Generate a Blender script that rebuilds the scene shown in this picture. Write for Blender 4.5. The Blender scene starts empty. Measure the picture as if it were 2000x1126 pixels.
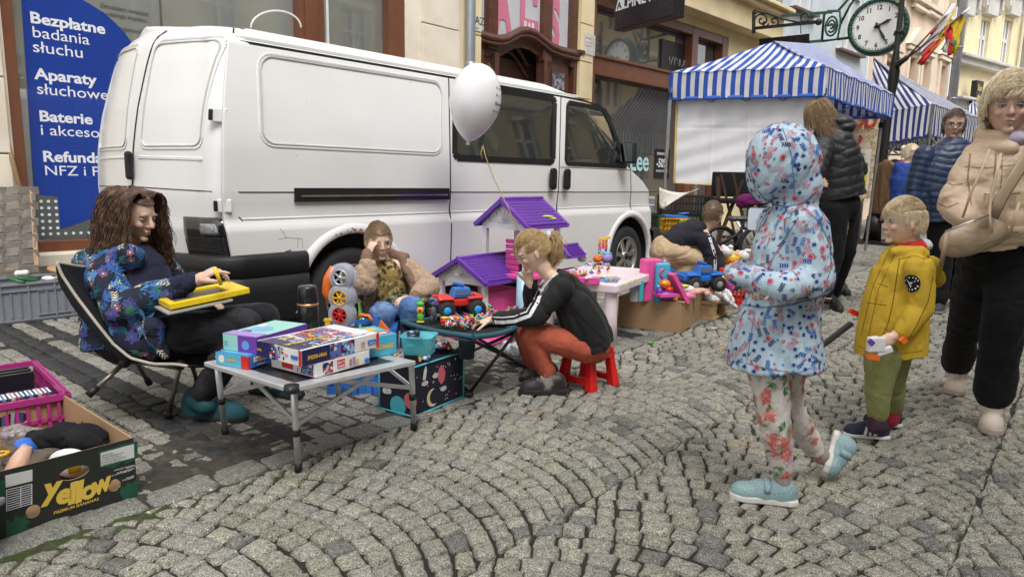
import bpy,bmesh,math,random
import numpy as np
from mathutils import Vector,Matrix,Euler,Quaternion
from mathutils.bvhtree import BVHTree
from math import sin,cos,pi,radians,atan2,sqrt,hypot
random.seed(7);np.random.seed(7)
S=bpy.context.scene
# ---------------------------------------------------------------- camera, world, sun
F,CAMH,PITCH,ROLL=1350.0,1.12,radians(9),radians(1)
cd=bpy.data.cameras.new('camera');cam=bpy.data.objects.new('camera',cd);S.collection.objects.link(cam)
cd.sensor_width=36;cd.lens=F/2000*36;cd.clip_start=0.05;cd.clip_end=2000
RM=(Matrix.Rotation(pi/2-PITCH,4,'X')@Matrix.Rotation(ROLL,4,'Z'))
cam.matrix_world=Matrix.Translation((0,0,CAMH))@RM
S.camera=cam
W=bpy.data.worlds.new('World');S.world=W;W.use_nodes=True
nt=W.node_tree;bg=nt.nodes['Background']
sky=nt.nodes.new('ShaderNodeTexSky');sky.sky_type='NISHITA';sky.sun_disc=False
SUN_EL,SUN_AZ=radians(58),radians(160)
sky.sun_elevation=SUN_EL;sky.sun_rotation=SUN_AZ;sky.air_density=1.0;sky.dust_density=3.0;sky.ozone_density=1.0
hs=nt.nodes.new('ShaderNodeHueSaturation');hs.inputs['Saturation'].default_value=0.22
nt.links.new(sky.outputs[0],hs.inputs['Color']);nt.links.new(hs.outputs[0],bg.inputs[0]);bg.inputs[1].default_value=0.15
sl=bpy.data.lights.new('sun','SUN');so=bpy.data.objects.new('sun',sl);S.collection.objects.link(so)
sl.energy=1.1;sl.angle=radians(30);sl.color=(1,0.98,0.95)
sdir=Vector((sin(SUN_AZ)*cos(SUN_EL),cos(SUN_AZ)*cos(SUN_EL),sin(SUN_EL)))
so.rotation_euler=sdir.to_track_quat('Z','Y').to_euler();so.location=sdir*40
S.view_settings.view_transform='Standard';S.view_settings.look='None'
S.view_settings.exposure=0.80;S.view_settings.gamma=1
S.cycles.max_bounces=6;S.cycles.transparent_max_bounces=12;S.cycles.use_denoising=True
# ---------------------------------------------------------------- survey helpers: from sight lines to places
CP=Vector((0,0,CAMH));RM3=RM.to_3x3()
def ray(px,py):return RM3@Vector(((px-1000)/F,-(py-563)/F,-1))
def gp(px,py,z=0.0):
 d=ray(px,py);return CP+d*((z-CAMH)/d.z)
def at(px,py,Y):
 d=ray(px,py);return CP+d*(Y/d.y)
AL=radians(50)
E1=Vector((cos(AL),sin(AL),0));E2=Vector((sin(AL),-cos(AL),0));O=Vector((1.238,7.30,0))
def st(s,t,z=0.0):return O+E1*s+E2*t+Vector((0,0,z))
def onpl(px,py,P,N):
 d=ray(px,py);return CP+d*((P-CP).dot(N)/d.dot(N))
def frame(o,x,z=(0,0,1)):
 x=Vector(x).normalized();z=Vector(z);y=z.cross(x).normalized();z=x.cross(y)
 m=Matrix((x,y,z)).transposed().to_4x4();m.translation=Vector(o);return m
MST=frame(O,E1)
# ---------------------------------------------------------------- materials
MATS={}
def mat(name,col=(0.5,0.5,0.5),rough=0.6,var=0.12,vs=8.0,bump=0.0,bs=40.0,metal=0.0,spec=0.5,alpha=1.0,trans=0.0,coat=0.0,sub=0.0,col2=None,c2s=3.0,c2t=0.55,rv=0.08,attr=None,sheen=0.0,emit=None,aniso=None):
 if name in MATS:return MATS[name]
 m=bpy.data.materials.new(name);m.use_nodes=True;t=m.node_tree;N_=t.nodes;K=t.links;b=N_['Principled BSDF']
 tc=N_.new('ShaderNodeTexCoord')
 def noise(s,d=4,r=0.55):
  n=N_.new('ShaderNodeTexNoise');n.inputs['Scale'].default_value=s;n.inputs['Detail'].default_value=d
  n.inputs['Roughness'].default_value=r;K.new(tc.outputs['Object'],n.inputs['Vector']);return n
 if attr:
  a=N_.new('ShaderNodeAttribute');a.attribute_name=attr;src=a.outputs['Color']
 else:
  a=N_.new('ShaderNodeRGB');a.outputs[0].default_value=(*col,1);src=a.outputs[0]
 if col2:
  n=noise(c2s,5);r=N_.new('ShaderNodeValToRGB');r.color_ramp.elements[0].position=c2t-.06;r.color_ramp.elements[1].position=c2t+.06
  K.new(n.outputs['Fac'],r.inputs[0]);mx=N_.new('ShaderNodeMix');mx.data_type='RGBA'
  K.new(r.outputs[0],mx.inputs['Factor']);K.new(src,mx.inputs[6]);mx.inputs[7].default_value=(*col2,1);src=mx.outputs[2]
 if var:
  n=noise(vs);mr=N_.new('ShaderNodeMapRange');mr.inputs['From Min'].default_value=.3;mr.inputs['From Max'].default_value=.7
  mr.inputs['To Min'].default_value=1-var;mr.inputs['To Max'].default_value=1+var;K.new(n.outputs['Fac'],mr.inputs[0])
  mm=N_.new('ShaderNodeVectorMath');mm.operation='MULTIPLY';K.new(src,mm.inputs[0]);K.new(mr.outputs[0],mm.inputs[1]);src=mm.outputs[0]
 K.new(src,b.inputs['Base Color'])
 b.inputs['Roughness'].default_value=rough
 if rv:
  n=noise(vs*1.7+2);mr=N_.new('ShaderNodeMapRange');mr.inputs['To Min'].default_value=max(0,rough-rv*2);mr.inputs['To Max'].default_value=min(1,rough+rv*2)
  K.new(n.outputs['Fac'],mr.inputs[0]);K.new(mr.outputs[0],b.inputs['Roughness'])
 b.inputs['Metallic'].default_value=metal;b.inputs['Specular IOR Level'].default_value=spec
 b.inputs['Coat Weight'].default_value=coat;b.inputs['Coat Roughness'].default_value=.08
 b.inputs['Transmission Weight'].default_value=trans;b.inputs['Alpha'].default_value=alpha
 if sub:b.inputs['Subsurface Weight'].default_value=sub;b.inputs['Subsurface Radius'].default_value=(.01,.004,.002)
 if sheen:b.inputs['Sheen Weight'].default_value=sheen
 if emit:b.inputs['Emission Color'].default_value=(*emit,1);b.inputs['Emission Strength'].default_value=1
 if bump:
  n=noise(bs,5,.6);bm=N_.new('ShaderNodeBump');bm.inputs['Strength'].default_value=bump;bm.inputs['Distance'].default_value=.01
  K.new(n.outputs['Fac'],bm.inputs['Height']);K.new(bm.outputs[0],b.inputs['Normal'])
 MATS[name]=m;return m
def plas(name,col,rough=.35,**k):return mat(name,col,rough,var=.05,spec=.5,**k)
def cloth(name,col,bump=.35,bs=90,**k):return mat(name,col,.85,var=.12,vs=14,bump=bump,bs=bs,spec=.15,sheen=.03,**k)
# ---------------------------------------------------------------- mesh builder
_txt={};WM={}
def textmesh(s,bold=0.0,align='LEFT',shear=0.0,sx=1.0,space=1.0):
 k=(s,bold,align,shear,space)
 if k not in _txt:
  c=bpy.data.curves.new('t','FONT');c.body=s;c.size=1;c.offset=bold;c.align_x=align;c.shear=shear;c.resolution_u=3;c.space_character=space
  o=bpy.data.objects.new('t',c);me=bpy.data.meshes.new_from_object(o)
  _txt[k]=([tuple(v.co)for v in me.vertices],[tuple(p.vertices)for p in me.polygons])
  bpy.data.objects.remove(o);bpy.data.curves.remove(c);bpy.data.meshes.remove(me)
 return _txt[k]
class M:
 def __init__(s,m=None,T=None):s.v=[];s.f=[];s.mi=[];s.ms=[];s.cur=0;s.T=T or Matrix();s.sm=[];s.smooth=False;s.use(m)
 def use(s,m):
  if m is None:return s
  if m not in s.ms:s.ms.append(m)
  s.cur=s.ms.index(m);return s
 def add(s,vs,fs,T=None,smooth=None):
  T=s.T@T if T else s.T;b=len(s.v);sm=s.smooth if smooth is None else smooth
  s.v+=[tuple(T@Vector(v))for v in vs]
  for f in fs:s.f.append(tuple(i+b for i in f));s.mi.append(s.cur);s.sm.append(sm)
  return s
 def box(s,c,d,rot=None,taper=1.0,smooth=False):
  x,y,z=[q/2 for q in d];t=taper
  vs=[(-x,-y,-z),(x,-y,-z),(x,y,-z),(-x,y,-z),(-x*t,-y*t,z),(x*t,-y*t,z),(x*t,y*t,z),(-x*t,y*t,z)]
  T=Matrix.Translation(Vector(c))
  if rot is not None:T=T@(rot if isinstance(rot,Matrix)else Euler(rot).to_matrix().to_4x4())
  return s.add(vs,[(3,2,1,0),(4,5,6,7),(0,1,5,4),(1,2,6,5),(2,3,7,6),(3,0,4,7)],T,smooth)
 def bar(s,a,b,w,h=None,up=(0,0,1)):
  a=Vector(a);b=Vector(b);h=h or w;d=b-a;L=d.length
  if abs(d.normalized().dot(Vector(up)))>.98:up=(0,1,0)
  return s.add(*_boxdata(L,w,h),frame((a+b)/2,d,up))
 def rings(s,rs,cap=True,close=True,smooth=True):
  n=len(rs[0]);vs=[p for r in rs for p in r];fs=[]
  for i in range(len(rs)-1):
   for j in range(n if close else n-1):
    k=(j+1)%n;fs.append((i*n+j,i*n+k,(i+1)*n+k,(i+1)*n+j))
  s.add(vs,fs,None,smooth)
  if cap:
   b=len(s.v)-len(vs)
   s.f+=[tuple(b+j for j in reversed(range(n))),tuple(b+(len(rs)-1)*n+j for j in range(n))];s.mi+=[s.cur]*2;s.sm+=[False]*2
  return s
 def tube(s,pts,r,n=10,cap=True,flat=1.0,up=None,smooth=True):
  pts=[Vector(p)for p in pts];rs=r if isinstance(r,(list,tuple))else[r]*len(pts);out=[];prev=None
  for i,p in enumerate(pts):
   d=(pts[min(i+1,len(pts)-1)]-pts[max(i-1,0)])
   d=d.normalized()if d.length>1e-9 else Vector((0,0,1))
   if prev is None:
    u=Vector(up)if up else(Vector((0,0,1))if abs(d.z)<.9 else Vector((1,0,0)))
   else:u=prev
   x=(u-d*u.dot(d)).normalized();y=d.cross(x);prev=x
   out.append([p+(x*cos(2*pi*j/n)+y*sin(2*pi*j/n)*flat)*rs[i]for j in range(n)])
  return s.rings(out,cap,smooth=smooth)
 def cyl(s,a,b,r,r2=None,n=16,smooth=True):return s.tube([a,b],[r,r if r2 is None else r2],n,smooth=smooth)
 def lathe(s,prof,T=None,n=24,smooth=True,cap=False,arc=2*pi):
  m=n if arc>6.28 else n+1
  vs=[(r*cos(arc*j/n),r*sin(arc*j/n),z)for r,z in prof for j in range(m)];fs=[]
  for i in range(len(prof)-1):
   for j in range(n):
    k=(j+1)%m;fs.append((i*m+j,i*m+k,(i+1)*m+k,(i+1)*m+j))
  if cap:fs+=[tuple(reversed(range(n))),tuple((len(prof)-1)*n+j for j in range(n))]
  return s.add(vs,fs,T,smooth)
 def ell(s,c,r,rot=None,n=16,m=10,smooth=True):
  r=(r,r,r)if not hasattr(r,'__len__')else r
  T=Matrix.Translation(Vector(c))
  if rot is not None:T=T@(rot if isinstance(rot,Matrix)else Euler(rot).to_matrix().to_4x4())
  T=T@Matrix.Diagonal((*r,1));vs=[(0,0,-1)];fs=[]
  for i in range(1,m):
   a=-pi/2+pi*i/m
   vs+=[(cos(a)*cos(2*pi*j/n),cos(a)*sin(2*pi*j/n),sin(a))for j in range(n)]
  vs.append((0,0,1));e=len(vs)-1
  for j in range(n):
   k=(j+1)%n;fs.append((0,1+k,1+j));fs.append((e,e-n+j,e-n+k))
   for i in range(m-2):a=1+i*n;fs.append((a+j,a+k,a+n+k,a+n+j))
  return s.add(vs,fs,T,smooth)
 def prism(s,poly,h,T=None,smooth=False):
  n=len(poly);A=sum(poly[i][0]*poly[(i+1)%n][1]-poly[(i+1)%n][0]*poly[i][1]for i in range(n))
  if(A<0)!=(h<0):poly=poly[::-1]
  vs=[(x,y,0)for x,y in poly]+[(x,y,h)for x,y in poly]
  fs=[tuple(reversed(range(n))),tuple(range(n,2*n))]+[(i,(i+1)%n,n+(i+1)%n,n+i)for i in range(n)]
  return s.add(vs,fs,T,smooth)
 def poly(s,pts,T=None):return s.add(pts,[tuple(range(len(pts)))],T,False)
 def grid(s,fn,nu,nv,smooth=True,T=None):
  vs=[fn(i/nu,j/nv)for i in range(nu+1)for j in range(nv+1)]
  fs=[(i*(nv+1)+j,(i+1)*(nv+1)+j,(i+1)*(nv+1)+j+1,i*(nv+1)+j+1)for i in range(nu)for j in range(nv)]
  return s.add(vs,fs,T,smooth)
 def text(s,t,size,T,depth=0.0,bold=0.0,align='LEFT',sx=1.0,shear=0.0,space=1.0):
  vs,fs=textmesh(t,bold,align,shear,space=space)
  return s.add([(x*size*sx,y*size,depth)for x,y,z in vs],fs,T,False)
 def build(s,name,parent=None,bevel=0.0,seg=2,solid=0.0,sub=0,auto=None,loc=None):
  me=bpy.data.meshes.new(name);vs=s.v
  o=bpy.data.objects.new(name,me);S.collection.objects.link(o)
  base=None
  if parent is not None:
   o.parent=parent;WM[o.name]=WM[parent.name];inv=WM[parent.name].inverted();vs=[tuple(inv@Vector(v))for v in vs]
  elif loc is not None:
   o.location=loc;WM[o.name]=o.matrix_world=Matrix.Translation(Vector(loc));inv=Matrix.Translation(-Vector(loc));vs=[tuple(inv@Vector(v))for v in vs]
  if o.name not in WM:WM[o.name]=Matrix()
  me.from_pydata(vs,[],s.f)
  for m in s.ms:me.materials.append(m)
  me.polygons.foreach_set('material_index',s.mi);me.polygons.foreach_set('use_smooth',s.sm);me.update()
  if sub:md=o.modifiers.new('s','SUBSURF');md.levels=md.render_levels=sub
  if solid:md=o.modifiers.new('t','SOLIDIFY');md.thickness=solid;md.offset=0
  if bevel:md=o.modifiers.new('b','BEVEL');md.width=bevel;md.segments=seg;md.limit_method='ANGLE';md.angle_limit=radians(35)
  return o
def _boxdata(L,w,h):
 x,y,z=L/2,w/2,h/2
 return[(-x,-y,-z),(x,-y,-z),(x,y,-z),(-x,y,-z),(-x,-y,z),(x,-y,z),(x,y,z),(-x,y,z)],[(3,2,1,0),(4,5,6,7),(0,1,5,4),(1,2,6,5),(2,3,7,6),(3,0,4,7)]
def tag(o,label,cat,group=None):
 o['label']=label;o['category']=cat
 if group:o['group']=group
 return o
def thing(name,label,cat,T,group=None):
 o=bpy.data.objects.new(name,None);S.collection.objects.link(o);o.empty_display_size=.1
 if not isinstance(T,Matrix):T=Matrix.Translation(Vector(T))
 o.matrix_world=T;WM[o.name]=T.copy()
 return tag(o,label,cat,group)
def dup(root,T,label=None,group=None):
 def cp(o,p):
  c=o.copy();S.collection.objects.link(c);c.parent=p
  for ch in list(o.children):cp(ch,c)
  return c
 r=cp(root,None);r.matrix_world=T if isinstance(T,Matrix)else Matrix.Translation(Vector(T))
 if label:r['label']=label
 if group:r['group']=group
 return r
def rrect(w,h,r,n=5,cx=0,cy=0):
 P=[]
 for(x,y,a)in((w/2-r,h/2-r,0),(-w/2+r,h/2-r,90),(-w/2+r,-h/2+r,180),(w/2-r,-h/2+r,270)):
  P+=[(cx+x+r*cos(radians(a+90*i/n)),cy+y+r*sin(radians(a+90*i/n)))for i in range(n+1)]
 return P
A=at
# ---------------------------------------------------------------- figures: closed shapes fused into one skin
def V3(*a):return Vector(a)
def cap(m,a,b,ra,rb,n=14):
 a=Vector(a);b=Vector(b);d=(b-a);L=d.length;d=d/L if L>1e-6 else Vector((0,0,1));pts=[];rr=[]
 for k in(80,60,35,0):t=radians(k);pts.append(a-d*ra*sin(t));rr.append(ra*cos(t))
 for k in(0,35,60,80):t=radians(k);pts.append(b+d*rb*sin(t));rr.append(rb*cos(t))
 return m.tube(pts,rr,n)
def chain(m,pts,rs):
 for i in range(len(pts)-1):cap(m,pts[i],pts[i+1],rs[i],rs[i+1])
def loft(m,secs,side,n=20):
 side=Vector(side).normalized();rs=[]
 for i,(c,w,dp)in enumerate(secs):
  a=Vector(secs[max(0,i-1)][0]);b=Vector(secs[min(len(secs)-1,i+1)][0]);up=(b-a).normalized()
  sx=(side-up*side.dot(up)).normalized();fy=up.cross(sx)
  rs.append([Vector(c)+sx*w*cos(2*pi*j/n)+fy*dp*(abs(sin(2*pi*j/n))**.85)*(1 if sin(2*pi*j/n)>0 else-1)for j in range(n)])
 m.rings(rs,True)
def fuse(m,voxel,smooth=4,fac=.5):
 me=bpy.data.meshes.new('f');me.from_pydata(m.v,[],m.f);o=bpy.data.objects.new('f',me);S.collection.objects.link(o)
 r=o.modifiers.new('r','REMESH');r.mode='VOXEL';r.voxel_size=voxel
 if smooth:q=o.modifiers.new('s','SMOOTH');q.iterations=smooth;q.factor=fac
 dg=bpy.context.evaluated_depsgraph_get();e=bpy.data.meshes.new_from_object(o.evaluated_get(dg),depsgraph=dg)
 co=np.empty(len(e.vertices)*3);e.vertices.foreach_get('co',co);fs=[tuple(p.vertices)for p in e.polygons]
 bpy.data.objects.remove(o);bpy.data.meshes.remove(me);bpy.data.meshes.remove(e);return co.reshape(-1,3),fs
def normals(co,fs):
 F_=np.array([f if len(f)==4 else(*f,f[-1])for f in fs]);n=np.cross(co[F_[:,2]]-co[F_[:,0]],co[F_[:,3]]-co[F_[:,1]]);N_=np.zeros_like(co)
 for k in range(4):np.add.at(N_,F_[:,k],n)
 return N_/np.maximum(np.linalg.norm(N_,axis=1,keepdims=True),1e-12)
def snoise(p,seed,k):
 r=np.random.RandomState(seed);q=p*k;s=0
 for i in range(4):
  a,b=r.normal(size=3),r.normal(size=3);s=s+np.sin(q@a+1.9*np.sin(q@b*.7+r.rand()*6)+r.rand()*6)
 return s/4
def folds(co,fs,amp,k,seed=1,ax=None,st_=1.0):
 n=normals(co,fs);p=co.copy()
 if ax is not None:
  a=np.array(Vector(ax).normalized());p=p-np.outer(p@a,a)*(1-1/max(st_,1e-6))
 a_,b_,c_=snoise(p,seed,k*.75),snoise(p,seed+7,k*1.5),snoise(p,seed+3,k*3);h=.9*b_-1.5*np.exp(-(a_/.10)**2)-.7*np.exp(-(b_/.09)**2)+.35*c_-.55*np.exp(-(c_/.10)**2)+.5;return co+n*(amp*h)[:,None]
def quilt(co,fs,bones,pitch,amp,wob=.0):
 n=normals(co,fs);best=np.full(len(co),1e9);val=np.zeros(len(co));acc=0
 for(a,b)in bones:
  a=np.array(a,float);b=np.array(b,float);d=b-a;L=np.linalg.norm(d);t=np.clip(((co-a)@d)/L**2,0,1);q=a+t[:,None]*d;ds=np.linalg.norm(co-q,axis=1)
  s_=((co-a)@d)/L;u=ds<best;best[u]=ds[u];val[u]=s_[u]+acc;acc+=0
 if wob:val=val+wob*snoise(co,5,6)
 h=np.abs(np.sin(pi*val/pitch))**.6;h2=.5*np.abs(snoise(co,17,30))+.5*np.abs(snoise(co,18,55));return co+n*(amp*(h-.55)-amp*.45*h2)[:,None]
def put(m,co,fs,material=None):
 m.use(material);b=len(m.v);m.v+=[tuple(c)for c in co];m.f+=[tuple(i+b for i in f)for f in fs];m.mi+=[m.cur]*len(fs);m.sm+=[True]*len(fs)
def garment(name,parent,m,material,voxel=.010,smooth=5,fold=(.006,9),seed=1,ax=None,st_=1.0,quilted=None,post=None,build=True,gran=None):
 co,fs=fuse(m,voxel,smooth)
 if fold:co=folds(co,fs,fold[0],fold[1],seed,ax,st_)
 if quilted:co=quilt(co,fs,*quilted)
 if gran:co=co+normals(co,fs)*(gran[0]*np.abs(snoise(co,3,gran[1])))[:,None]
 if post:co=post(co,fs)
 g=M(material);put(g,co,fs)
 return(g.build(name,parent),co,fs)if build else(g,co,fs)
def bvh(co,fs):return BVHTree.FromPolygons([tuple(c)for c in co],fs)
def decal(m,tree,c,nrm,up,polys,off=.0012):
 c=Vector(c);nrm=Vector(nrm).normalized();up=Vector(up);r=up.cross(nrm).normalized();u=nrm.cross(r)
 for mt,P,lay in polys:
  pts=[]
  for x,y in P:
   q=c+r*x+u*y;hit=tree.find_nearest(q)
   if hit[0]is None:return
   pts.append(tuple(hit[0]+hit[1]*(off+lay*.0007)))
  if len(P)>=14:
   cxy=(sum(p[0]for p in P)/len(P),sum(p[1]for p in P)/len(P));n=len(P);m.use(mt);b=len(m.v);al=[]
   for f in(1,.75,.5,.25,.01):
    for x,y in P:
     q_=c+r*(cxy[0]+(x-cxy[0])*f)+u*(cxy[1]+(y-cxy[1])*f);h_=tree.find_nearest(q_);al.append(tuple(h_[0]+nrm*(off+lay*.0012)))
   m.v+=al
   for k_ in range(4):
    for j_ in range(n):m.f.append((b+k_*n+j_,b+k_*n+(j_+1)%n,b+(k_+1)*n+(j_+1)%n,b+(k_+1)*n+j_));m.mi.append(m.cur);m.sm.append(True)
   continue
  m.use(mt);b=len(m.v);m.v+=pts;m.f.append(tuple(range(b,b+len(pts))));m.mi.append(m.cur);m.sm.append(False)
def onsurf(tr,px,py):
 h=tr.ray_cast(CP,ray(px,py).normalized());return h[0]if h[0]is not None else None
def seam(g,tr,mt,path,w=.0028,off=.0014,n=7):
 P=[]
 for(a,b),(c,d)in zip(path[:-1],path[1:]):
  for k in range(n):
   x,y=a+(c-a)*k/n,b+(d-b)*k/n;h=tr.ray_cast(CP,ray(x,y).normalized())
   if h[0]is not None:P.append((h[0],h[1]))
 g.use(mt);L=[]
 for i,(p,nn)in enumerate(P):
  d=P[min(i+1,len(P)-1)][0]-P[max(i-1,0)][0]
  if d.length<1e-6 or d.length>.2:continue
  v=d.normalized().cross(nn).normalized()*w;L.append((p+v+nn*off,p-v+nn*off))
 if len(L)>1:g.add([tuple(q)for r in L for q in r],[(2*i,2*i+1,2*i+3,2*i+2)for i in range(len(L)-1)],None,False)
def leafp(x,y,L,w,a):
 P=[(0,0),(.25,.5),(.6,.45),(1,0),(.6,-.45),(.25,-.5)];return[(x+(px*cos(a)*L-py*w*sin(a)),y+(px*sin(a)*L+py*w*cos(a)))for px,py in P]
def flowerp(x,y,r,n,a0=0,inner=.45):return[(x+(r if k%2 else r*inner)*cos(a0+pi*k/n),y+(r if k%2 else r*inner)*sin(a0+pi*k/n))for k in range(2*n)]
def dotp(x,y,r,n=7):return[(x+r*cos(2*pi*k/n),y+r*sin(2*pi*k/n))for k in range(n)]
def scatter_print(m,co,fs,n,motif,seed=0,view=True,zmin=-9,zmax=9,filt=None,mind=0.0):
 rng=random.Random(seed);tree=bvh(co,fs);N_=normals(co,fs);cnt=0;tries=0;done=[]
 while cnt<n and tries<n*12:
  tries+=1;i=rng.randrange(len(co));p=Vector(co[i]);nn=Vector(N_[i])
  if not(zmin<p.z<zmax):continue
  if view and nn.dot(CP-p)<-.35*(CP-p).length:continue
  if filt and not filt(p,nn):continue
  if mind and any((p-q).length<mind for q in done):continue
  done.append(p);a=rng.uniform(0,6.28);up=Vector((sin(a),.1,cos(a)))
  if abs(up.normalized().dot(nn))>.95:up=Vector((1,0,.3))
  decal(m,tree,p,nn,up,motif(rng));cnt+=1
skinm=mat('skin',(.6,.4,.3),.5,var=.05,vs=30,attr='Col',sub=.12,bump=.12,bs=220,spec=.4)
eyew=mat('eye_white',(.45,.43,.42),.15,var=0,spec=.6);irism=mat('iris',(.05,.06,.07),.1,var=0,spec=.8);browm={}
def head_shape(m,T,s,wide=1.0,jaw=1.0,child=0.0):
 """T: local x forward, y left, z up, origin at the head centre; s=1 gives a 0.235 m tall head"""
 H_=.1175*s;Lx=.100*s;Wy=.078*s*wide
 n,k=36,26;vs=[(0,0,-1)]
 def dfm(x,y,z):
  X,Y,Z=x,y,z
  if z<0:t=-z;Y*=1-(.30-.08*child)*t**1.4;X=X*(1-.50*t**1.2)if x<0 else X*(1-.10*t)
  else:Y*=1+.04*z;
  if x>.3:X=.3+(x-.3)*.86
  if x>0 and-.98<z<-.35:X+=.06*jaw*(-z)
  if child and z>0:X*=1.04;Y*=1.03
  return(X*Lx,Y*Wy,Z*H_)
 vs=[dfm(0,0,-1)]
 for i in range(1,k):
  a=-pi/2+pi*i/k;vs+=[dfm(cos(a)*cos(2*pi*j/n),cos(a)*sin(2*pi*j/n),sin(a))for j in range(n)]
 vs.append(dfm(0,0,1));fs=[];e=len(vs)-1
 for j in range(n):
  q=(j+1)%n;fs+=[(0,1+q,1+j),(e,e-n+j,e-n+q)]
  for i in range(k-2):a=1+i*n;fs.append((a+j,a+q,a+n+q,a+n+j))
 m.add(vs,fs,T,True)
 fx=Lx*.90;ns=1-.35*child
 q=lambda x,y,z:T@Vector((x*s,y*s,z*s))
 cap(m,q(.088,0,.008),q(.088+.017*ns,0,-.026),.008*s,.0115*s*(1-.15*child));
 for sg in(-1,1):
  cap(m,q(.088,.008*sg,-.030),q(.094,.010*sg,-.031),.0075*s,.0065*s)
  m.ell(q(.082,.030*sg,.022),(.014*s,.020*s,.0075*s),T.to_3x3().to_4x4())
  m.ell(q(.064,.037*sg,-.026),(.022*s,.020*s,.020*s),T.to_3x3().to_4x4())
  m.ell(q(-.004,.079*wide*sg,-.010),(.017*s,.007*s,.029*s),T.to_3x3().to_4x4()@Euler((0,-.2,sg*.45)).to_matrix().to_4x4())
  m.ell(q(.002,.076*wide*sg,-.030),(.010*s,.006*s,.012*s),T.to_3x3().to_4x4())
 m.ell(q(.086,0,-.056),(.011*s,.018*s,.007*s),T.to_3x3().to_4x4());m.ell(q(.085,0,-.067),(.010*s,.016*s,.007*s),T.to_3x3().to_4x4())
 m.ell(q(.071,0,-.095),(.016*s,.021*s,.014*s),T.to_3x3().to_4x4())
def head_paint(co,col,T,s,skin,brow,lips,cheek=(.62,.28,.22),child=0):
 """sink the eye sockets and colour lips, cheeks and brows"""
 L=(co-np.array(T.translation))@np.array(T.to_3x3());L=L/s;near=np.linalg.norm(L,axis=1)<.19;X=np.array(T.to_3x3().col[0])
 def ga(cx,cy,cz,rx,ry,rz):return np.exp(-(((L[:,0]-cx)/rx)**2+((L[:,1]-cy)/ry)**2+((L[:,2]-cz)/rz)**2))
 for sg in(-1,1):
  co-=np.outer(ga(.088,.031*sg,.002,.03,.019,.013)*.0075*s*near,X)
 co-=np.outer(ga(.098,0,-.0615,.03,.019,.0028)*.0030*s*near,X)
 co-=np.outer(ga(.09,0,-.079,.03,.02,.007)*.003*s*near,X)
 def blend(w,c):
  w=np.clip(w,0,1)[:,None]*near[:,None];col[:]=col*(1-w)+np.array(c)*w
 blend(ga(.1,0,-.0615,.04,.018,.0075)*1.0,lips)
 for sg in(-1,1):
  blend(ga(.07,.042*sg,-.032,.05,.026,.022)*.38,cheek);blend(ga(.095,.031*sg,.026,.04,.019,.0048)*1.1*(.6 if child else.85),brow)
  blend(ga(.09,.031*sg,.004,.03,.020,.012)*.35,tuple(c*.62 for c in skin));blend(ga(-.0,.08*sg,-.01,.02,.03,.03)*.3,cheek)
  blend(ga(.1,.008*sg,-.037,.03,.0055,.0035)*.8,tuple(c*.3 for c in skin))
 blend(ga(.11,0,-.03,.03,.014,.014)*.25,cheek)
def eyes(m,T,s,wide=1.0,open_=1.0,skin=None):
 for sg in(-1,1):
  c=T@Vector((.0735*s,.031*s*sg,.003*s));m.use(eyew);m.ell(c,(.0135*s,.0150*s,.0125*s*(.6+.4*open_)),T.to_3x3().to_4x4())
  f=(T.to_3x3()@Vector((1,0,-.12*(2-open_)))).normalized();m.use(irism);m.ell(c+f*.0098*s,(.0045*s,.0062*s,.0062*s),T.to_3x3().to_4x4())
  m.use(irism);m.tube([T@Vector((x*s,(.031*sg+y*sg)*s,z*s))for x,y,z in((.0815,-.0165,.001),(.0875,-.007,.0085*open_),(.0875,.006,.0088*open_),(.078,.0175,.003))],[.0009*s,.0019*s,.0021*s,.0009*s],6)
def hand(m,w,d,nrm,s=1.0,side=1,curl=(.3,.4,.4),spread=.10,thumb=(.7,.3),fing=None):
 """w wrist, d towards the fingertips, nrm out of the back of the hand; side=+1 puts the thumb on d x nrm side"""
 d=Vector(d).normalized();nrm=Vector(nrm);nrm=(nrm-d*nrm.dot(d)).normalized();lat=d.cross(nrm)*side;k=s*.094
 R3=Matrix((d,lat,nrm)).transposed().to_4x4();cap(m,w-d*.02*s,w+d*.02*s,.024*s,.025*s)
 m.ell(w+d*.048*s,(.052*s,.040*s,.0165*s),R3,14,10);m.ell(w+d*.070*s,(.026*s,.041*s,.0135*s),R3,14,10)
 for i,(o_,L,r)in enumerate(((.030,.93,.0092),(.0105,1.03,.0095),(-.010,.97,.0090),(-.029,.78,.0080))):
  p=w+d*(.082-abs(o_-.005)*.25)*s+lat*o_*s;a=0.0;dirv=(d+lat*(o_/.03)*spread).normalized();cu=(fing[i]if fing else curl)
  pts=[p-d*.02*s,p];lens=(.040*L,.026*L,.020*L)
  for ln,c_ in zip(lens,cu):a+=c_;pts.append(pts[-1]+(dirv*cos(a)-nrm*sin(a))*ln*s)
  rs=[r*s*f for f in(1,1.0,.93,.85,.68)]
  for j in range(len(pts)-1):cap(m,pts[j],pts[j+1],rs[j],rs[j+1],8)
 t0=w+d*.022*s+lat*.026*s-nrm*.004*s;td=(d*cos(thumb[0])+lat*sin(thumb[0])-nrm*.35).normalized();t1=t0+td*.040*s;td2=(td+d*thumb[1]-nrm*thumb[1]*.6).normalized();t2=t1+td2*.032*s;t3=t2+td2*.022*s
 cap(m,t0,t1,.0145*s,.0115*s,8);cap(m,t1,t2,.0112*s,.0098*s,8);cap(m,t2,t3,.0096*s,.0072*s,8)
def hdir(yaw,pitch=0,roll=0,at_=(0,0,0)):
 T=Matrix.Rotation(radians(yaw),4,'Z')@Matrix.Rotation(radians(pitch),4,'Y')@Matrix.Rotation(radians(roll),4,'X');T.translation=Vector(at_);return T
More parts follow.
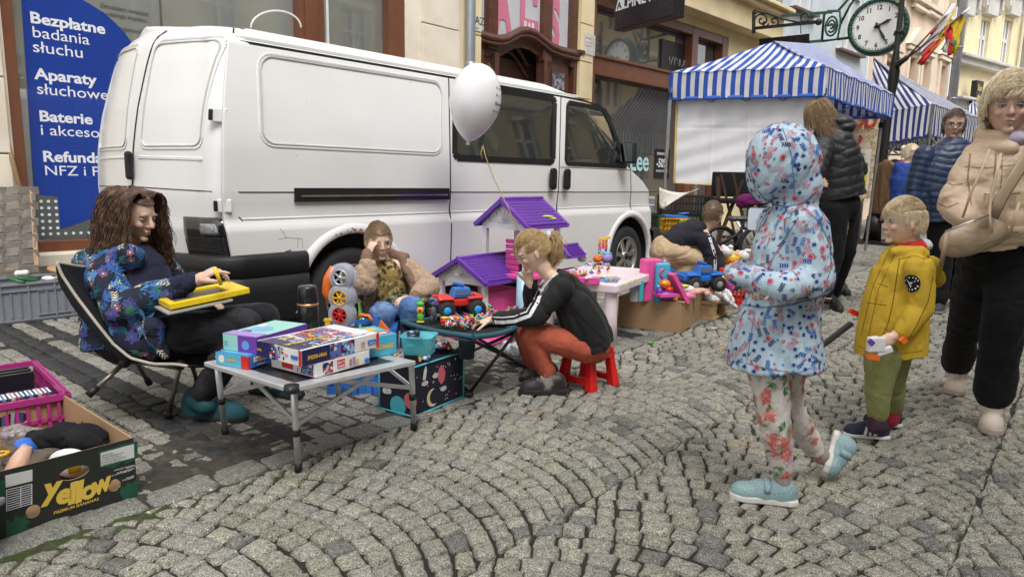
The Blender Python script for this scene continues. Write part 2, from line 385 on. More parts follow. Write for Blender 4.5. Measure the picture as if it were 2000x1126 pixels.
def body(name,label,m,heads,skin,voxel=.0042,base=(0,0,0),brow=(.18,.11,.07),lips=(.52,.20,.18),child=0,open_=1.0,group=None,face=True,smooth=2):
 """one continuous body mesh from the closed shapes in m; heads: (T, s)"""
 T,s=heads;co,fs=fuse(m,voxel,smooth);col=np.tile(np.array(skin,float),(len(co),1));col*=(1+.05*snoise(co,4,25))[:,None]
 if face:head_paint(co,col,T,s,skin,brow,lips,child=child)
 g=M(skinm);put(g,co,fs);nsk=len(co)
 if face:eyes(g,T,s,open_=open_,skin=skin)
 o=g.build(name,None,loc=base);ca=o.data.color_attributes.new('Col','FLOAT_COLOR','POINT');full=np.ones((len(g.v),4));full[:nsk,:3]=col;ca.data.foreach_set('color',full.ravel())
 bpy.context.view_layer.update();return tag(o,label,'person',group)
def hairmat(name,c,c2=None):return mat(name,c,.42,var=.22,vs=90,spec=.45,col2=c2,c2s=34,c2t=.55,rv=.1)
def strands(m,T,s,n,flow,length,r0=.0016,seed=0,region=None,lift=.006,gravity=0.0,wave=0.0,seg=7,shell=(1.06,1.06,1.05),jitter=.25,center=(0,0,0),clump=0):
 """hair laid over the skull: roots on the scalp, each strand walks along flow(p) and never enters the head"""
 rng=random.Random(seed);cx=Vector(center);ax=Vector((.100*shell[0],.078*shell[1],.1175*shell[2]));R3=T.to_3x3()
 k=0;tries=0
 while k<n and tries<n*20:
  tries+=1;u=Vector((rng.gauss(0,1),rng.gauss(0,1),rng.gauss(0,1))).normalized()
  if region and not region(u,rng):continue
  k+=1;p=Vector((u.x*ax.x,u.y*ax.y,u.z*ax.z))+cx;pts=[p.copy()];L=(length(u)if callable(length)else length)*rng.uniform(.8,1.12)if not callable(length)else length(u)*rng.uniform(.85,1.1)
  jd=Vector((rng.gauss(0,jitter),rng.gauss(0,jitter),rng.gauss(0,jitter)));ph=rng.uniform(0,6.28);lf=rng.uniform(.2,1)*lift;vel=None
  for i in range(seg):
   f=Vector(flow(p,u))+jd;f=f.normalized();t=i/seg
   g=Vector((0,0,-gravity*t));d=(f+g).normalized();vel=d if vel is None else(vel*.5+d).normalized()
   q=p+vel*(L/seg)
   if wave:q+=Vector((sin(ph+i*1.7),cos(ph*1.3+i*1.9),.3*sin(ph+i*1.2)))*wave
   e=q-cx;rr=sqrt((e.x/ax.x)**2+(e.y/ax.y)**2+(e.z/ax.z)**2);lim=1+lf/.1
   if rr<lim:e=e*(lim/max(rr,.3));q=e+cx
   elif rr<lim*1.12 and gravity<.5:e=e*(lim/rr);q=e+cx
   pts.append(q);p=q
  rs=[r0*s*(1-.72*(i/seg)**1.5)for i in range(seg+1)]
  W_=[T@(q*s)for q in pts];m.tube(W_,rs,4,cap=False)
def longflow(p,u):r=hypot(p.x,p.y)+1e-4;k=.9 if r<.07 else.25;return(p.x/r*k-.15,p.y/r*k,-.25 if r<.07 else-1)
def scalp(m,T,s,region,k=1.045,n=40):
 vs=[];fs=[];kk=30;ax=Vector((.100*k,.078*(k+.01),.1175*k))*s
 for i in range(kk+1):
  a=-pi/2+pi*i/kk
  for j in range(n):
   u=Vector((cos(a)*cos(2*pi*j/n),cos(a)*sin(2*pi*j/n),sin(a)));q=.93 if not region(u,None)else 1.0
   vs.append((u.x*ax.x*q,u.y*ax.y*q,u.z*ax.z*q))
 for i in range(kk):
  for j in range(n):
   c=(vs[i*n+j]);u=Vector((c[0]/ax.x,c[1]/ax.y,c[2]/ax.z)).normalized()
   if region(u,None):q=(j+1)%n;fs.append((i*n+j,i*n+q,(i+1)*n+q,(i+1)*n+j))
 m.add(vs,fs,T,True)
def shoe(parent,heel,toe,up=(0,0,1),L=None,w=.095,h=.075,upper=None,sole=None,laces=None,name='shoe',ank=None,sh=.022,stripe=None,strap=None,ankr=.045):
 heel=Vector(heel);toe=Vector(toe);d=(toe-heel);Lr=d.length;T=frame(heel,d,up);k=Lr
 m=M();m.T=T;m.ell((k*.25,0,sh+h*.20),(k*.262,w*.43,h*.88));m.ell((k*.50,0,sh+h*.08),(k*.32,w*.44,h*.74));m.ell((k*.755,0,sh+h*.02),(k*.250,w*.475,h*.56));m.T=Matrix()
 if ank is not None:cap(m,ank,T@Vector((k*.22,0,sh+h*.5)),ankr,ankr)
 co,fs=fuse(m,.006,3);q=(co-np.array(T.translation))@np.array(T.to_3x3());q[:,2]=np.maximum(q[:,2],sh*.7);co=q@np.array(T.to_3x3()).T+np.array(T.translation)
 g=M(upper);put(g,co,fs);o=g.build(name,parent)
 out=[(k*(-.01),-w*.30),(k*.1,-w*.40),(k*.35,-w*.36),(k*.6,-w*.46),(k*.8,-w*.50),(k*.94,-w*.36),(k*1.01,-.005),(k*1.0,w*.22),(k*.9,w*.44),(k*.72,w*.5),(k*.5,w*.42),(k*.25,w*.40),(k*.08,w*.40),(k*-.015,w*.25)]
 s_=M(sole);s_.prism(out,sh,T);s_.build('sole',o,bevel=.006)
 if stripe is not None:
  t_=M(stripe);tr=bvh(co,fs)
  for j in range(3):
   for sd_ in(-1,1):x=k*(.34+.11*j);decal(t_,tr,T@Vector((x,sd_*w*.46,sh+h*.28)),T.to_3x3()@Vector((0,sd_,.3)),T.to_3x3()@Vector((0,0,1)),[(stripe,[(-.008,-.020),(.004,-.020),(.004+.008*sd_,.020),(-.008+.008*sd_,.020)],1)],.003)
  t_.build('stripe',o)
 if laces is not None:
  t_=M(laces)
  for j in range(4):x=k*(.40+.075*j);zt=sh+h*(.98-.13*j);t_.tube([T@Vector((x,-w*.26,zt-.012)),T@Vector((x+.01,0,zt+.002)),T@Vector((x+.02,w*.26,zt-.012))],.0032,6)
  t_.build('lace',o)
 if strap is not None:
  t_=M(strap);n_=9;rs=[]
  for j in range(n_):a=-.2+pi*1.07*j/(n_-1);c=Vector((k*.50-.010,-cos(a)*w*.45,sh+h*.34+sin(a)*h*.52));e_=Vector((0,-cos(a),sin(a)))*.003;rs.append([T@(c+Vector((-.011,0,0))-e_),T@(c+Vector((.011,0,0))-e_),T@(c+Vector((.011,0,0))+e_),T@(c+Vector((-.011,0,0))+e_)])
  t_.rings(rs,True);t_.build('strap',o)
 return o
def sett_mat():
 m=bpy.data.materials.new('granite_sett');m.use_nodes=True;t=m.node_tree;N_=t.nodes;K=t.links;b=N_['Principled BSDF']
 tc=N_.new('ShaderNodeTexCoord');at_=N_.new('ShaderNodeAttribute');at_.attribute_name='tint'
 def noise(s,d,r=.6):
  n=N_.new('ShaderNodeTexNoise');n.inputs['Scale'].default_value=s;n.inputs['Detail'].default_value=d;n.inputs['Roughness'].default_value=r
  K.new(tc.outputs['Object'],n.inputs['Vector']);return n
 def ramp(src,stops):
  r=N_.new('ShaderNodeValToRGB');e=r.color_ramp.elements;e[0].position,e[1].position=stops[0][0],stops[-1][0]
  e[0].color=(*stops[0][1],1);e[1].color=(*stops[-1][1],1)
  for p,c in stops[1:-1]:q=e.new(p);q.color=(*c,1)
  K.new(src,r.inputs[0]);return r
 def mul(a,c):
  v=N_.new('ShaderNodeVectorMath');v.operation='MULTIPLY';K.new(a,v.inputs[0]);K.new(c,v.inputs[1]);return v.outputs[0]
 sp=noise(230,3,.7);r1=ramp(sp.outputs['Fac'],[(.30,(.10,.10,.10)),(.42,(.45,.45,.43)),(.55,(1.05,1.05,1.0)),(.70,(2.2,2.18,2.1))])
 s2=noise(60,6,.7);r2=ramp(s2.outputs['Fac'],[(.3,(.42,.42,.41)),(.5,(1,1,1)),(.75,(1.4,1.38,1.34))])
 s3=noise(1.3,4,.6);r3=ramp(s3.outputs['Fac'],[(.3,(.82,.82,.82)),(.7,(1.12,1.11,1.08))])
 c=mul(mul(mul(at_.outputs['Color'],r1.outputs[0]),r2.outputs[0]),r3.outputs[0]);K.new(c,b.inputs['Base Color'])
 b.inputs['Roughness'].default_value=.62;b.inputs['Specular IOR Level'].default_value=.45
 bm=N_.new('ShaderNodeBump');bm.inputs['Strength'].default_value=.9;bm.inputs['Distance'].default_value=.006;K.new(s2.outputs['Fac'],bm.inputs['Height'])
 b2=N_.new('ShaderNodeBump');b2.inputs['Strength'].default_value=.5;b2.inputs['Distance'].default_value=.002;K.new(sp.outputs['Fac'],b2.inputs['Height'])
 K.new(bm.outputs[0],b2.inputs['Normal']);K.new(b2.outputs[0],b.inputs['Normal']);return m
def build_setts():
 rng=np.random.RandomState(3);quads=[];tints=[]
 camxy=np.array([0,0.0]);o=np.array([O.x,O.y]);e1=np.array([E1.x,E1.y]);e2=np.array([E2.x,E2.y])
 def vis(s,t):
  p=o+e1*s+e2*t
  return p[1]>1.2 and abs(p[0])<.80*p[1]+.8 and p[1]<15
 Wl=1.05;R=Wl*.72;d=.088
 for lane in range(-1,11):
  t0=1.43+Wl*lane
  if lane<0:continue
  for k in range(-110,150):
   s0=k*d
   if not(vis(s0+.2,t0+Wl/2)or vis(s0,t0)or vis(s0,t0+Wl)):continue
   th0=math.asin(Wl/2/R);n=int(round(2*th0*R/.085));step=2*th0/n
   offs=(k%2)*.5*step+rng.uniform(-.2,.2)*step
   ths=np.arange(-th0+offs,th0+step,step)+rng.uniform(-.16,.16,len(np.arange(-th0+offs,th0+step,step)))*step
   ths=np.clip(np.concatenate([[-th0],ths]),-th0,th0)
   jit=rng.uniform(-.006,.006)
   for a,b in zip(ths[:-1],ths[1:]):
    if b-a<.35*step:continue
    def P(th,up):
     u=R*sin(th);v=R*cos(th)-R*cos(th0)
     if up:u=min(max(u+d*sin(th)*cos(th),-Wl/2),Wl/2);v=(R*R-u*u)**.5-R*cos(th0)+d
     return(s0+v+jit,t0+Wl/2+u)
    quads.append([P(a,0),P(b,0),P(b,1),P(a,1)])
    g=rng.normal(1,.075);w=rng.uniform(-.02,.03)
    if rng.rand()<.015:tints.append((.36,.31,.23))
    elif rng.rand()<.10:tints.append((.19*g,.19*g,.18*g))
    else:tints.append((.325*g,(.316-w*.1)*g,(.284-w*.7)*g))
 s=-7.6
 while s<8:
  w=rng.uniform(.088,.104)
  dark=any(abs(s+w/2-q)<.062 for q in(-5.04,-4.79,-2.0,1.5))
  t=-3.2+rng.uniform(0,.1)
  while t<1.22:
   L=rng.uniform(.085,.15)
   if vis(s,t):quads.append([(s,t),(s,t+L),(s+w,t+L),(s+w,t)]);g=rng.normal(1,.12);tints.append((.035*g,.037*g,.04*g)if(dark or abs(t+1.6)<.05)else(.285*g,.278*g,.255*g))
   t+=L
  s+=w
 s=-7.6
 while s<12:
  L=rng.uniform(.16,.26)
  if vis(s,1.3):quads.append([(s,1.27),(s,1.415),(s+L,1.415),(s+L,1.27)]);g=rng.normal(1,.1);tints.append((.25*g,.25*g,.235*g))
  s+=L
 Q=np.array(quads);T_=np.array(tints);n=len(Q)
 ar=np.sum(Q[:,:,0]*np.roll(Q[:,:,1],-1,1)-np.roll(Q[:,:,0],-1,1)*Q[:,:,1],1)
 Q+=rng.uniform(-.005,.005,Q.shape)
 XY=o+Q[...,0:1]*e1+Q[...,1:2]*e2
 ar=np.sum(XY[:,:,0]*np.roll(XY[:,:,1],-1,1)-np.roll(XY[:,:,0],-1,1)*XY[:,:,1],1)
 XY[ar<0]=XY[ar<0][:,::-1]
 c=XY.mean(1,keepdims=True)
 nx=np.roll(XY,-1,1);pts=np.empty((n,12,2));cut=rng.uniform(.06,.16,(n,4,1));cu2=rng.uniform(.06,.16,(n,4,1))
 pts[:,0::3]=XY+(nx-XY)*cut;pts[:,1::3]=XY*.5+nx*.5+rng.uniform(-.003,.003,(n,4,2));pts[:,2::3]=nx+(XY-nx)*cu2
 def shrink(p,dist):
  v=p-c;L=np.linalg.norm(v,axis=2,keepdims=True);return c+v*np.maximum(.3,(L-dist)/L)
 gap=rng.uniform(.0042,.0085,(n,1,1))
 hz=rng.normal(0,.002,(n,1));tx=rng.normal(0,.05,(n,1));ty=rng.normal(0,.05,(n,1))
 def ring(dist,z,jz=0):
  p=shrink(pts,dist);dx=p-c
  zz=z+hz+tx*dx[...,0]+ty*dx[...,1]+rng.uniform(-jz,jz,(n,12));return np.concatenate([p,zz[...,None]],2)
 r0=ring(gap*.2,-.032);r1=ring(gap,-.0085,.0018);r2=ring(gap+.0055,-.0012,.0012);r3=ring(gap+.018,.0012,.0018)
 ce=np.concatenate([c,(.002+hz)[...,None]+rng.uniform(-.002,.001,(n,1,1))],2)
 V=np.concatenate([r0,r1,r2,r3,ce],1).reshape(-1,3);nv=49
 fs=[]
 for r in range(3):
  for j in range(12):k=(j+1)%12;fs.append((r*12+j,r*12+k,(r+1)*12+k,(r+1)*12+j))
 q=np.array(fs);tr=np.array([(36+j,36+(j+1)%12,48)for j in range(12)])
 allq=(q[None]+(np.arange(n)*nv)[:,None,None]).reshape(-1);allt=(tr[None]+(np.arange(n)*nv)[:,None,None]).reshape(-1)
 me=bpy.data.meshes.new('cobblestone_street');nq,ntr=len(allq)//4,len(allt)//3
 me.vertices.add(len(V));me.vertices.foreach_set('co',V.ravel());me.loops.add(len(allq)+len(allt))
 me.loops.foreach_set('vertex_index',np.concatenate([allq,allt]));me.polygons.add(nq+ntr)
 me.polygons.foreach_set('loop_start',np.concatenate([np.arange(nq)*4,nq*4+np.arange(ntr)*3]))
 me.polygons.foreach_set('use_smooth',np.ones(nq+ntr,bool));me.update(calc_edges=True)
 ca=me.color_attributes.new('tint','FLOAT_COLOR','POINT');ca.data.foreach_set('color',np.repeat(np.concatenate([T_,np.ones((n,1))],1),nv,0).ravel())
 ob=bpy.data.objects.new('cobblestone_street',me);S.collection.objects.link(ob);ob['kind']='structure';me.materials.append(sett_mat());print('setts',n)
build_setts()
def joint_mat():
 m=mat('joint_soil',(.028,.025,.020),.95,var=.35,vs=60,bump=.8,bs=300,col2=(.05,.075,.022),c2s=2.2,c2t=.62);return m
g=M(joint_mat());g.grid(lambda u,v:st(-16+60*u,-6+24*v,-.014),2,2,False);o_=g.build('ground');o_['kind']='structure'
def far_mat():
 m=bpy.data.materials.new('far_setts');m.use_nodes=True;t=m.node_tree;b=t.nodes['Principled BSDF'];tc=t.nodes.new('ShaderNodeTexCoord')
 v=t.nodes.new('ShaderNodeTexVoronoi');v.inputs['Scale'].default_value=10;v.feature='DISTANCE_TO_EDGE';v.inputs['Randomness'].default_value=.5
 t.links.new(tc.outputs['Object'],v.inputs['Vector']);r=t.nodes.new('ShaderNodeValToRGB');r.color_ramp.elements[0].position=.02;r.color_ramp.elements[1].position=.10
 r.color_ramp.elements[0].color=(.05,.045,.035,1);r.color_ramp.elements[1].color=(.29,.28,.25,1);t.links.new(v.outputs[0],r.inputs[0]);t.links.new(r.outputs[0],b.inputs['Base Color']);b.inputs['Roughness'].default_value=.7
 return m
g=M(far_mat());g.box((0,0,-.12),(1400,1400,.2));g.build('road')['kind']='structure'
def far_patch():
 g=M(MATS.setdefault('far_setts',bpy.data.materials['far_setts']));g.poly([st(-2,-9,-.006),st(-2,-3.25,-.006),st(60,-3.25,-.006),st(60,-9,-.006)])
 Y0=14.8;g.poly([(-16,Y0,-.006),(60,Y0,-.006),(60,90,-.006),(-16,90,-.006)]if 0 else[(-16,Y0,-.010),(60,Y0,-.010),(60,90,-.010),(-16,90,-.010)]);g.build('pavement')['kind']='structure'
far_patch()
def vnoise(x,y,sc,seed):
 r=np.random.RandomState(seed);g=r.rand(64,64);x=x*sc;y=y*sc;xi=np.floor(x).astype(int);yi=np.floor(y).astype(int);fx=x-xi;fy=y-yi
 fx=fx*fx*(3-2*fx);fy=fy*fy*(3-2*fy);G=lambda a,b:g[a%64,b%64]
 return(G(xi,yi)*(1-fx)+G(xi+1,yi)*fx)*(1-fy)+(G(xi,yi+1)*(1-fx)+G(xi+1,yi+1)*fx)*fy
def sheet(name,s0,s1,t0,t1,hf,m,n1,n2):
 U,V_=np.meshgrid(np.linspace(s0,s1,n1),np.linspace(t0,t1,n2),indexing='ij');Z=hf(U,V_)
 X=O.x+E1.x*U+E2.x*V_;Y=O.y+E1.y*U+E2.y*V_;me=bpy.data.meshes.new(name)
 co=np.stack([X,Y,Z],-1).reshape(-1,3);idx=np.arange(n1*n2).reshape(n1,n2)
 keep=(Z[:-1,:-1]>-.013);q=np.stack([idx[:-1,:-1],idx[:-1,1:],idx[1:,1:],idx[1:,:-1]],-1)[keep]
 me.from_pydata(co.tolist(),[],q.tolist());me.polygons.foreach_set('use_smooth',np.ones(len(q),bool));me.materials.append(m);me.update()
 o=bpy.data.objects.new(name,me);S.collection.objects.link(o);o['kind']='structure';return o
def dirt_h(s,t):
 m=np.exp(-((t-.98)/.30)**2)*(1/(1+np.exp((s+3.1)*3.0)))*1.25;m+=.6*np.exp(-((t-1.1)/.25)**2)
 n=vnoise(s,t,3.1,1)*.5+vnoise(s,t,9,2)*.3+vnoise(s,t,31,5)*.2
 return-.0165+.0205*np.clip(m,0,1.15)*(n*1.25)+.003*(vnoise(s,t,90,9)-.5)
sheet('dirt',-6.6,1.0,.25,1.42,dirt_h,mat('dirt',(.062,.055,.045),.95,var=.4,vs=25,bump=.9,bs=260,col2=(.11,.10,.085),c2s=9,c2t=.6),620,140)
def moss_h(s,t):
 n=vnoise(s,t,2.3,11)*.6+vnoise(s,t,14,12)*.25+vnoise(s,t,70,13)*.15
 return-.020+.034*np.clip(n-.30,0,1)*np.exp(-((t-1.43)/.075)**2)*1.5+.004*(vnoise(s,t,150,3)-.5)
o_=sheet('moss',-6.8,.5,1.28,1.60,moss_h,mat('moss',(.075,.115,.025),.95,var=.45,vs=40,bump=1,bs=400,col2=(.09,.08,.05),c2s=14,c2t=.52),900,60);o_['kind']='stuff'
# ---------------------------------------------------------------- white panel van
paint=mat('van_paint',(.75,.752,.745),.32,var=.035,vs=2.2,coat=.35,bump=.04,bs=6,rv=.05)
dirtyp=mat('van_paint_lower',(.74,.735,.71),.42,var=.07,vs=3.5,coat=.2,bump=.04,bs=8,col2=(.68,.665,.63),c2s=2.1,c2t=.6)
gap=mat('van_gap',(.012,.012,.012),.8,var=0,rv=0)
blackp=mat('black_plastic',(.014,.0145,.016),.5,var=.35,vs=4,spec=.35,bump=.15,bs=60)
rubber=mat('tyre_rubber',(.018,.018,.019),.8,var=.25,vs=12,bump=.2,bs=80)
rust=mat('rust',(.20,.075,.025),.95,var=.4,vs=30,bump=.5,bs=120)
glassm=mat('van_glass',(.22,.24,.235),.03,var=0,rv=0,trans=.88,spec=1.0);glassm.node_tree.nodes['Principled BSDF'].inputs['IOR'].default_value=1.9
dark=mat('dark_inside',(.02,.02,.022),.8,var=.1)
chrome=mat('chrome',(.75,.75,.76),.12,metal=1,var=.05)
alloy=mat('alloy',(.42,.40,.37),.35,metal=.85,var=.1)
VT=MST.copy()
van=thing('panel_van','white panel van with black bumpers and alloy wheels parked in front of the shops','van',VT)
LW,HWID=5.12,.92
RX,FX=-3.56,0.0
def side_y(z):
 if z<.30:return.05
 if z<.80:return.018*(1-(z-.3)/.5)**2
 if z<.86:return 0.0+(z-.80)*.45
 if z<1.02:return.027-(z-.86)*.10
 if z<1.24:return.012
 if z<1.84:return.012+((z-1.24)/.6)**1.5*.115
 return.127+(z-1.84)*1.2
def roof_z(x):
 if x<-1.0:return 1.945-.012*max(0,(-3.6-x))**2
 return 1.945-.06*(x+1.0)**2
def front_x(z):
 P=[(.30,.70),(.62,.72),(.82,.70),(1.0,.655),(1.08,.58),(1.18,.36),(1.28,.13),(1.40,-.07),(1.6,-.36),(1.80,-.68),(1.88,-.86),(1.945,-1.1)]
 return float(np.interp(z,[p[0]for p in P],[p[1]for p in P]))
def rear_x(z):
 P=[(.30,-4.55),(.55,-4.58),(.8,-4.62),(1.0,-4.63),(1.2,-4.62),(1.5,-4.60),(1.75,-4.57),(1.86,-4.55),(1.92,-4.51),(1.945,-4.45)]
 return float(np.interp(z,[p[0]for p in P],[p[1]for p in P]))
def corner(i):
 return i
zs=[.30,.40,.50,.60,.70,.78,.80,.83,.855,.87,.95,1.01,1.03,1.12,1.24,1.34,1.46,1.6,1.72,1.82,1.86,1.90,1.93]
HALF=.92
def section(z):
 iy=side_y(z);xf=front_x(z);xr=rear_x(z);rr=.16 if z<1.85 else.16+(z-1.85)*1.2;P=[]
 bulge_r=.14;bulge_f=.16
 ys=iy;ye=2*HALF-iy;r=rr
 xs=np.linspace(xr+r+.02,xf-r-.10,64)
 P+=[(x,ys+.014*max(0,(abs(x+1.9)-1.2)/1.6)**2)for x in xs]
 def endcap(x0,sgn,bulge):
  q=[];y0=ys+.014;y1=ye-.014
  xc=x0-sgn*bulge
  for a in np.linspace(0,pi/2,9)[1:]:
   q.append((xc-sgn*r*(1-sin(a)),y0+r*(1-cos(a))))
  m=14
  for k in range(1,m):
   f=k/m;y=y0+r+(y1-y0-2*r)*f;q.append((xc+sgn*bulge*(1-(2*f-1)**2),y))
  for a in np.linspace(pi/2,0,9)[:-1]:
   q.append((xc-sgn*r*(1-sin(a)),y1-r*(1-cos(a))))
  return q
 P+=endcap(xf,1,bulge_f if z<1.1 else.14)
 P+=[(x,2*HALF-y)for x,y in P[:64][::-1]]
 P+=[(x,2*HALF-y)for x,y in endcap(xr,-1,bulge_r)]
 return P
def holes(x,z):
 if z<.80 and hypot(x-FX,(z-.34))<.415:return True
 if z<.80 and hypot(x-RX,(z-.34))<.415:return True
 return False
def in_poly(x,z,P):
 c=False;j=len(P)-1
 for i in range(len(P)):
  if(P[i][1]>z)!=(P[j][1]>z)and x<(P[j][0]-P[i][0])*(z-P[i][1])/(P[j][1]-P[i][1])+P[i][0]:c=not c
  j=i
 return c
WIN1=[(-2.585,1.27),(-1.40,1.27),(-1.37,1.30),(-1.37,1.775),(-1.40,1.81),(-2.585,1.81),(-2.615,1.775),(-2.615,1.30)]
WIN2=[(-1.155,1.265),(-.12,1.262),(-.155,1.34),(-.44,1.655),(-.56,1.765),(-.62,1.79),(-1.155,1.80),(-1.185,1.77),(-1.185,1.295)]
def build_body():
 m=M(paint,VT);m.smooth=True
 Z=sorted(set([round(z,4)for z in list(np.arange(.30,.80,.022))+zs+list(np.arange(1.24,1.86,.02))]))
 R_=[[(x,y,z)for x,y in section(z)]for z in Z];n=len(R_[0]);vs=[]
 def refine(r):
  a=r[:64];xs0=[p[0]for p in a];X=np.linspace(xs0[0],xs0[-1],240);Yv=np.interp(X,xs0,[p[1]for p in a]);return[(float(x),float(y),r[0][2])for x,y in zip(X,Yv)]+r[64:]
 R_=[refine(r)for r in R_];n=len(R_[0])
 base=R_[-1];roof=[]
 for k,(f,dz)in enumerate(((.93,.012),(.8,.026),(.5,.038),(.15,.042))):
  roof.append([((x+2.6)*(f*.6+.4)-2.6 if False else x*1.0,HALF+(y-HALF)*f,z+dz-(0.012*max(0,x+1.3)**2))for x,y,z in base])
 for r in R_:vs+=r
 for r in roof:vs+=r
 rows=len(R_)+len(roof);fs=[];mi=[]
 for i in range(rows-1):
  z=(vs[i*n][2]+vs[(i+1)*n][2])/2
  for j in range(n):
   k=(j+1)%n;a,b,c,d=i*n+j,i*n+k,(i+1)*n+k,(i+1)*n+j
   cx=(vs[a][0]+vs[c][0]+vs[b][0]+vs[d][0])/4;cy=(vs[a][1]+vs[c][1])/2
   if j<239 and i<len(R_)-1 and(holes(cx,z)or in_poly(cx,z,WIN1)or in_poly(cx,z,WIN2)):continue
   if 239+50<j<239+62+50 and False:continue
   if cx>-1.0 and z>1.32 and z<1.86 and j>=243 and j<262 and i<len(R_)-1 and.2<cy<1.64:continue
   if cy>1.6 and j>262 and(in_poly(cx,z,WIN2)or in_poly(cx,z,WIN1)):continue
   fs.append((a,b,c,d))
 m.add(vs,fs,None,True)
 o=m.build('body',van)
 return o
build_body()
def skin(x,z,off=0.0):
 y=side_y(z)+.014*max(0,(abs(x+1.9)-1.2)/1.6)**2
 if x<rear_x(z)+.28:
  r=.16;xc=rear_x(z)+.14;u=min(1,max(0,(xc+r-x)/r));a=math.asin(u);y=y+r*(1-cos(a))
 return(x,y-off,z)
def strip(m,pts,w,off=.004,dep=.004):
 for a,b in zip(pts[:-1],pts[1:]):
  n=max(1,int(hypot(b[0]-a[0],b[1]-a[1])/.06))
  P=[(a[0]+(b[0]-a[0])*i/n,a[1]+(b[1]-a[1])*i/n)for i in range(n+1)]
  d=Vector((b[0]-a[0],0,b[1]-a[1])).normalized();nn=Vector((-d.z,0,d.x))*w/2
  rs=[]
  for x,z in P:
   c=Vector(skin(x,z,off));c2=Vector(skin(x,z,-.004));rs.append([c-nn,c+nn,c2+nn,c2-nn])
  m.rings(rs,True,smooth=False)
def arcpts(cx,cz,r,a0,a1,n=24):return[(cx+r*cos(radians(a0+(a1-a0)*i/n)),cz+r*sin(radians(a0+(a1-a0)*i/n)))for i in range(n+1)]
def rr_pts(x0,z0,x1,z1,r,n=6):
 return arcpts(x1-r,z1-r,r,0,90,n)+arcpts(x0+r,z1-r,r,90,180,n)+arcpts(x0+r,z0+r,r,180,270,n)+arcpts(x1-r,z0+r,r,270,360,n)+[(x1,z1-r)]
g=M(gap,VT)
strip(g,[(-2.66,.34),(-2.655,.95),(-2.66,1.24),(-2.68,1.84)],.008)
strip(g,[(-1.295,.34),(-1.29,.9),(-1.28,1.2),(-1.285,1.84)],.008)
strip(g,[(-1.35,.34),(-1.35,.8)],.004);strip(g,[(.02,.78),(0.0,1.02),(-.03,1.25)],.007)
strip(g,[(-1.285,1.838),(-.70,1.822),(-.55,1.79),(-.42,1.70)],.006)
strip(g,[(-4.30,1.838),(-.95,1.838),(-.70,1.815)],.014,.002)
strip(g,[(-4.40,1.018),(.60,1.004)],.006,.002);strip(g,[(-1.285,1.232),(-.02,1.232)],.004,.002)
g.build('shut_line',van)
t=M(paint,VT);t.smooth=True
for zz,w,off in((1.862,.022,.012),(.862,.012,.006)):
 strip(t,[(-4.32,zz),(.55 if zz<1 else-1.0,zz)],w,off)
P=rr_pts(-4.20,1.285,-2.74,1.80,.09);strip(t,P,.014,.006);pass
t.build('side_panel_frame',van,bevel=.004)
g=M(gap,VT);gs=mat('panel_groove',(.55,.55,.54),.5,var=.05);g.use(gs);strip(g,rr_pts(-4.185,1.30,-2.755,1.785,.08),.007,.0085);g.build('panel_groove',van)
w=M(blackp,VT)
def outline(m,P,w_,off=.006):strip(m,P+[P[0]],w_,off)
outline(w,WIN1,.05);outline(w,WIN2,.035);strip(w,[(-.16,1.27),(-.44,1.28),(-.33,1.50),(-.16,1.27)],.03,.008);w.build('window_seal',van)
w=M(glassm,VT)
def pane(m,P,off):
 top=[Vector(skin(x,z,off))for x,z in P];n=len(P)
 m.add([tuple(p)for p in top]+[tuple(p+Vector((0,.004,0)))for p in top],[tuple(range(n)),tuple(reversed(range(n,2*n)))]+[(i,(i+1)%n,n+(i+1)%n,n+i)for i in range(n)],None,False)
pane(w,WIN1,-.004);w.build('window_glass',van);w=M(glassm,VT);pane(w,WIN2,-.004);w.build('window_glass',van)
w=M(glassm,VT);w.grid(lambda u,v:(front_x(1.33+.53*v)-.06-.14*(2*u-1)**2,.18+1.48*u,1.33+.53*v),10,6);w.build('windscreen',van,solid=.004)
d=M(dark,VT);d.box((-2.1,.95,.62),(4.6,1.6,.5));d.box((-2.9,.95,1.0),(.03,1.6,.4));d.box((-2.76,.93,1.45),(.02,1.5,.75));d.build('cabin_floor',van)
seatm=cloth('seat_cloth',(.035,.036,.04))
for(x,y)in((-.95,.45),(-.95,1.35),(-1.95,.9)):
 s_=M(seatm,VT);s_.box((x,y,1.03),(.5,.5,.16));s_.box((x-.22,y,1.38),(.13,.48,.62),(0,-.16,0));s_.box((x-.29,y,1.76),(.08,.24,.16),(0,-.1,0));s_.build('seat',van,bevel=.04,seg=3)
s_=M(blackp,VT);s_.box((-.12,.92,1.14),(.36,1.5,.22));s_.lathe([(.17,0),(.185,.012),(.17,.024)],Matrix.Translation((-.42,1.35,1.3))@Euler((0,-1.0,0)).to_matrix().to_4x4());s_.build('dashboard',van,bevel=.03)
pap=mat('cabin_paper',(.55,.6,.35),.8,col2=(.35,.25,.18),c2s=26,c2t=.6)
s_=M(pap,VT);s_.box((-2.36,.16,1.40),(.42,.012,.27));s_.box((-2.2,.2,1.30),(.9,.10,.07));s_.use(plas('cabin_blue',(.2,.45,.6)));s_.box((-2.1,.26,1.32),(.4,.08,.08))
s_.use(mat('cabin_wood',(.5,.33,.16),.7));s_.box((-1.75,.26,1.38),(.16,.06,.2));s_.box((-1.62,.28,1.44),(.12,.05,.3),(0,.15,0));s_.build('parcel',van)
def dhandle(x,z,m=None):
 h=M(blackp,VT);c=skin(x,z,.022);h.prism(rrect(.075,.19,.034),.035,Matrix.Translation(c)@Matrix.Rotation(pi/2,4,'X'));h.cyl((x,c[1]-.012,z-.04),(x,c[1]-.04,z-.04),.014);h.build('door_handle',van,bevel=.008)
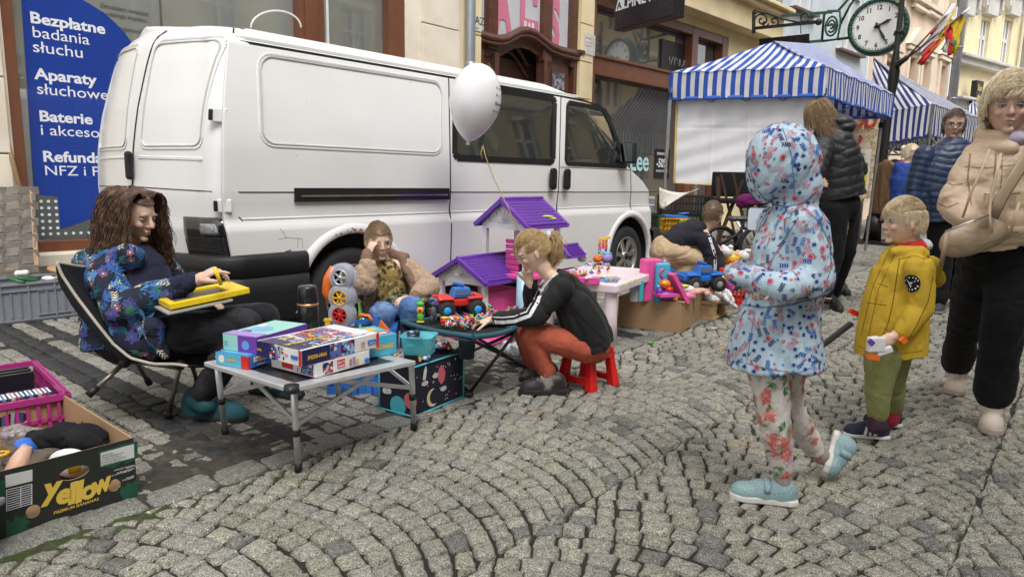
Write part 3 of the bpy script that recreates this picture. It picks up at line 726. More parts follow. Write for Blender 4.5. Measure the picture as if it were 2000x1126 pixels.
dhandle(-1.415,1.125);dhandle(-1.205,1.125)
r_=M(blackp,VT);strip(r_,[(-3.99,1.0),(-2.675,1.0)],.085,.012);r_.use(chrome);strip(r_,[(-3.95,.993),(-2.70,.993)],.012,.018);r_.build('slide_rail',van)
for zz in(1.44,.94):
 h=M(paint,VT);h.box((-4.425,skin(-4.4,zz)[1]-.006,zz),(.078,.022,.075),(0,0,-.45));h.use(blackp);h.box((-4.47,skin(-4.4,zz)[1]+.008,zz),(.022,.03,.06),(0,0,-.45));h.build('door_hinge',van,bevel=.006)
a_=M(blackp,VT);a_.tube([(-2.0+0.2,.5,1.985),(-1.86,.5,2.07)],[.018,.012]);a_.lathe([(0.03,0),(.022,.03),(0.016,.05)],Matrix.Translation((-1.79,.5,1.96)));a_.build('aerial_stub',van)
def rskin(y,z,off=0.0):
 ys=side_y(z)+.014;r=.16;y0=ys;y1=2*HALF-ys;xc=rear_x(z)+.14
 if y<y0+r:a=math.acos(max(-1,min(1,1-(y-y0)/r)));x=xc+r*(1-sin(a))
 elif y>y1-r:a=math.acos(max(-1,min(1,1-(y1-y)/r)));x=xc+r*(1-sin(a))
 else:f=(y-y0-r)/(y1-y0-2*r);x=xc-.14*(1-(2*f-1)**2)
 return Vector((x-off,y,z))
def rstrip(m,pts,w,off=.004):
 for a,b in zip(pts[:-1],pts[1:]):
  n=max(1,int(hypot(b[0]-a[0],b[1]-a[1])/.04));d=Vector((0,b[0]-a[0],b[1]-a[1])).normalized();nn=Vector((0,-d.z,d.y))*w/2;rs=[]
  for i in range(n+1):
   y=a[0]+(b[0]-a[0])*i/n;z=a[1]+(b[1]-a[1])*i/n;c=rskin(y,z,off);c2=rskin(y,z,-.004);rs.append([c-nn,c+nn,c2+nn,c2-nn])
  m.rings(rs,True,smooth=False)
g=M(gap,VT);rstrip(g,[(.78,.60),(.77,1.1),(.70,1.93)],.010);rstrip(g,[(.10,1.02),(.78,1.035),(1.7,1.02)],.005,.002);rstrip(g,[(side_y(z)+.030,z)for z in(.66,.8,.95,1.1,1.25,1.4,1.55,1.7,1.8,1.88,1.92)],.011);g.build('rear_shut_line',van)
g=M(paint,VT)
for(ya,yb)in((.17,.68),(.84,1.60)):rstrip(g,rr_pts(ya,1.26,yb,1.86,.06),.014,.006)
rstrip(g,[(.16,1.20),(.70,1.21)],.02,.004);rstrip(g,[(.84,1.21),(1.66,1.20)],.014,.004)
g.build('rear_panel_frame',van,bevel=.004)
g=M(gs,VT)
for(ya,yb)in((.186,.664),(.856,1.584)):rstrip(g,rr_pts(ya,1.276,yb,1.844,.05),.006,.0085)
g.build('rear_panel_groove',van)
h=M(blackp,VT);c=rskin(.75,1.16,.03);h.box(c,(.04,.05,.17));h.build('rear_handle',van,bevel=.018,seg=3)
def lamp(y0_,x1_,z0,z1,off,m_):
 rs=[]
 pts=[rskin(y,0.8)for y in np.linspace(y0_,side_y(.8)+.02,8)]
 for z in np.linspace(z0,z1,6):
  q=[rskin(y,z,off)for y in np.linspace(y0_,side_y(z)+x1_,13)]
  rs.append(q)
 m_.add([tuple(p)for r in rs for p in r],[(i*len(rs[0])+j,i*len(rs[0])+j+1,(i+1)*len(rs[0])+j+1,(i+1)*len(rs[0])+j)for i in range(5)for j in range(len(rs[0])-1)],None,True)
lampb=mat('lamp_black',(.012,.012,.014),.08,var=.1,coat=1);lensm=mat('lamp_clear',(.30,.30,.32),.2,metal=.6,var=.3,vs=60,bump=.9,bs=90)
l_=M(lampb,VT);lamp(.30,.024,.645,.872,.014,l_);ob=l_.build('tail_lamp',van,solid=.02)
l_=M(lensm,VT);lamp(.17,.06,.775,.838,.028,l_)
l_.build('reflector',ob,solid=.006)
l_=M(mat('lamp_ribs',(.03,.028,.027),.2,var=.2),VT)
for z in np.linspace(.66,.75,8):lamp(.28,.03,z,z+.004,.030,l_)
l_.build('lens_rib',ob,solid=.004)
def bumper(zs_,name,x_end,rear=True):
 m=M(blackp,VT);m.smooth=True;rs=[]
 for z,o_ in zs_:
  q=[]
  if rear:
   q=[Vector((x,side_y(.6)-o_,z))for x in np.linspace(x_end,rear_x(.6)+.20,8)]
   yy=np.linspace(0,1,24)
   for f in yy[1:-1]:
    y=.03+f*(2*HALF-.06);c=rskin(min(max(y,side_y(z)+.02),2*HALF-side_y(z)-.02),.6,o_+.05);q.append(Vector((c.x,-o_+f*(2*HALF+2*o_),z)))
   q+=[Vector((x,2*HALF-side_y(.6)+o_,z))for x in np.linspace(rear_x(.6)+.20,x_end,8)]
  rs.append(q)
 n=len(rs[0]);m.add([tuple(p)for r in rs for p in r],[(i*n+j,i*n+j+1,(i+1)*n+j+1,(i+1)*n+j)for i in range(len(rs)-1)for j in range(n-1)],None,True)
 return m.build(name,van)
bumper([(.655,-.03),(.658,-.005),(.652,.02),(.63,.035),(.535,.036),(.53,.026),(.52,.026),(.515,.036),(.42,.034),(.30,.02),(.24,-.01)],'rear_bumper',-3.93)
m=M(blackp,VT);m.smooth=True;rs=[]
for z,o_ in((.60,-.03),(.605,.01),(.58,.045),(.45,.055),(.3,.04),(.24,.0)):
 q=[Vector((x,side_y(.6)-o_,z))for x in np.linspace(.42,.56,4)]
 for f in np.linspace(0,1,18)[1:-1]:q.append(Vector((.66+.17*(1-(2*f-1)**2)**.6+o_,-o_+f*(2*HALF+2*o_),z)))
 q+=[Vector((x,2*HALF-side_y(.6)+o_,z))for x in np.linspace(.56,.42,4)];rs.append(q)
n=len(rs[0]);m.add([tuple(p)for r in rs for p in r],[(i*n+j,i*n+j+1,(i+1)*n+j+1,(i+1)*n+j)for i in range(len(rs)-1)for j in range(n-1)],None,True);m.build('front_bumper',van)
for cx in(FX,RX):
 a_=M(paint,VT);a_.smooth=True;rs=[]
 for a in np.linspace(-8,188,40):
  ca,sa=cos(radians(a)),sin(radians(a));rs.append([Vector((cx+r*ca,y,.34+r*sa))for r,y in((.475,.006),(.455,-.014),(.415,-.016),(.405,.004),(.405,.03))])
 n=5;a_.add([tuple(p)for r in rs for p in r],[(i*n+j,(i+1)*n+j,(i+1)*n+j+1,i*n+j+1)for i in range(len(rs)-1)for j in range(n-1)],None,True);a_.build('arch_lip',van)
 d=M(dark,VT);d.lathe([(.43,0),(.43,-.75),(0,-.75)],Matrix.Translation((cx,.01,.36))@Matrix.Rotation(pi/2,4,'X'),30,arc=2*pi);d.build('wheel_arch',van)
ru=M(rust,VT)
for a in range(18):
 a0=random.uniform(62,112);r=random.uniform(.412,.436)if random.random()<.8 else random.uniform(.43,.45);c=Vector((RX+r*cos(radians(a0)),-.0165,.34+r*sin(radians(a0))))
 k=random.uniform(.003,.008);ru.ell(c,(k*1.6,.0015,k),n=6,m=4)
for(x,z)in[(-4.425,.66+.03*i)for i in range(4)]+[(-4.428,.90),(-4.42,.93),(-4.43,.86)]:ru.ell(skin(x,z,.004),(.004,.002,.012),n=6,m=4)
ru.use(gap);strip(ru,[(-4.10,.80),(-4.06,.745)],.0016,.001);strip(ru,[(-4.115,.735),(-4.06,.745),(-3.95,.73)],.0016,.001);strip(ru,[(-3.98,.73),(-3.985,.68)],.0014,.001)
strip(ru,[(-3.95,.73),(-3.95,.67)],.001,.001);strip(ru,[(-4.03,.668),(-4.07,.66)],.003,.004)
ru.build('rust_stain',van)
sc=M(mat('paint_chip',(.2,.19,.17),.7,var=.2),VT)
for k in range(60):
 x=random.uniform(-4.3,.5);z=random.choice([random.uniform(.45,.8),random.uniform(.9,1.8)]);
 if in_poly(x,z,WIN1)or in_poly(x,z,WIN2)or(z<.83 and(hypot(x,z-.34)<.5 or hypot(x-RX,z-.34)<.5)):continue
 c=Vector(skin(x,z,.0005));sc.ell(c,(random.uniform(.001,.004),.0008,random.uniform(.001,.003)),n=6,m=4)
sc.build('paint_chip',van)
d=M(blackp,VT);d.box((-1.75,.10,.30),(3.0,.08,.08));d.box((-1.9,.95,.30),(5.0,1.5,.06));d.build('underbody',van)
def wheel(cx,y,parent):
 T=VT@Matrix.Translation((cx,y,.325))@Matrix.Rotation(pi/2,4,'X')
 e=thing('wheel','','',T);del e['label'];del e['category'];e.parent=parent;e.matrix_parent_inverse=parent.matrix_world.inverted()
 bpy.context.view_layer.update()
 w=M(rubber,T);prof=[(.20,-.20),(.235,-.205),(.30,-.20),(.318,-.185),(.325,-.15),(.325,-.05),(.318,-.012),(.30,.004),(.27,.008),(.235,.004),(.215,.0),(.205,-.012)]
 w.lathe(prof,n=48)
 for k in range(64):
  a=2*pi*k/64
  for r,z0_,z1_ in((.3265,-.16,-.11),(.3265,-.095,-.045)):
   w.box((r*cos(a),r*sin(a),(z0_+z1_)/2+(k%2)*.006),(.006,.020,.042),(0,0,a))
 w.build('tyre',e)
 r=M(alloy,T);r.lathe([(.212,-.19),(.195,-.15),(.19,-.03),(.208,-.006),(.215,.002),(.212,.006),(.204,.003),(.196,-.012),(.185,-.02)],n=48)
 for k in range(7):
  a=2*pi*k/7+.2
  for sg in(0,):
   pts=[]
   r.rings([[Vector((rr*cos(a)-ww*sin(a)*q,rr*sin(a)+ww*cos(a)*q,zz+dz))for q,dz in((-1,-.02),(-.8,0),(.8,0),(1,-.02))]for rr,ww,zz in((.04,.022,-.012),(.08,.020,-.010),(.13,.024,-.012),(.17,.030,-.016),(.196,.038,-.014))],True,smooth=False)
 r.lathe([(.0,.0),(.03,.0),(.055,-.006),(.06,-.03)],n=24);r.build('rim',e)
 r=M(blackp,T);r.lathe([(0,.012),(.026,.012),(.033,.004),(.034,-.01)],n=20);r.use(dark);r.lathe([(0,-.10),(.195,-.10)],n=24);r.use(mat('brake_disc',(.12,.10,.09),.5,metal=.6));r.lathe([(0,-.07),(.135,-.07),(.135,-.09)],n=30);r.build('hub_cap',e)
for cx,y in((FX,.035),(RX,.035),(FX,2*HALF-.25),(RX,2*HALF-.25)):wheel(cx,y,van)
mm=M(blackp,VT);c=Vector((-.25,-.10,1.40));mm.box(c,(.09,.15,.22),(0,0,.25),.92);mm.box((-.25,-.01,1.33),(.10,.10,.05));ob=mm.build('side_mirror',van,bevel=.03,seg=3)
mm=M(mat('mirror_glass',(.10,.11,.11),.02,metal=1,var=0,rv=0),VT);mm.box(c+Vector((-.047,.01,0)),(.004,.12,.18),(0,0,.25));mm.build('mirror_pane',ob)
hl=M(lensm,VT);hl.box((.57,.16,.86),(.14,.22,.19),(0,0,.5));hl.build('headlight',van,bevel=.02)
for ch in van.children:
 if ch.type=='MESH':
  for v in ch.data.vertices:
   c=v.co
   if c.z>1.24 and ch.name not in('side_mirror',):
    f=min(side_y(c.z),.14)/3.74;c.x+=(c.x+6.39)*(f-.0032);c.z+=(c.z-1.12)*(f-.0032)*1.5
def plane_uz(T,px,py):
 n=T.to_3x3().col[1];p=onpl(px,py,T.translation,n);q=T.inverted()@p;return q.x,q.z
def hall(T,x0,x1,z0,z1,holes,m,th=.22,extra=None):
 """wall slab with real openings: front at y=0, reveals th deep"""
 xs=sorted({x0,x1,*[h[0]for h in holes],*[h[1]for h in holes]});zz=sorted({z0,z1,*[h[2]for h in holes],*[h[3]for h in holes]})
 xs=[x for x in xs if x0<=x<=x1];zz=[z for z in zz if z0<=z<=z1]
 g=M(m,T)
 for a,b in zip(xs[:-1],xs[1:]):
  for c,d in zip(zz[:-1],zz[1:]):
   cx,cz=(a+b)/2,(c+d)/2
   if any(h[0]<cx<h[1]and h[2]<cz<h[3]for h in holes):continue
   g.add([(a,0,c),(b,0,c),(b,0,d),(a,0,d)],[(0,1,2,3)])
 for h in holes:
  a,b,c,d=h
  g.add([(a,0,c),(b,0,c),(b,th,c),(a,th,c)],[(0,3,2,1)]);g.add([(a,0,d),(b,0,d),(b,th,d),(a,th,d)],[(0,1,2,3)])
  g.add([(a,0,c),(a,0,d),(a,th,d),(a,th,c)],[(0,3,2,1)]);g.add([(b,0,c),(b,0,d),(b,th,d),(b,th,c)],[(0,1,2,3)])
 return g
def plaster(n,c,**k):return mat(n,c,.9,var=.10,vs=1.6,bump=.25,bs=35,spec=.2,**k)
stone1=plaster('sandstone',(.76,.69,.57),col2=(.70,.62,.50),c2s=1.5);yell=plaster('yellow_plaster',(.80,.67,.42),col2=(.75,.61,.38),c2s=1.2)
brown=mat('brown_frame',(.165,.062,.032),.35,var=.12,vs=5,coat=.15);oak=mat('dark_wood',(.10,.038,.022),.4,var=.25,vs=14,bump=.2,bs=50,coat=.2)
shopg=mat('shop_glass',(.24,.26,.24),.035,var=.25,vs=.9,spec=.9,rv=0);shopg.node_tree.nodes['Principled BSDF'].inputs['IOR'].default_value=2.2
darkg=mat('dark_glass',(.03,.032,.035),.03,var=.2,vs=.9,spec=.9,rv=0);darkg.node_tree.nodes['Principled BSDF'].inputs['IOR'].default_value=2.0
white=mat('white_paint',(.75,.75,.73),.5,var=.05);blueposter=mat('blue_film',(.009,.045,.30),.25,var=.06,vs=1,coat=.3)
whitef=mat('white_film',(.78,.80,.85),.5,var=0,rv=0);zinc=mat('zinc',(.33,.36,.40),.35,metal=.5,var=.12,vs=3);iron=mat('black_iron',(.015,.015,.016),.45,var=.1)
T1=frame(st(-14,-3.3),E1)
def U1(px,py):return plane_uz(T1,px,py)
def rect_px(Uf,x0,y0,x1,y1):
 ym=(y0+y1)/2;xm=(x0+x1)/2;return Uf(x0,ym)[0],Uf(x1,ym)[0],Uf(xm,y1)[1],Uf(xm,y0)[1]
b1=thing('shop_building','sandstone faced building with wide brown framed shop windows behind the van','building',T1)
uw0=U1(16,180)[0];uj=U1(612,60)[0];uw1=U1(790,90)[0];ub1=U1(900,60)[0];zsill=U1(100,492)[1]
HZ=3.7
H1=(uw0,U1(606,50)[0],zsill,HZ);H2=(U1(606,50)[0]+.001,uw1,zsill,HZ)
g=hall(T1,-6,ub1,0,11,[(uw0,uw1,zsill,HZ)]+[(x,x+1.15,4.9,7.1)for x in(-4,8.4,10.7,13.0)],stone1,.25);g.build('wall',b1)
g=M(stone1,T1)
def blocks(xa,xb,za,zb,hstep=.62):
 z=za;k=0
 while z<zb-.05:
  g.box(((xa+xb)/2,-.02,z+hstep/2-.006),(xb-xa,.04,min(hstep,zb-z)-.014));z+=hstep;k+=1
blocks(-6,uw0-.03,.02,3.9);blocks(U1(822,90)[0],U1(893,90)[0],.02,4.4);g.build('stone_block',b1,bevel=.006)
g=M(stone1,T1);g.box(((uw0+uw1)/2,-.05,zsill-.06),(uw1-uw0,.14,.10));g.box(((uw0+uw1)/2,-.03,4.2),(uw1-uw0+.4,.1,.2));g.build('window_sill',b1,bevel=.008)
fr=M(brown,T1);zf0=U1(120,470)[1]
fr.box(((uw0+U1(36,180)[0])/2,.07,(zsill+HZ)/2),(U1(44,180)[0]-uw0,.12,HZ-zsill-.01));fr.box(((uw0+uw1)/2,.075,(zsill+zf0)/2),(uw1-uw0-.02,.11,zf0-zsill))
a0,a1=U1(586,60)[0],U1(632,60)[0];fr.box(((a0+a1)/2,.06,(zsill+HZ)/2),(a1-a0,.14,HZ-zsill-.02));fr.box(((a0+a1)/2-.02,-.02,(zsill+HZ)/2),((a1-a0)*.5,.03,HZ-zsill-.03))
a0,a1=U1(760,60)[0],uw1;fr.box(((a0+a1)/2,.06,(zsill+HZ)/2),(a1-a0,.14,HZ-zsill-.02));fr.box(((uw0+uw1)/2,.06,HZ-.06),(uw1-uw0,.13,.12));fr.use(white)
fr.box((U1(647,50)[0],.09,(zf0+HZ)/2),(.035,.05,HZ-zf0));fr.build('window_frame',b1,bevel=.006)
for a,b,mm in((uw0,U1(606,50)[0],shopg),(U1(606,50)[0],uw1,shopg)):
 w=M(mm,T1);w.box(((a+b)/2,.14,(zsill+HZ)/2),(b-a,.01,HZ-zsill));w.build('window_glass',b1)
for x in(-4,8.4,10.7,13.0):
 w=M(white,T1)
 for q in(.04,1.11,.575):w.box((x+q,.12,6.0),(.07,.08,2.2))
 for z in(4.94,7.06,6.3):w.box((x+.575,.12,z),(1.15,.08,.07))
 w.build('upper_window',b1)
 w=M(darkg,T1);w.box((x+.575,.15,6),(1.15,.01,2.2));w.build('upper_pane',b1)
posT=T1@Matrix.Translation((0,.128,0));bp=thing('window_advert','blue advert film with white Polish writing stuck on the shop window at far left','advert',posT)
def fpx(px,py):u,z=plane_uz(posT,px,py);return(u,z)
cxr=[(46,-60),(120,-60),(143,-10),(175,8),(205,27),(228,48),(243,64),(262,90),(290,150),(305,240),(300,330),(262,388),(215,412),(170,430),(142,440),(118,446),(112,384),(65,379)]
MX=posT@Matrix.Rotation(pi/2,4,'X')
p=M(blueposter);p.prism([fpx(*q)for q in[(38,-60)]+cxr[1:]+[(66,372)]],.003,MX)
p.build('advert_film',bp)
gf=mat('grey_film',(.10,.115,.11),.4,var=.1);p=M(gf);p.prism([fpx(*q)for q in[(66,380),(114,385),(119,448),(150,441),(210,418),(250,404),(255,462),(76,466)]],.0015,MX);p.build('grey_corner_film',bp)
p=M(whitef)
for i,yy in enumerate((393,406,419,432,445,457)):
 for j in range(3 if i<5 else 8):
  xx=80+i*1.0+j*14 if i<5 else 84+j*14.5;c=fpx(xx+j*.3,yy-(0 if i<5 else j*.5))
  p.prism([(c[0]+.013*cos(a*pi/6),c[1]+.013*sin(a*pi/6))for a in range(12)],.005,MX)
p.build('white_dot',bp)
p=M(whitef)
def wtext(m,s,px,py,hpx,bold,T=MX,Uf=fpx,dep=.005,sx=1.0,**k):
 a=Uf(px,py);b=Uf(px,py-hpx);m.text(s,(b[1]-a[1])/.72,T@Matrix.Translation((a[0],a[1],0)),dep,bold,sx=sx,**k)
for s_,x,y,h,bd,sx in(('Bezpłatne',58,44,22,.028,1.17),('badania',62,72,22,.002,1.15),('słuchu',63,101,23,.002,1.15),('Aparaty',68,154,22,.028,1.15),('słuchowe',71,183,22,.002,1.15),('Baterie',76,236,21,.028,1.15),('i akcesoria',78,263,21,.002,1.15),('Refundacja',83,315,21,.028,1.15),('NFZ i PFRON',86,342,20,.002,1.15)):
 wtext(p,s_,x,y,h,bd,sx=sx)
p.build('lettering',bp)
gt=mat('grey_lettering',(.09,.09,.085),.6,var=0);ft=M(gt)
fT=T1@Matrix.Translation((0,.132,0))@Matrix.Rotation(pi/2,4,'X');fU=U1
for s_,x,y,h in(('Zdradziłam wnuczce',206,10,9),('sekret udanego wypieku.',184,20,9),('Przyjemności',234,54,9)):wtext(ft,s_,x,y,h,.012,T=fT,Uf=fU,dep=.003,sx=.92)
a,b=fU(323,0),fU(325,46);ft.box((0,0,0),(0,0,0));o1=ft
for(xa,ya,xb,yb)in((322,-5,327,46),):q0=fU(xa,ya);q1=fU(xb,yb);ft.prism([(q0[0],q1[1]),(q0[0]+.02,q1[1]),(q0[0]+.02,q0[1]),(q0[0],q0[1])],.003,fT)
tag(ft.build('window_lettering',None),'small dark grey Polish writing on the glass above the van','lettering')
def pipe(name,pts,r,m,label,par=None):
 p_=M(m);p_.tube(pts,r,14)
 for q in pts[1:-1]if len(pts)>2 else[]:p_.lathe([(r*1.0,-.05),(r*1.18,-.045),(r*1.18,.045),(r,.05)],Matrix.Translation(q),16)
 for zz in np.arange(pts[0][2]+.7,pts[-1][2],1.9):p_.lathe([(r*1.0,-.02),(r*1.2,-.018),(r*1.2,.018),(r,.02)],Matrix.Translation((pts[0][0],pts[0][1],zz)),16)
 return tag(p_.build(name,None),label,'drainpipe')
px_=U1(909,60)[0];a=T1@Vector((px_,-.10,0));pipe('drainpipe',[a,a+Vector((0,0,2.67)),a+Vector((0,0,10.5))],.066,zinc,'grey drainpipe running up the wall beside the bar doorway')
ub2=U1(1157,100)[0]
b2=thing('bar_building','yellow plastered building with a carved dark wood bar doorway','building',T1@Matrix.Translation((ub1,0,0)))
dl,dr=U1(937,60)[0],U1(1131,80)[0]
g=hall(T1,ub1+.002,ub2,0,11,[(dl,dr,0,4.9),(dl+.2,dl+1.3,6.1,8.2)],yell,.35);g.build('wall',b2)
g=M(yell,T1)
for(a,b)in((U1(920,60)[0],dl),(dr,ub2-.03)):
 z=.05
 while z<5:g.box(((a+b)/2,-.02,z+.3),(b-a-.01,.04,.60));z+=.615
g.build('quoin_block',b2,bevel=.008)
w=M(oak,T1)
zt=U1(1000,60)[1]
def zz_(px,py):return U1(px,py)
for x0,x1 in((937,941),(958,976),(1066,1082),(1121,1133)):
 a=U1(x0,60)[0];b=U1(x1,60)[0];w.box(((a+b)/2,.10,4.0),(b-a,.14,2.0))
curve=[(936,70),(955,76),(976,80),(990,78),(1003,71),(1015,64),(1030,63),(1045,68),(1060,80),(1078,94),(1095,101),(1115,106),(1133,110)]
cp=[Vector((plane_uz(T1,x,y)[0],0,plane_uz(T1,x,y)[1]))for x,y in curve]
for off,r in((.02,.05),(-.05,.035),(.06,.03)):w.tube([c+Vector((0,.02-r*.4,off))for c in cp],r,8)
w.box((cp[-1].x-.02,.02,cp[-1].z+.06),(.16,.18,.06));
zl=0;n=len(cp)
w.add([tuple(c+Vector((0,.10,.02)))for c in cp]+[tuple(c+Vector((0,.10,-.22)))for c in cp],[(i,i+1,n+i+1,n+i)for i in range(n-1)])
for x0,x1,y in((938,978,.2),(1066,1130,.2)):
 a,b=U1(x0,120)[0],U1(x1,130)[0];zt_=U1((x0+x1)/2,100)[1]
 w.box(((a+b)/2,.16,zt_/2),(b-a,.08,zt_));w.box(((a+b)/2,.11,zt_-.45),((b-a)*.62,.05,.55));w.box(((a+b)/2,.09,zt_-.45),((b-a)*.4,.03,.38));w.box((a+.05,.08,zt_/2),(.09,.12,zt_));w.box((b-.05,.08,zt_/2),(.09,.12,zt_))
w.build('door_frame',b2,bevel=.008)
d=M(dark,T1);d.box(((dl+dr)/2,.5,2.2),(dr-dl,.04,4.8));d.use(oak);d.box(((dl+dr)/2,.44,1.5),(1.1,.05,3.0));c=plane_uz(T1,1022,150)
sc_=[Vector((c[0]-.55+1.1*i/20,.36,c[1]+.25+.35*sin(pi*i/20)))for i in range(21)];d.tube(sc_,.03,8);d.tube([p+Vector((0,.0,-.18))for p in sc_],.02,8);d.build('door',b2)
fg=mat('frosted_glass',(.52,.53,.55),.5,var=.06,vs=3);p=M(fg,T1);n=len(cp)
p.add([tuple(c_+Vector((0,.13,-.05)))for c_ in cp]+[(c_.x,.13,4.9)for c_ in cp],[(i,i+1,n+i+1,n+i)for i in range(n-1)]);p.build('transom_glass',b2)
pk=mat('pink_film',(.62,.18,.28),.5,var=.04);p=M(pk);TX=T1@Matrix.Translation((0,.122,0))@Matrix.Rotation(pi/2,4,'X')
for ch,x0,yb,hp,sx in(('D',912,62,92,.62),('A',979,52,95,.56),('L',1026,60,95,.62),("'",1050,60,92,.9),('S',1084,86,98,.56)):
 a=plane_uz(T1,x0,yb);b=plane_uz(T1,x0,yb-hp);p.text(ch,(b[1]-a[1])/.72,TX@Matrix.Translation((a[0],a[1],0)),.002,.05,sx=sx)
a,b=plane_uz(T1,1031,62),plane_uz(T1,1063,41);p.box((0,0,0),(0,0,0));p.T=TX;p.box(((a[0]+b[0])/2,(a[1]+b[1])/2-.0,.0035),(b[0]-a[0],b[1]-a[1],.004));p.T=Matrix()
p.use(whitef);p.text('BAR',.19,TX@Matrix.Translation((a[0]+.04,a[1]+.05,0)),.0068,.02,sx=.8);p.build('bar_lettering',b2)
ph=M(mat('photo_print',(.3,.3,.33),.5,col2=(.06,.06,.07),c2s=14,c2t=.5),T1);a,b=plane_uz(T1,1084,172),plane_uz(T1,1108,144);ph.box(((a[0]+b[0])/2,.06,(a[1]+b[1])/2),(b[0]-a[0],.01,b[1]-a[1]));ph.build('door_picture',b2)
def plaque(name,x0,y0,x1,y1,T,lab,lines,m=None,big=None,par=None):
 a,b=plane_uz(T,x0,y1),plane_uz(T,x1,y0);p=M(m or mat('plaque_white',(.66,.63,.58),.5));R2=T@Matrix.Translation((0,-.045,0))@Matrix.Rotation(pi/2,4,'X')
 p.T=R2;p.box(((a[0]+b[0])/2,(a[1]+b[1])/2,.004),(b[0]-a[0],b[1]-a[1],.008));p.T=Matrix();p.use(mat('ink',(.03,.03,.035),.7,var=0))
 Wd,Hh=b[0]-a[0],b[1]-a[1]
 for i,(s_,fy,fs,fx)in enumerate(lines):p.text(s_,fs*Hh,R2@Matrix.Translation((a[0]+fx*Wd,a[1]+fy*Hh,.0095)),0,.01)
 return tag(p.build(name,None),lab,'plaque')
plaque('gas_plate',906,35,936,56,T1,'pale metal plate marked GAZ beside the drainpipe',[('GAZ',.45,.75,.18),('Kurek główny',.12,.18,.15)])
plaque('info_plaque',1136,71,1158,105,T1,'small white enamel notice on the yellow pillar beside the bar door',[('Bar czynny',.75,.12,.1),('pn.-czw. 12-22',.55,.10,.1),('pt.-sob. 12-24',.38,.10,.1)])
P3=T1@Vector((ub2,0,0));d3=Vector((cos(radians(46.5)),sin(radians(46.5)),0));T3=frame(P3,d3);U3=lambda x,y:plane_uz(T3,x,y)
b3=thing('sports_shop_building','yellow building with tall brown framed glazing above the striped stall','building',T3)
u_end=U3(1424,80)[0];ub3=U3(1500,60)[0];ztop=U3(1330,42)[1]
g=hall(T3,.002,ub3,0,12,[(.03,u_end,.12,ztop),(1.2,2.4,6.9,9.0),(4.2,5.4,6.9,9.0)],yell,.45);g.build('wall',b3)
g=M(yell,T3);g.box((ub3/2,-.18,ztop+.42),(ub3+.1,.36,.5));g.box((ub3/2,-.26,ztop+.72),(ub3+.1,.5,.10));g.box((ub3/2,-.32,ztop+.82),(ub3+.1,.62,.08));g.build('cornice',b3,bevel=.01)
w=M(brown,T3)
zt0,zt1=U3(1230,150)[1],U3(1230,128)[1]
w.box((u_end/2,.12,(zt0+zt1)/2),(u_end,.18,.34));w.box((u_end/2,.02,(zt0+zt1)/2+.15),(u_end,.05,.05));w.box((u_end/2,.12,ztop-.08),(u_end,.18,.18))
for px2,wd in((1162,.12),(1360,.24),(1418,.2)):w.box((U3(px2,90)[0],.12,ztop/2+.05),(wd,.2,ztop-.15))
for px2 in(1412,1360):w.box((U3(px2,300)[0],.12,1.3),(.16,.16,2.6))
w.box((u_end/2,.1,.2),(u_end,.16,.25));w.build('window_frame',b3,bevel=.006)
sg3=mat('reflecting_glass',(.30,.30,.29),.04,metal=.75,var=.25,vs=.7,rv=0);w=M(sg3,T3);w.box((u_end/2,.24,(ztop+.12)/2),(u_end-.02,.012,ztop-.12));w.build('window_glass',b3)
for x in(1.2,4.2):
 w=M(white,T3)
 for q in(.04,1.16,.6):w.box((x+q,.3,7.95),(.07,.08,2.1))
 w.build('upper_window',b3);w=M(darkg,T3);w.box((x+.6,.34,7.95),(1.2,.01,2.1));w.build('upper_pane',b3)
TX3=T3@Matrix.Translation((0,.215,0))@Matrix.Rotation(pi/2,4,'X')
p=M(mat('shop_letters',(.45,.68,.72),.5,var=0));a=U3(1247,332);b=U3(1247,290);p.text('Lee',(b[1]-a[1])/.73,TX3@Matrix.Translation((a[0],a[1],0)),.003,.02,sx=.85);tag(p.build('shop_lettering',None),'pale blue shop name lettering on the glass behind the stall pole','lettering')
p=M(mat('discount_black',(.012,.012,.014),.4));a,b=U3(1296,348),U3(1326,292);p.T=TX3;p.box(((a[0]+b[0])/2,(a[1]+b[1])/2,.002),(b[0]-a[0],b[1]-a[1],.004));p.T=Matrix();p.use(whitef)
hh=b[1]-a[1]
for s_,fy,fs in(('DENIM DAYS',.80,.12),('-50%',.38,.42),('NA DRUGĄ SZTUKĘ',.22,.10)):p.text(s_,fs*hh,TX3@Matrix.Translation((a[0]+.04,a[1]+fy*hh,.006)),0,.02,sx=.8)
tag(p.build('discount_poster',None),'black discount poster reading -50 in the shop window','poster')
p=M(iron);a,b=U3(1306,150),U3(1372,92);T_=TX3;p.T=T_;p.box(((a[0]+b[0])/2,(a[1]+b[1])/2,.012),(b[0]-a[0],b[1]-a[1],.03));p.T=Matrix();p.use(mat('sign_reflection_grey',(.28,.28,.28),.5))  # reflection of a hanging sign, modelled as a dark panel with a grey scribble
pts=[T_@Vector((a[0]+.25+.012*i*2.4+.03*cos(i*.9),(a[1]+b[1])/2+.09*sin(i*1.25)*(1 if i%5 else 1.6),.03))for i in range(46)];p.tube(pts,.008,5);tag(p.build('sign_reflection',None),'dark reflection of a sign with faint grey handwriting, modelled on the upper shop glass','sign')
sg=M(mat('sign_black',(.012,.012,.013),.3,var=.05));c=T3@Vector((0,0,0));ctr=onpl(1258,12,T3.translation-T3.to_3x3().col[1]*1.0,T3.to_3x3().col[1])
l0=at(1199,40,11.8);r0=at(1314,36,10.7)
Ts=frame((l0+r0)/2,(r0-l0)*Vector((1,1,0)));wd=((r0-l0)*Vector((1,1,0))).length;zb=at(1199,60,11.8).z;Ts.translation.z=zb
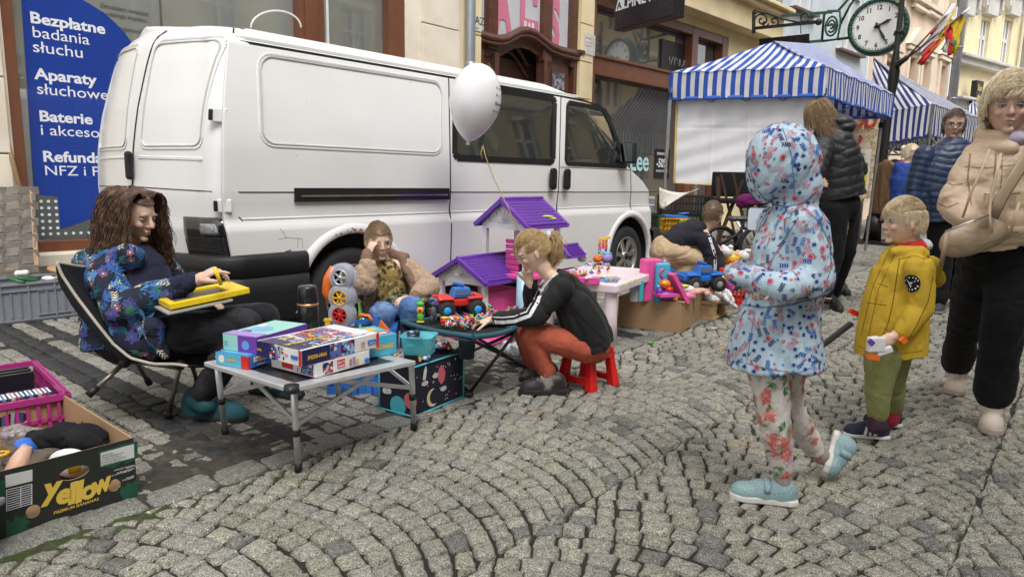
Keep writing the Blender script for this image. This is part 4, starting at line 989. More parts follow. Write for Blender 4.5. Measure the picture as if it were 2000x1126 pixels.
sg.T=Ts;sg.box((0,.12,.55),(wd,.24,1.1));sg.T=Matrix();sb=sg.build('hanging_box_sign',None,bevel=.01);tag(sb,'black box sign with white outdoor shop lettering above the glazing','sign')
sg=M(whitef);k=.20;sg.text('LPINE PRO',k,Ts@Matrix.Translation((-wd/2+.20,-.004,.30))@Matrix.Rotation(pi/2,4,'X'),0,.03,sx=1.05)
sg.add([(-.0,0,0),(.17,0,0),(.17,0,.0),(.21,0,.20),(.07,0,.20)],[(0,1,3,4)],Ts@Matrix.Translation((-wd/2+.03,-.004,.29)));sg.use(MATS['sign_black']);sg.text('A',.15,Ts@Matrix.Translation((-wd/2+.075,-.007,.315))@Matrix.Rotation(pi/2,4,'X'),0,.03)
sg.build('lettering',sb)
P4=T3@Vector((ub3,-.02,0));T4_=frame(P4,(cos(radians(44)),sin(radians(44)),0));U4=lambda x,y:plane_uz(T4_,x,y);ub4=U4(1697,100)[0]
grey=plaster('greyblue_plaster',(.54,.60,.64));b4=thing('grey_blue_building','grey blue plastered building with white windows behind the clock','building',T4_)
wh=[rect_px(U4,1546,-60,1592,14),rect_px(U4,1640,-30,1690,98)]
wh=[(U4(1546,0)[0],U4(1588,0)[0],U4(1565,22)[1],U4(1565,22)[1]+2.4),(U4(1638,60)[0],U4(1682,60)[0],U4(1660,104)[1],U4(1660,104)[1]+2.3)]
g=hall(T4_,.002,ub4,0,14,wh+[(1.0,ub4-1,.1,2.9)],grey,.2);g.build('wall',b4)
for(a,b,c,d)in wh:
 w=M(white,T4_)
 for q in(a+.05,b-.05,(a+b)/2):w.box((q,.1,(c+d)/2),(.09,.08,d-c))
 for q in(c+.05,d-.05,c+(d-c)*.7):w.box(((a+b)/2,.1,q),(b-a,.08,.09))
 w.build('window_frame',b4);w=M(mat('bright_glass',(.45,.48,.5),.05,var=.3,vs=1.5,spec=.9),T4_);w.box(((a+b)/2,.14,(c+d)/2),(b-a,.01,d-c));w.build('window_pane',b4)
 w=M(mat('sill_brown',(.14,.07,.05),.5),T4_);w.box(((a+b)/2,-.08,c-.03),(b-a+.2,.2,.06));w.build('window_sill',b4)
w=M(darkg,T4_);w.box((ub4/2,.2,1.5),(ub4-2,.02,2.8));w.build('shop_window',b4)
a=T4_@Vector((U4(1511,60)[0],-.10,0));pipe('drainpipe',[a,a+Vector((0,0,12))],.07,zinc,'grey drainpipe at the corner of the blue building')
P5=T4_@Vector((ub4,-.02,0));T5=frame(P5,(cos(radians(44.5)),sin(radians(44.5)),0));U5=lambda x,y:plane_uz(T5,x,y);ub5=U5(1853,150)[0]
peach=plaster('peach_plaster',(.78,.63,.49));peach2=plaster('peach_trim',(.78,.68,.55));b5=thing('peach_building','peach coloured tenement with pedimented windows behind the flags','building',T5)
hs5=[]
for px1,px2,yt in((1772,1790,110),(1835,1848,128)):
 a,b=U5(px1,130)[0],U5(px2,130)[0];z1=U5((px1+px2)/2,yt)[1];hs5+=[(a,b,z1-2.6,z1),(a,b,z1+1.6,z1+4.2)]
for px1,px2 in((1800,1815),(1726,1748)):a,b=U5(px1,130)[0],U5(px2,130)[0];z1=U5((px1+px2)/2,118)[1];hs5+=[(a,b,z1-2.6,z1),(a,b,z1+1.6,z1+4.2)]
g=hall(T5,.002,ub5,0,18,hs5,peach,.25);g.build('wall',b5)
for(a,b,c,d)in hs5:
 w=M(peach2,T5)
 for q in(a-.1,b+.1):w.box((q,-.04,(c+d)/2),(.2,.08,d-c+.2))
 w.box(((a+b)/2,-.06,d+.22),(b-a+.6,.14,.12));cxm=(a+b)/2;hw=(b-a)/2+.4
 w.prism([(cxm-hw,d+.32),(cxm+hw,d+.32),(cxm,d+.95)],.16,T5.inverted()@T5@Matrix.Rotation(pi/2,4,'X'));w.box((cxm,-.08,c-.05),(b-a+.6,.2,.1));w.build('window_surround',b5)
 w=M(mat('tan_blind',(.42,.30,.20),.6),T5);w.box((cxm,.17,(c+d)/2),(b-a,.02,d-c));w.use(white);w.box((cxm,.14,(c+d)/2),(.08,.04,d-c));w.build('window',b5)
g=M(peach2,T5);zc=U5(1800,8)[1];g.box((ub5/2,-.1,zc),(ub5,.25,.14));g.build('string_course',b5)
P6=T5@Vector((ub5,-.05,0));T6=frame(P6,(cos(radians(36)),sin(radians(36)),0));U6=lambda x,y:plane_uz(T6,x,y);ub6=26
y2=plaster('light_yellow_plaster',(.82,.71,.46));t2=plaster('stucco_trim',(.60,.58,.54));b6=thing('yellow_tenement','light yellow tenement with stucco window heads at the far right','building',T6)
zc=U6(1930,135)[1];zc2=U6(1930,215)[1]
hs6=[]
for px1,px2,yb in((1868,1884,105),(1913,1930,128),(1958,1974,144)):
 a,b=U6(px1,80)[0],U6(px2,80)[0];zb6=U6((px1+px2)/2,yb)[1];hs6.append((a,b,zb6,zb6+(U6((px1+px2)/2,38)[1]-zb6)))
k0=hs6[-1][1]
for j in range(3):hs6.append((k0+2+3*j,k0+3.4+3*j,hs6[0][2],hs6[0][3]))
hs6+=[(a,b,d+2.4,d+5.4)for(a,b,c,d)in list(hs6)]
g=hall(T6,.002,ub6,0,24,hs6+[(1,9,.2,zc2-.6)],y2,.3);g.build('wall',b6)
g=M(t2,T6);g.box((ub6/2,-.15,zc),(ub6,.35,.25));g.box((ub6/2,-.22,zc+.18),(ub6,.5,.12));g.box((ub6/2,-.1,zc2),(ub6,.3,.3));g.box((ub6/2,-.25,zc2+.2),(ub6,.6,.1));g.build('cornice',b6,bevel=.02)
for(a,b,c,d)in hs6:
 w=M(t2,T6);cxm=(a+b)/2;w.box((cxm,-.12,d+.55),(b-a+.2,.25,.8));w.box((cxm,-.2,d+1.05),(b-a+1.1,.42,.16));w.box((cxm,-.16,d+1.2),(b-a+.8,.36,.12))
 for q in(a-.35,b+.35):w.box((q,-.14,d+.7),(.16,.3,.6));w.ell((q,-.18,d+.4),(.1,.1,.16),n=8,m=6)
 w.build('window_head',b6,bevel=.02);w=M(white,T6);
 for q in(a+.08,cxm,b-.08):w.box((q,.14,(c+d)/2),(.13,.08,d-c))
 for q in(c+.1,c+(d-c)*.62):w.box((cxm,.14,q),(b-a,.08,.14))
 w.build('window_frame',b6);w=M(darkg if d<12 else darkg,T6);w.box((cxm,.2,(c+d)/2),(b-a,.01,d-c));w.build('window_pane',b6)
w=M(darkg,T6);w.box((5,.3,(zc2-.4)/2),(8,.02,zc2-.8));w.build('shop_window',b6)
a=T6@Vector((U6(1857,100)[0],-.25,0));pipe('drainpipe',[a,a+Vector((0,0,20))],.16,zinc,'pale drainpipe between the peach and yellow tenements')
a=T6@Vector((U6(1990,80)[0],-.3,0));pipe('drainpipe',[a,a+Vector((0,0,20))],.14,zinc,'grey drainpipe above the beige coat woman, on the yellow tenement')
T6s=T6@Matrix.Translation((0,-.5,0))@Matrix.Rotation(pi/2,4,'X');a=plane_uz(T6@Matrix.Translation((0,-.5,0)),1907,180);b=plane_uz(T6@Matrix.Translation((0,-.5,0)),1907,158);h=b[1]-a[1]
p=M(iron);p.T=T6s;p.box((a[0]+h*.55,a[1]+h*.02,-.08),(h*1.5,h*2.1,.2));p.T=Matrix();p.use(mat('sign_gold',(.5,.4,.10),.5));p.text('Salon',h*.78,T6s@Matrix.Translation((a[0]-h*.1,a[1]+h*.15,.05)),0,.04,sx=.62);p.text('gier',h*1.0,T6s@Matrix.Translation((a[0]-h*.05,a[1]-h*.75,.05)),0,.04,sx=.75)
tag(p.build('arcade_sign',None),'black sign with gold letters on the yellow tenement','sign')
TB=frame(st(26,9.5),-E1)
bb=thing('opposite_building','ochre tenement with rows of windows on the other side of the street','building',TB);HB=[]
for fl in range(3):
 for j in range(16):HB.append((2+j*2.4,3.15+j*2.4,1.2+fl*3.4,3.3+fl*3.4))
g=hall(TB,0,42,0,11.2,HB,plaster('ochre_plaster',(.50,.42,.27)),.2);g.build('wall',bb)
w=M(darkg,TB);w.box((21,.25,5.5),(42,.02,11));w.build('window_pane',bb)
w=M(white,TB)
for(a,b,c,d)in HB:
 for q in(a+.04,b-.04,(a+b)/2):w.box((q,.16,(c+d)/2),(.07,.06,d-c))
 w.box(((a+b)/2,.16,c+1.4),(b-a,.06,.07))
w.build('window_frame',bb);w=M(t2,TB)
for fl in range(3):w.box((21,-.1,3.9+fl*3.4),(42,.25,.2))
for(a,b,c,d)in HB:w.box(((a+b)/2,-.08,d+.15),(b-a+.4,.18,.14))
w.build('cornice',bb)
# ================================================================= stalls, clock, lamp post, flags
alu=mat('aluminium',(.66,.67,.69),.38,metal=.55,var=.08,vs=20);steel=mat('grey_steel',(.30,.31,.32),.4,metal=.7,var=.15)
def stripes(name,c1,c2,pitch,axis=0):
 m=bpy.data.materials.new(name);m.use_nodes=True;t=m.node_tree;b=t.nodes['Principled BSDF'];u=t.nodes.new('ShaderNodeUVMap');sp=t.nodes.new('ShaderNodeSeparateXYZ');t.links.new(u.outputs[0],sp.inputs[0])
 k=t.nodes.new('ShaderNodeMath');k.operation='FRACT';t.links.new(sp.outputs[axis],k.inputs[0]);g=t.nodes.new('ShaderNodeMath');g.operation='GREATER_THAN';g.inputs[1].default_value=.5;t.links.new(k.outputs[0],g.inputs[0])
 x=t.nodes.new('ShaderNodeMix');x.data_type='RGBA';x.inputs[6].default_value=(*c1,1);x.inputs[7].default_value=(*c2,1);t.links.new(g.outputs[0],x.inputs['Factor'])
 n=t.nodes.new('ShaderNodeTexNoise');n.inputs['Scale'].default_value=7;tc=t.nodes.new('ShaderNodeTexCoord');t.links.new(tc.outputs['Object'],n.inputs['Vector']);mr=t.nodes.new('ShaderNodeMapRange');mr.inputs['To Min'].default_value=.8;mr.inputs['To Max'].default_value=1.12;t.links.new(n.outputs[0],mr.inputs[0])
 v=t.nodes.new('ShaderNodeVectorMath');v.operation='MULTIPLY';t.links.new(x.outputs[2],v.inputs[0]);t.links.new(mr.outputs[0],v.inputs[1]);t.links.new(v.outputs[0],b.inputs['Base Color']);b.inputs['Roughness'].default_value=.8
 tr=t.nodes.new('ShaderNodeBsdfTranslucent');t.links.new(v.outputs[0],tr.inputs[0]);mx=t.nodes.new('ShaderNodeMixShader');mx.inputs[0].default_value=.22;t.links.new(b.outputs[0],mx.inputs[1]);t.links.new(tr.outputs[0],mx.inputs[2]);t.links.new(mx.outputs[0],t.nodes['Material Output'].inputs[0])
 return m
def uvgrid(name,fn,nu,nv,uv,m,parent):
 me=bpy.data.meshes.new(name);vs=[];us=[];inv=WM[parent.name].inverted()
 for i in range(nu+1):
  for j in range(nv+1):vs.append(inv@Vector(fn(i/nu,j/nv)));us.append(uv(i/nu,j/nv))
 fs=[(i*(nv+1)+j,(i+1)*(nv+1)+j,(i+1)*(nv+1)+j+1,i*(nv+1)+j+1)for i in range(nu)for j in range(nv)];me.from_pydata(vs,[],fs);l=me.uv_layers.new(name='UVMap')
 for p in me.polygons:
  p.use_smooth=True
  for li in p.loop_indices:l.data[li].uv=us[me.loops[li].vertex_index]
 me.materials.append(m);o=bpy.data.objects.new(name,me);S.collection.objects.link(o);o.parent=parent;WM[o.name]=WM[parent.name];return o
blue=(.025,.09,.46);navy=(.030,.035,.20);wht_=(.72,.72,.74)
def stall(name,label,C4,ridge,zoff,val,sm,trim,per_m,sag=.05,top_per=None):
 """C4: the four roof corners (front-left, near, right, back); ridge: two points"""
 t=thing(name,label,'market stall',Vector((C4[1].x,C4[1].y,0)),'striped market stalls')
 A_,B_,C_,D_=C4;r0,r1=ridge
 def face(P0,P1,R0,R1,tag_):
  L=(P1-P0).length
  def fn(u,v):a=P0.lerp(P1,u);b=R0.lerp(R1,u);p=a.lerp(b,v);return p-V3(0,0,sag*4*v*(1-v)*.5)+V3(0,0,.012*sin(u*40)*(1-v))
  uvgrid('roof',fn,30,14,lambda u,v:((u*(1-v)+v*(.5+(u-.5)*(R1-R0).length/L))*L*per_m,v),sm,t)
 face(A_,B_,r0,r0.lerp(r1,.08),0);face(B_,C_,r0,r1,1);face(C_,D_,r1,r1.lerp(r0,.08),2);face(D_,A_,r1,r0,3)
 def valance(P0,P1,s):
  d=(P1-P0);L=d.length;n=d.normalized().cross(V3(0,0,1))*-1;rip=.012
  def fn(u,v):return P0.lerp(P1,u)-V3(0,0,val*v)+n*(.012+rip*sin(u*L*21+s)*v+.018*v*sin(u*L*5+s))
  uvgrid('valance',fn,int(L*34),6,lambda u,v:(u*L*per_m*1.0+.04*sin(v*3),v),sm,t)
  tr=M(trim);tr.tube([P0.lerp(P1,i/20)-V3(0,0,val-.005)+n*(.014+.018*sin(i/20*L*5+s))for i in range(21)],.026,6,flat=.35,up=(0,0,1));tr.build('valance_trim',t)
 for a,b,s in((A_,B_,1),(B_,C_,2),(C_,D_,4),(D_,A_,3)):valance(a,b,s)
 return t
za=.33
Av,Bv,Cv=A(1307,142,10.1),A(1616,130,9.2),A(1748,186,11.9);Dv=Av+(Cv-Bv);Dv.z=Cv.z
s1=stall('market_stall','blue and white striped market stall with a white sheet on its side',[Av,Bv,Cv,Dv],(A(1512,80,10.6),A(1592,86,12.6)),0,.36,stripes('blue_stripe',blue,wht_,1),mat('blue_trim',(.03,.12,.50),.6,var=.05),8.2)
for nm,p0,p1 in(('pole',Av+V3(.04,.04,0),A(1288,540,9.95)),('pole',Bv+V3(0,.05,0),gp(1612,520)*0+Vector((Bv.x,Bv.y+.05,0))),('pole',Cv+V3(-.15,.05,-.2),gp(1690,489)),('pole',Dv+V3(.05,0,0),Vector((Dv.x,Dv.y,0)))):
 m=M(steel);p1=Vector((p1.x,p1.y,0));m.bar(p0,p1,.032);m.bar(p0.lerp(p1,.08),p0.lerp(p1,.45),.042);m.use(blackp);m.box(p0.lerp(p1,.12),(.06,.06,.09));m.build(nm,s1)
m=M(steel)
for a,b in((Av,Bv),(Bv,Cv),(Dv,Cv)):
 ctr_=(Av+Cv)/2;a=a.lerp(ctr_,.07);b=b.lerp(ctr_,.07);a=V3(a.x,a.y,Av.z-.27);b=V3(b.x,b.y,Bv.z-.27);n_=4
 for i in range(n_):p,q=a.lerp(b,i/n_),a.lerp(b,(i+1)/n_);k=V3(0,0,.13);m.bar(p+k,q-k,.02);m.bar(p-k,q+k,.02)
m.build('scissor_frame',s1)
sh=thing('white_sheet','large white sheet with a yellow edge hung on the near side of the striped stall','sheet',A(1470,362,9.45))
TL,TR,BL,BR=A(1322,182,10.2),A(1602,172,9.38),A(1316,357,10.2),A(1592,372,9.38)
whs=mat('white_tarp',(.76,.765,.79),.6,var=.05,vs=3)
def shf(u,v):
 p=TL.lerp(TR,u).lerp(BL.lerp(BR,u),v);c=0
 for k in(.27,.53,.84):c+=.009*math.exp(-((u-k)/.006)**2)
 for k in(.38,):c-=.009*math.exp(-((v-k)/.010)**2)
 return p+V3(0,0,0)+V3(0,-1,0)*(c+.016*sin(u*7+v*2)*sin(v*3.4)+.008*sin(u*40+v*9)+.006*sin(v*31+u*14))
g=M(whs);g.grid(shf,120,60);g.build('cloth',sh,solid=.003)
g=M(mat('ochre_edge',(.62,.46,.16),.6))
P=[shf(0,i/20)for i in range(21)]+[shf(i/30,1)for i in range(31)];g.tube([p+V3(0,-.012,0)for p in P],.018,5,flat=.3);g.build('hem',sh)
bn_=thing('honey_banner','honey seller banner with red lettering and honeycomb print at the back of the stall','banner',Vector((5.9,12.4,0)))
h0,h1,h2,h3=A(1612,200,12.3),A(1722,215,12.6),A(1705,388,12.6),A(1612,388,12.3)
hm_=mat('banner_cream',(.52,.44,.32),.6,var=.1,vs=6);g=M(hm_);g.add([h0,h1,h2,h3,h0+V3(0,.02,0),h1+V3(0,.02,0),h2+V3(0,.02,0),h3+V3(0,.02,0)],[(0,1,2,3),(7,6,5,4),(0,4,5,1),(1,5,6,2),(2,6,7,3),(3,7,4,0)]);g.build('banner_sheet',bn_)
TH=frame(h3-V3(0,.012,0),(h2-h3)*V3(1,1,0))@Matrix.Rotation(pi/2,4,'X');kx=1/107.;g=M(mat('honey_cell',(.50,.33,.16),.6));W_,H_=(h2-h3).length,(h0-h3).length
rng=random.Random(5)
for i in range(9):
 for j in range(15):
  if rng.random()<.5 and not(i>6):continue
  cx_,cy_=(i+.5*(j%2))*.125,j*.108
  if cx_>W_-.06 or cy_>H_-.08:continue
  P=[TH@V3(cx_+.052*cos(pi/6+a*pi/3),cy_+.052*sin(pi/6+a*pi/3),.002)for a in range(7)];g.tube(P,.006,4,cap=False)
g.build('honeycomb',bn_)
g=M(mat('banner_red',(.35,.02,.02),.6));g.text('MIÓD',.36,TH@Matrix.Translation((.02,H_-.40,.004)),0,.03,sx=1.0);g.text('?',.34,TH@Matrix.Translation((.56,H_-.78,.004)),0,.03);g.text('Ż',.30,TH@Matrix.Translation((.28,H_-.74,.004)),0,.03);g.build('lettering',bn_)
g=M(mat('notice_paper',(.62,.60,.55),.7),TH);g.box((.66,.52,.004),(.46,.72,.004));g.use(MATS['ink'])
for i in range(6):g.text(['miód lipowy','spadziowy','oraz rzepakowy','akacjowy','gryczany','wielokwiat'][i],.06,Matrix.Translation((.46,.78-i*.085,.008)),0,.01)
g.use(mat('yellow_card',(.65,.52,.02),.5));g.box((.72,.38,.012),(.24,.42,.006));g.use(MATS['ink']);g.text('SMACZNE',.05,Matrix.Translation((.61,.46,.017)),0,.01,sx=.8);g.text('MLEKO',.06,Matrix.Translation((.62,.30,.017)),0,.01);g.build('notice',bn_)
A2,B2,C2=A(1700,224,14.0),A(1822,203,14.4),A(1918,232,17.8);D2=A2+(C2-B2)
s2=stall('market_stall','navy and white striped market stall behind the lamp post',[A2,B2,C2,D2],(A(1706,112,15.6),A(1722,122,18.0)),0,.62,stripes('navy_stripe',navy,wht_,1),mat('navy_trim',(.03,.035,.2),.6,var=.05),6.6)
for c in(A2,B2,C2,D2):m=M(steel);m.bar(c,Vector((c.x,c.y,0)),.04);m.build('pole',s2)
m=M(steel)
for a,b in((A2,B2),(B2,C2)):
 ctr_=(A2+C2)/2;a=a.lerp(ctr_,.05)-V3(0,0,.75);b=b.lerp(ctr_,.05)-V3(0,0,.75)
 for i in range(4):p,q=a.lerp(b,i/4),a.lerp(b,(i+1)/4);k=V3(0,0,.15);m.bar(p+k,q-k,.03);m.bar(p-k,q+k,.03)
m.build('scissor_frame',s2)
A3,B3,C3=A(1880,224,20.5),A(1925,232,21),A(1960,240,24);s3=stall('market_stall','small far striped stall just left of the beige coated woman',[A3,B3,C3,A3+(C3-B3)],(A(1900,196,22),A(1915,202,24)),0,.5,MATS.get('x')or bpy.data.materials['navy_stripe'],MATS['navy_trim'],5)
for c in(A3,B3,C3):m=M(steel);m.bar(c,Vector((c.x,c.y,0)),.05);m.build('pole',s3)
cr=thing('clothes_rail','black clothes rail hung with coats under the navy striped stall','clothes rail',A(1740,480,11.6)*V3(1,1,0));m=M(iron);a,b=A(1734,302,13.2),A(1840,302,13.8);m.tube([a,b],.016,8)
for p in(a,b):m.tube([p,p*V3(1,1,0)+V3(0,0,.05)],.016,8);m.box(p*V3(1,1,0)+V3(0,0,.03),(.06,.6,.05))
m.build('rail_frame',cr);rng=random.Random(9)
cl=[('brown coat',(.22,.13,.08)),('black coat',(.015,.015,.018)),('black jumper',(.02,.02,.02)),('red jumper',(.42,.03,.04)),('tan coat',(.40,.27,.18)),('sand jacket',(.38,.28,.19)),('dark coat',(.04,.03,.03)),('grey coat',(.2,.2,.2)),('navy coat',(.03,.04,.1))]
for i,(n_,c)in enumerate(cl):
 p=a.lerp(b,(.0,.08,.15,.22,.30,.37,.6,.75,.9)[i])-V3(0,0,.05);m=M();loft(m,[(p-V3(0,0,1.05+.1*(i%3)),.055,.24),(p-V3(0,0,.6),.05,.22),(p-V3(0,0,.15),.042,.21),(p-V3(0,0,.04),.02,.05)],(b-a));gco,fs=fuse(m,.02,2);gco=folds(gco,fs,.01,9,i,V3(0,0,1),4);g=M(cloth('garment_'+n_.replace(' ','_'),c));put(g,gco,fs)
 tag(g.build('hanging_garment',None),{0:'brown coat hanging at the left end of the rail',3:'red jumper hanging on the clothes rail',4:'tan coat hanging just right of the red jumper'}.get(i,n_+' hanging on the clothes rail, %s from its left end'%['first','second','third','fourth','fifth','sixth','seventh','eighth','ninth'][i]),'garment','garments on the rail')
Wp=T4_@V3(U4(1617,60)[0],0,0);cc=A(1715,53,14.6);bd=T4_.to_3x3()@V3(0,-1,0);nrm=(CP-cc).normalized();nrm=Vector((nrm.x-.10,nrm.y,0)).normalized();TC=frame(cc,V3(0,0,1).cross(nrm))
R_=(A(1715,53,14.6)-A(1715,107,14.6)).length;ck=thing('street_clock','round white street clock with a dark green rim on an iron bracket','clock',cc);TF=TC@Matrix.Rotation(pi/2,4,'X');grn=mat('dark_green_iron',(.012,.065,.045),.4,var=.1)
m=M(grn);m.lathe([(R_*.86,.10),(R_*.90,.13),(R_,.11),(R_*1.04,.04),(R_*1.04,-.10),(R_*.95,-.2),(0,-.22)],TF,48)
for k in range(36):a_=k*pi/18;m.ell(TF@V3(R_*.95*cos(a_),R_*.95*sin(a_),.12),.022,n=6,m=4)
m.build('rim',ck);m=M(mat('clock_face',(.78,.79,.78),.3,var=.02));m.lathe([(R_*.88,.09),(0,.09)],TF,48);fc=m.build('face',ck);m=M(mat('clock_ink',(.012,.012,.014),.4,var=0))
for k in range(60):a_=k*pi/30;L=.05 if k%5==0 else.022;m.box(TF@V3(R_*.825*cos(a_),R_*.825*sin(a_),.093),(L,.012,.003),TF.to_3x3().to_4x4()@Matrix.Rotation(a_,4,'Z'))
for k in range(1,13):
 a_=pi/2-k*pi/6;s_=R_*.235;m.text(str(k),s_,TF@Matrix.Translation((R_*.67*cos(a_),R_*.67*sin(a_)-s_*.36,.093)),0,.035,'CENTER',sx=.85)
m.build('numerals',fc);m=M(MATS['clock_ink'])
for ang,L,w in((-64.5+90-90+90,.50,.055),(90-152,.66,.05)):
 a_=radians(ang if L>.6 else 24.5);d=V3(cos(a_),sin(a_),0);n2=V3(-sin(a_),cos(a_),0);P=[d*-.16*R_*1.0,d*-.1*R_+n2*w*R_*.8,d*.15*R_+n2*w*R_*.6,d*L*R_*.7+n2*w*R_*1.1,d*L*R_,d*L*R_*.7-n2*w*R_*1.1,d*.15*R_-n2*w*R_*.6,d*-.1*R_-n2*w*R_*.8]
 m.prism([(p.x,p.y)for p in P],.012,TF@Matrix.Translation((0,0,.10 if L>.6 else.115)))
m.lathe([(.045,.10),(.045,.14),(0,.145)],TF,14);m.build('hand',ck)
m=M(grn);left=TC.to_3x3()@V3(-1,0,0)
def bp_(x,z):return cc+left*x+V3(0,0,z)
x0=R_*1.02;x1=R_*1.92;k=R_
fr_=[(x1,-.35*k),(x1,.62*k),(x1-.12*k,.75*k),(x1-.55*k,.72*k),(x1-.62*k,.3*k),(x1-.55*k,-.32*k),(x1,-.35*k)];m.tube([bp_(*q)for q in fr_],.028,6);m.tube([bp_(x1-.55*k,-.32*k),bp_(x0-.05,-.30*k)],.028,6);m.tube([bp_(x1-.5*k,.74*k),bp_(x0+.2*k,.98*k),bp_(x0-.2*k,1.5*k)],.026,6);m.tube([bp_(x1-.6*k,.2*k),bp_(x0+.0*k,.9*k),bp_(x0-.5*k,1.6*k)],.026,6)
for rr in(.21,.13,.05):P=[bp_(x1-.30*k+rr*k*q[0],.18*k+rr*k*q[1]*1.7)for q in[(cos(a*pi/8),sin(a*pi/8))for a in range(15+int(rr>.2)*2)]];m.tube(P,.022,6)
m.bar(bp_(x1-.3*k,.7*k),bp_(x1+1.6*k,.75*k),.05);m.bar(bp_(x1,-.33*k),bp_(x1+1.5*k,-.36*k),.05);m.build('bracket',ck)
lp=thing('lamp_post','black cast iron lamp post in front of the street clock','lamp post',gp(1703,470));base=gp(1703,470);Yp=base.y;tp=A(1768,0,Yp);P=[base,A(1712,400,Yp),A(1722,320,Yp),A(1741,190,Yp),A(1744,160,Yp),A(1748,140,Yp),A(1752,100,Yp),A(1768,-10,Yp),A(1776,-60,Yp)]
P=[Vector((base.x+(p.x-base.x)*.35+.0,Yp,p.z))for p in P];dx=A(1745,150,Yp).x-P[4].x;P=[p+V3(dx*min(1,p.z/3),0,0)for p in P]
m=M(iron);m.tube(P,[.12,.10,.085,.062,.10,.10,.055,.048,.04],16);m.tube([P[0],P[0]+V3(0,0,.5)],[.17,.13],16);m.build('shaft',lp)
m=M(iron);m.tube([A(1752,128,Yp-.1),A(1772,112,Yp-.3)],.05,8);m.lathe([(.09,-.05),(.10,0),(.09,.05)],Matrix.Translation(A(1750,125,Yp)),12);m.lathe([(.09,-.03),(.10,0),(.09,.03)],Matrix.Translation(A(1757,63,Yp)),12);m.build('flag_holder',lp)
fr,fy,fw=mat('flag_red',(.62,.035,.03),.7),mat('flag_yellow',(.72,.50,.02),.7),mat('flag_white',(.68,.66,.68),.7)
for lab,p0,p1,Q,fac_ in(('red yellow and white flag nearest the lamp post, hanging from its pole',(1770,114),(1856,22),[(1861,12),(1840,50),(1825,70),(1795,125),(1808,125),(1818,105),(1828,85),(1845,50)],0),('red and yellow flag with a green emblem, hanging from the right-hand pole',(1772,114),(1893,17),[(1885,25),(1838,62),(1845,75),(1848,112),(1863,108),(1866,80),(1876,50)],1)):
 Yf=Yp-.4;f=thing('flag',lab,'flag',A(*p0,Yf),'flags on the lamp post');m=M(mat('flag_pole',(.10,.07,.05),.5));m.tube([A(*p0,Yf),A(*p1,Yf-.1)],.018,6);m.use(white);m.tube([A(*p1,Yf-.1)-(A(*p1,Yf)-A(*p0,Yf))*.12,A(*p1,Yf-.1)],.024,6);m.build('flag_pole',f)
 def fl(rows,name,mt,dy=0):
  g=M(mt);n_=len(rows);vs=[];K=8
  for(a,b)in rows:
   for j in range(K+1):q=A(a[0]+(b[0]-a[0])*j/K,a[1]+(b[1]-a[1])*j/K,Yf-.02+dy);vs.append(q+V3(0,.06*sin(j*1.4+a[1]*.15),0))
  g.add(vs,[(i*(K+1)+j,i*(K+1)+j+1,(i+1)*(K+1)+j+1,(i+1)*(K+1)+j)for i in range(n_-1)for j in range(K)],None,True);g.build(name,f,solid=.006)
 if not fac_:
  fl([((1860,8),(1864,8)),((1834,42),(1852,40)),((1818,66),(1842,62)),((1802,88),(1826,88)),((1794,102),(1806,106))],'white_band',fw);fl([((1850,40),(1864,18)),((1838,66),(1856,46)),((1822,90),(1844,72)),((1812,102),(1832,90))],'yellow_band',fy,-.02)
  fl([((1832,50),(1826,58)),((1814,66),(1822,68))],'red_band',fr,-.03);fl([((1824,80),(1842,76)),((1808,96),(1830,94)),((1796,114),(1816,110)),((1793,124),(1800,128))],'red_band',fr,-.04)
 else:
  fl([((1888,20),(1878,28)),((1862,44),(1884,40)),((1858,62),(1880,60)),((1854,84),(1872,84)),((1854,98),(1866,110))],'yellow_band',fy);fl([((1862,44),(1852,52)),((1840,62),(1864,60)),((1846,76),(1862,78)),((1852,92),(1858,92)),((1848,112),(1860,106))],'red_band',fr,-.03);fl([((1850,78),(1852,80)),((1840,98),(1848,104))],'white_band',fw,-.02)
  g=M(mat('flag_green',(.03,.20,.10),.7));g.ell(A(1864,84,Yf-.1),(.05,.012,.06));g.build('emblem',f)
br=thing('iron_bracket','curly wrought iron bracket with a blank black sign hanging above the stall','sign bracket',A(1472,50,13.6));m=M(iron);q=lambda x,y:A(x,y,13.6-(x-1470)*.008);m.bar(q(1472,22),q(1472,66),.05);m.bar(q(1472,56),q(1598,43),.05);m.ell(q(1599,43),.06,n=8,m=6)
def spiral(cx,cy,r0,r1,a0,a1,n=26):return[q(cx+(r0+(r1-r0)*i/n)*cos(radians(a0+(a1-a0)*i/n)),cy+(r0+(r1-r0)*i/n)*sin(radians(a0+(a1-a0)*i/n)))for i in range(n+1)]
for P in(spiral(1488,40,14,3,-180,260),spiral(1512,42,9,2,60,-300),spiral(1573,34,10,7,90,360),[q(1474,28),q(1480,23),q(1500,27),q(1530,38),q(1560,44),q(1580,40)],spiral(1494,46,7,2,0,300),spiral(1476,22,4,2,90,330)):m.tube(P,.016,6)
for x in(1564,):m.tube([q(x,48),q(x,66)],.008,5)
m.build('scrollwork',br);m=M(MATS['sign_black']);P=[q(1483,76),q(1581,66),q(1581,120),q(1483,130)];m.add([*P,*[p+V3(.03,.10,0)for p in P]],[(3,2,1,0),(4,5,6,7),(0,1,5,4),(1,2,6,5),(2,3,7,6),(3,0,4,7)]);m.build('sign_board',br)
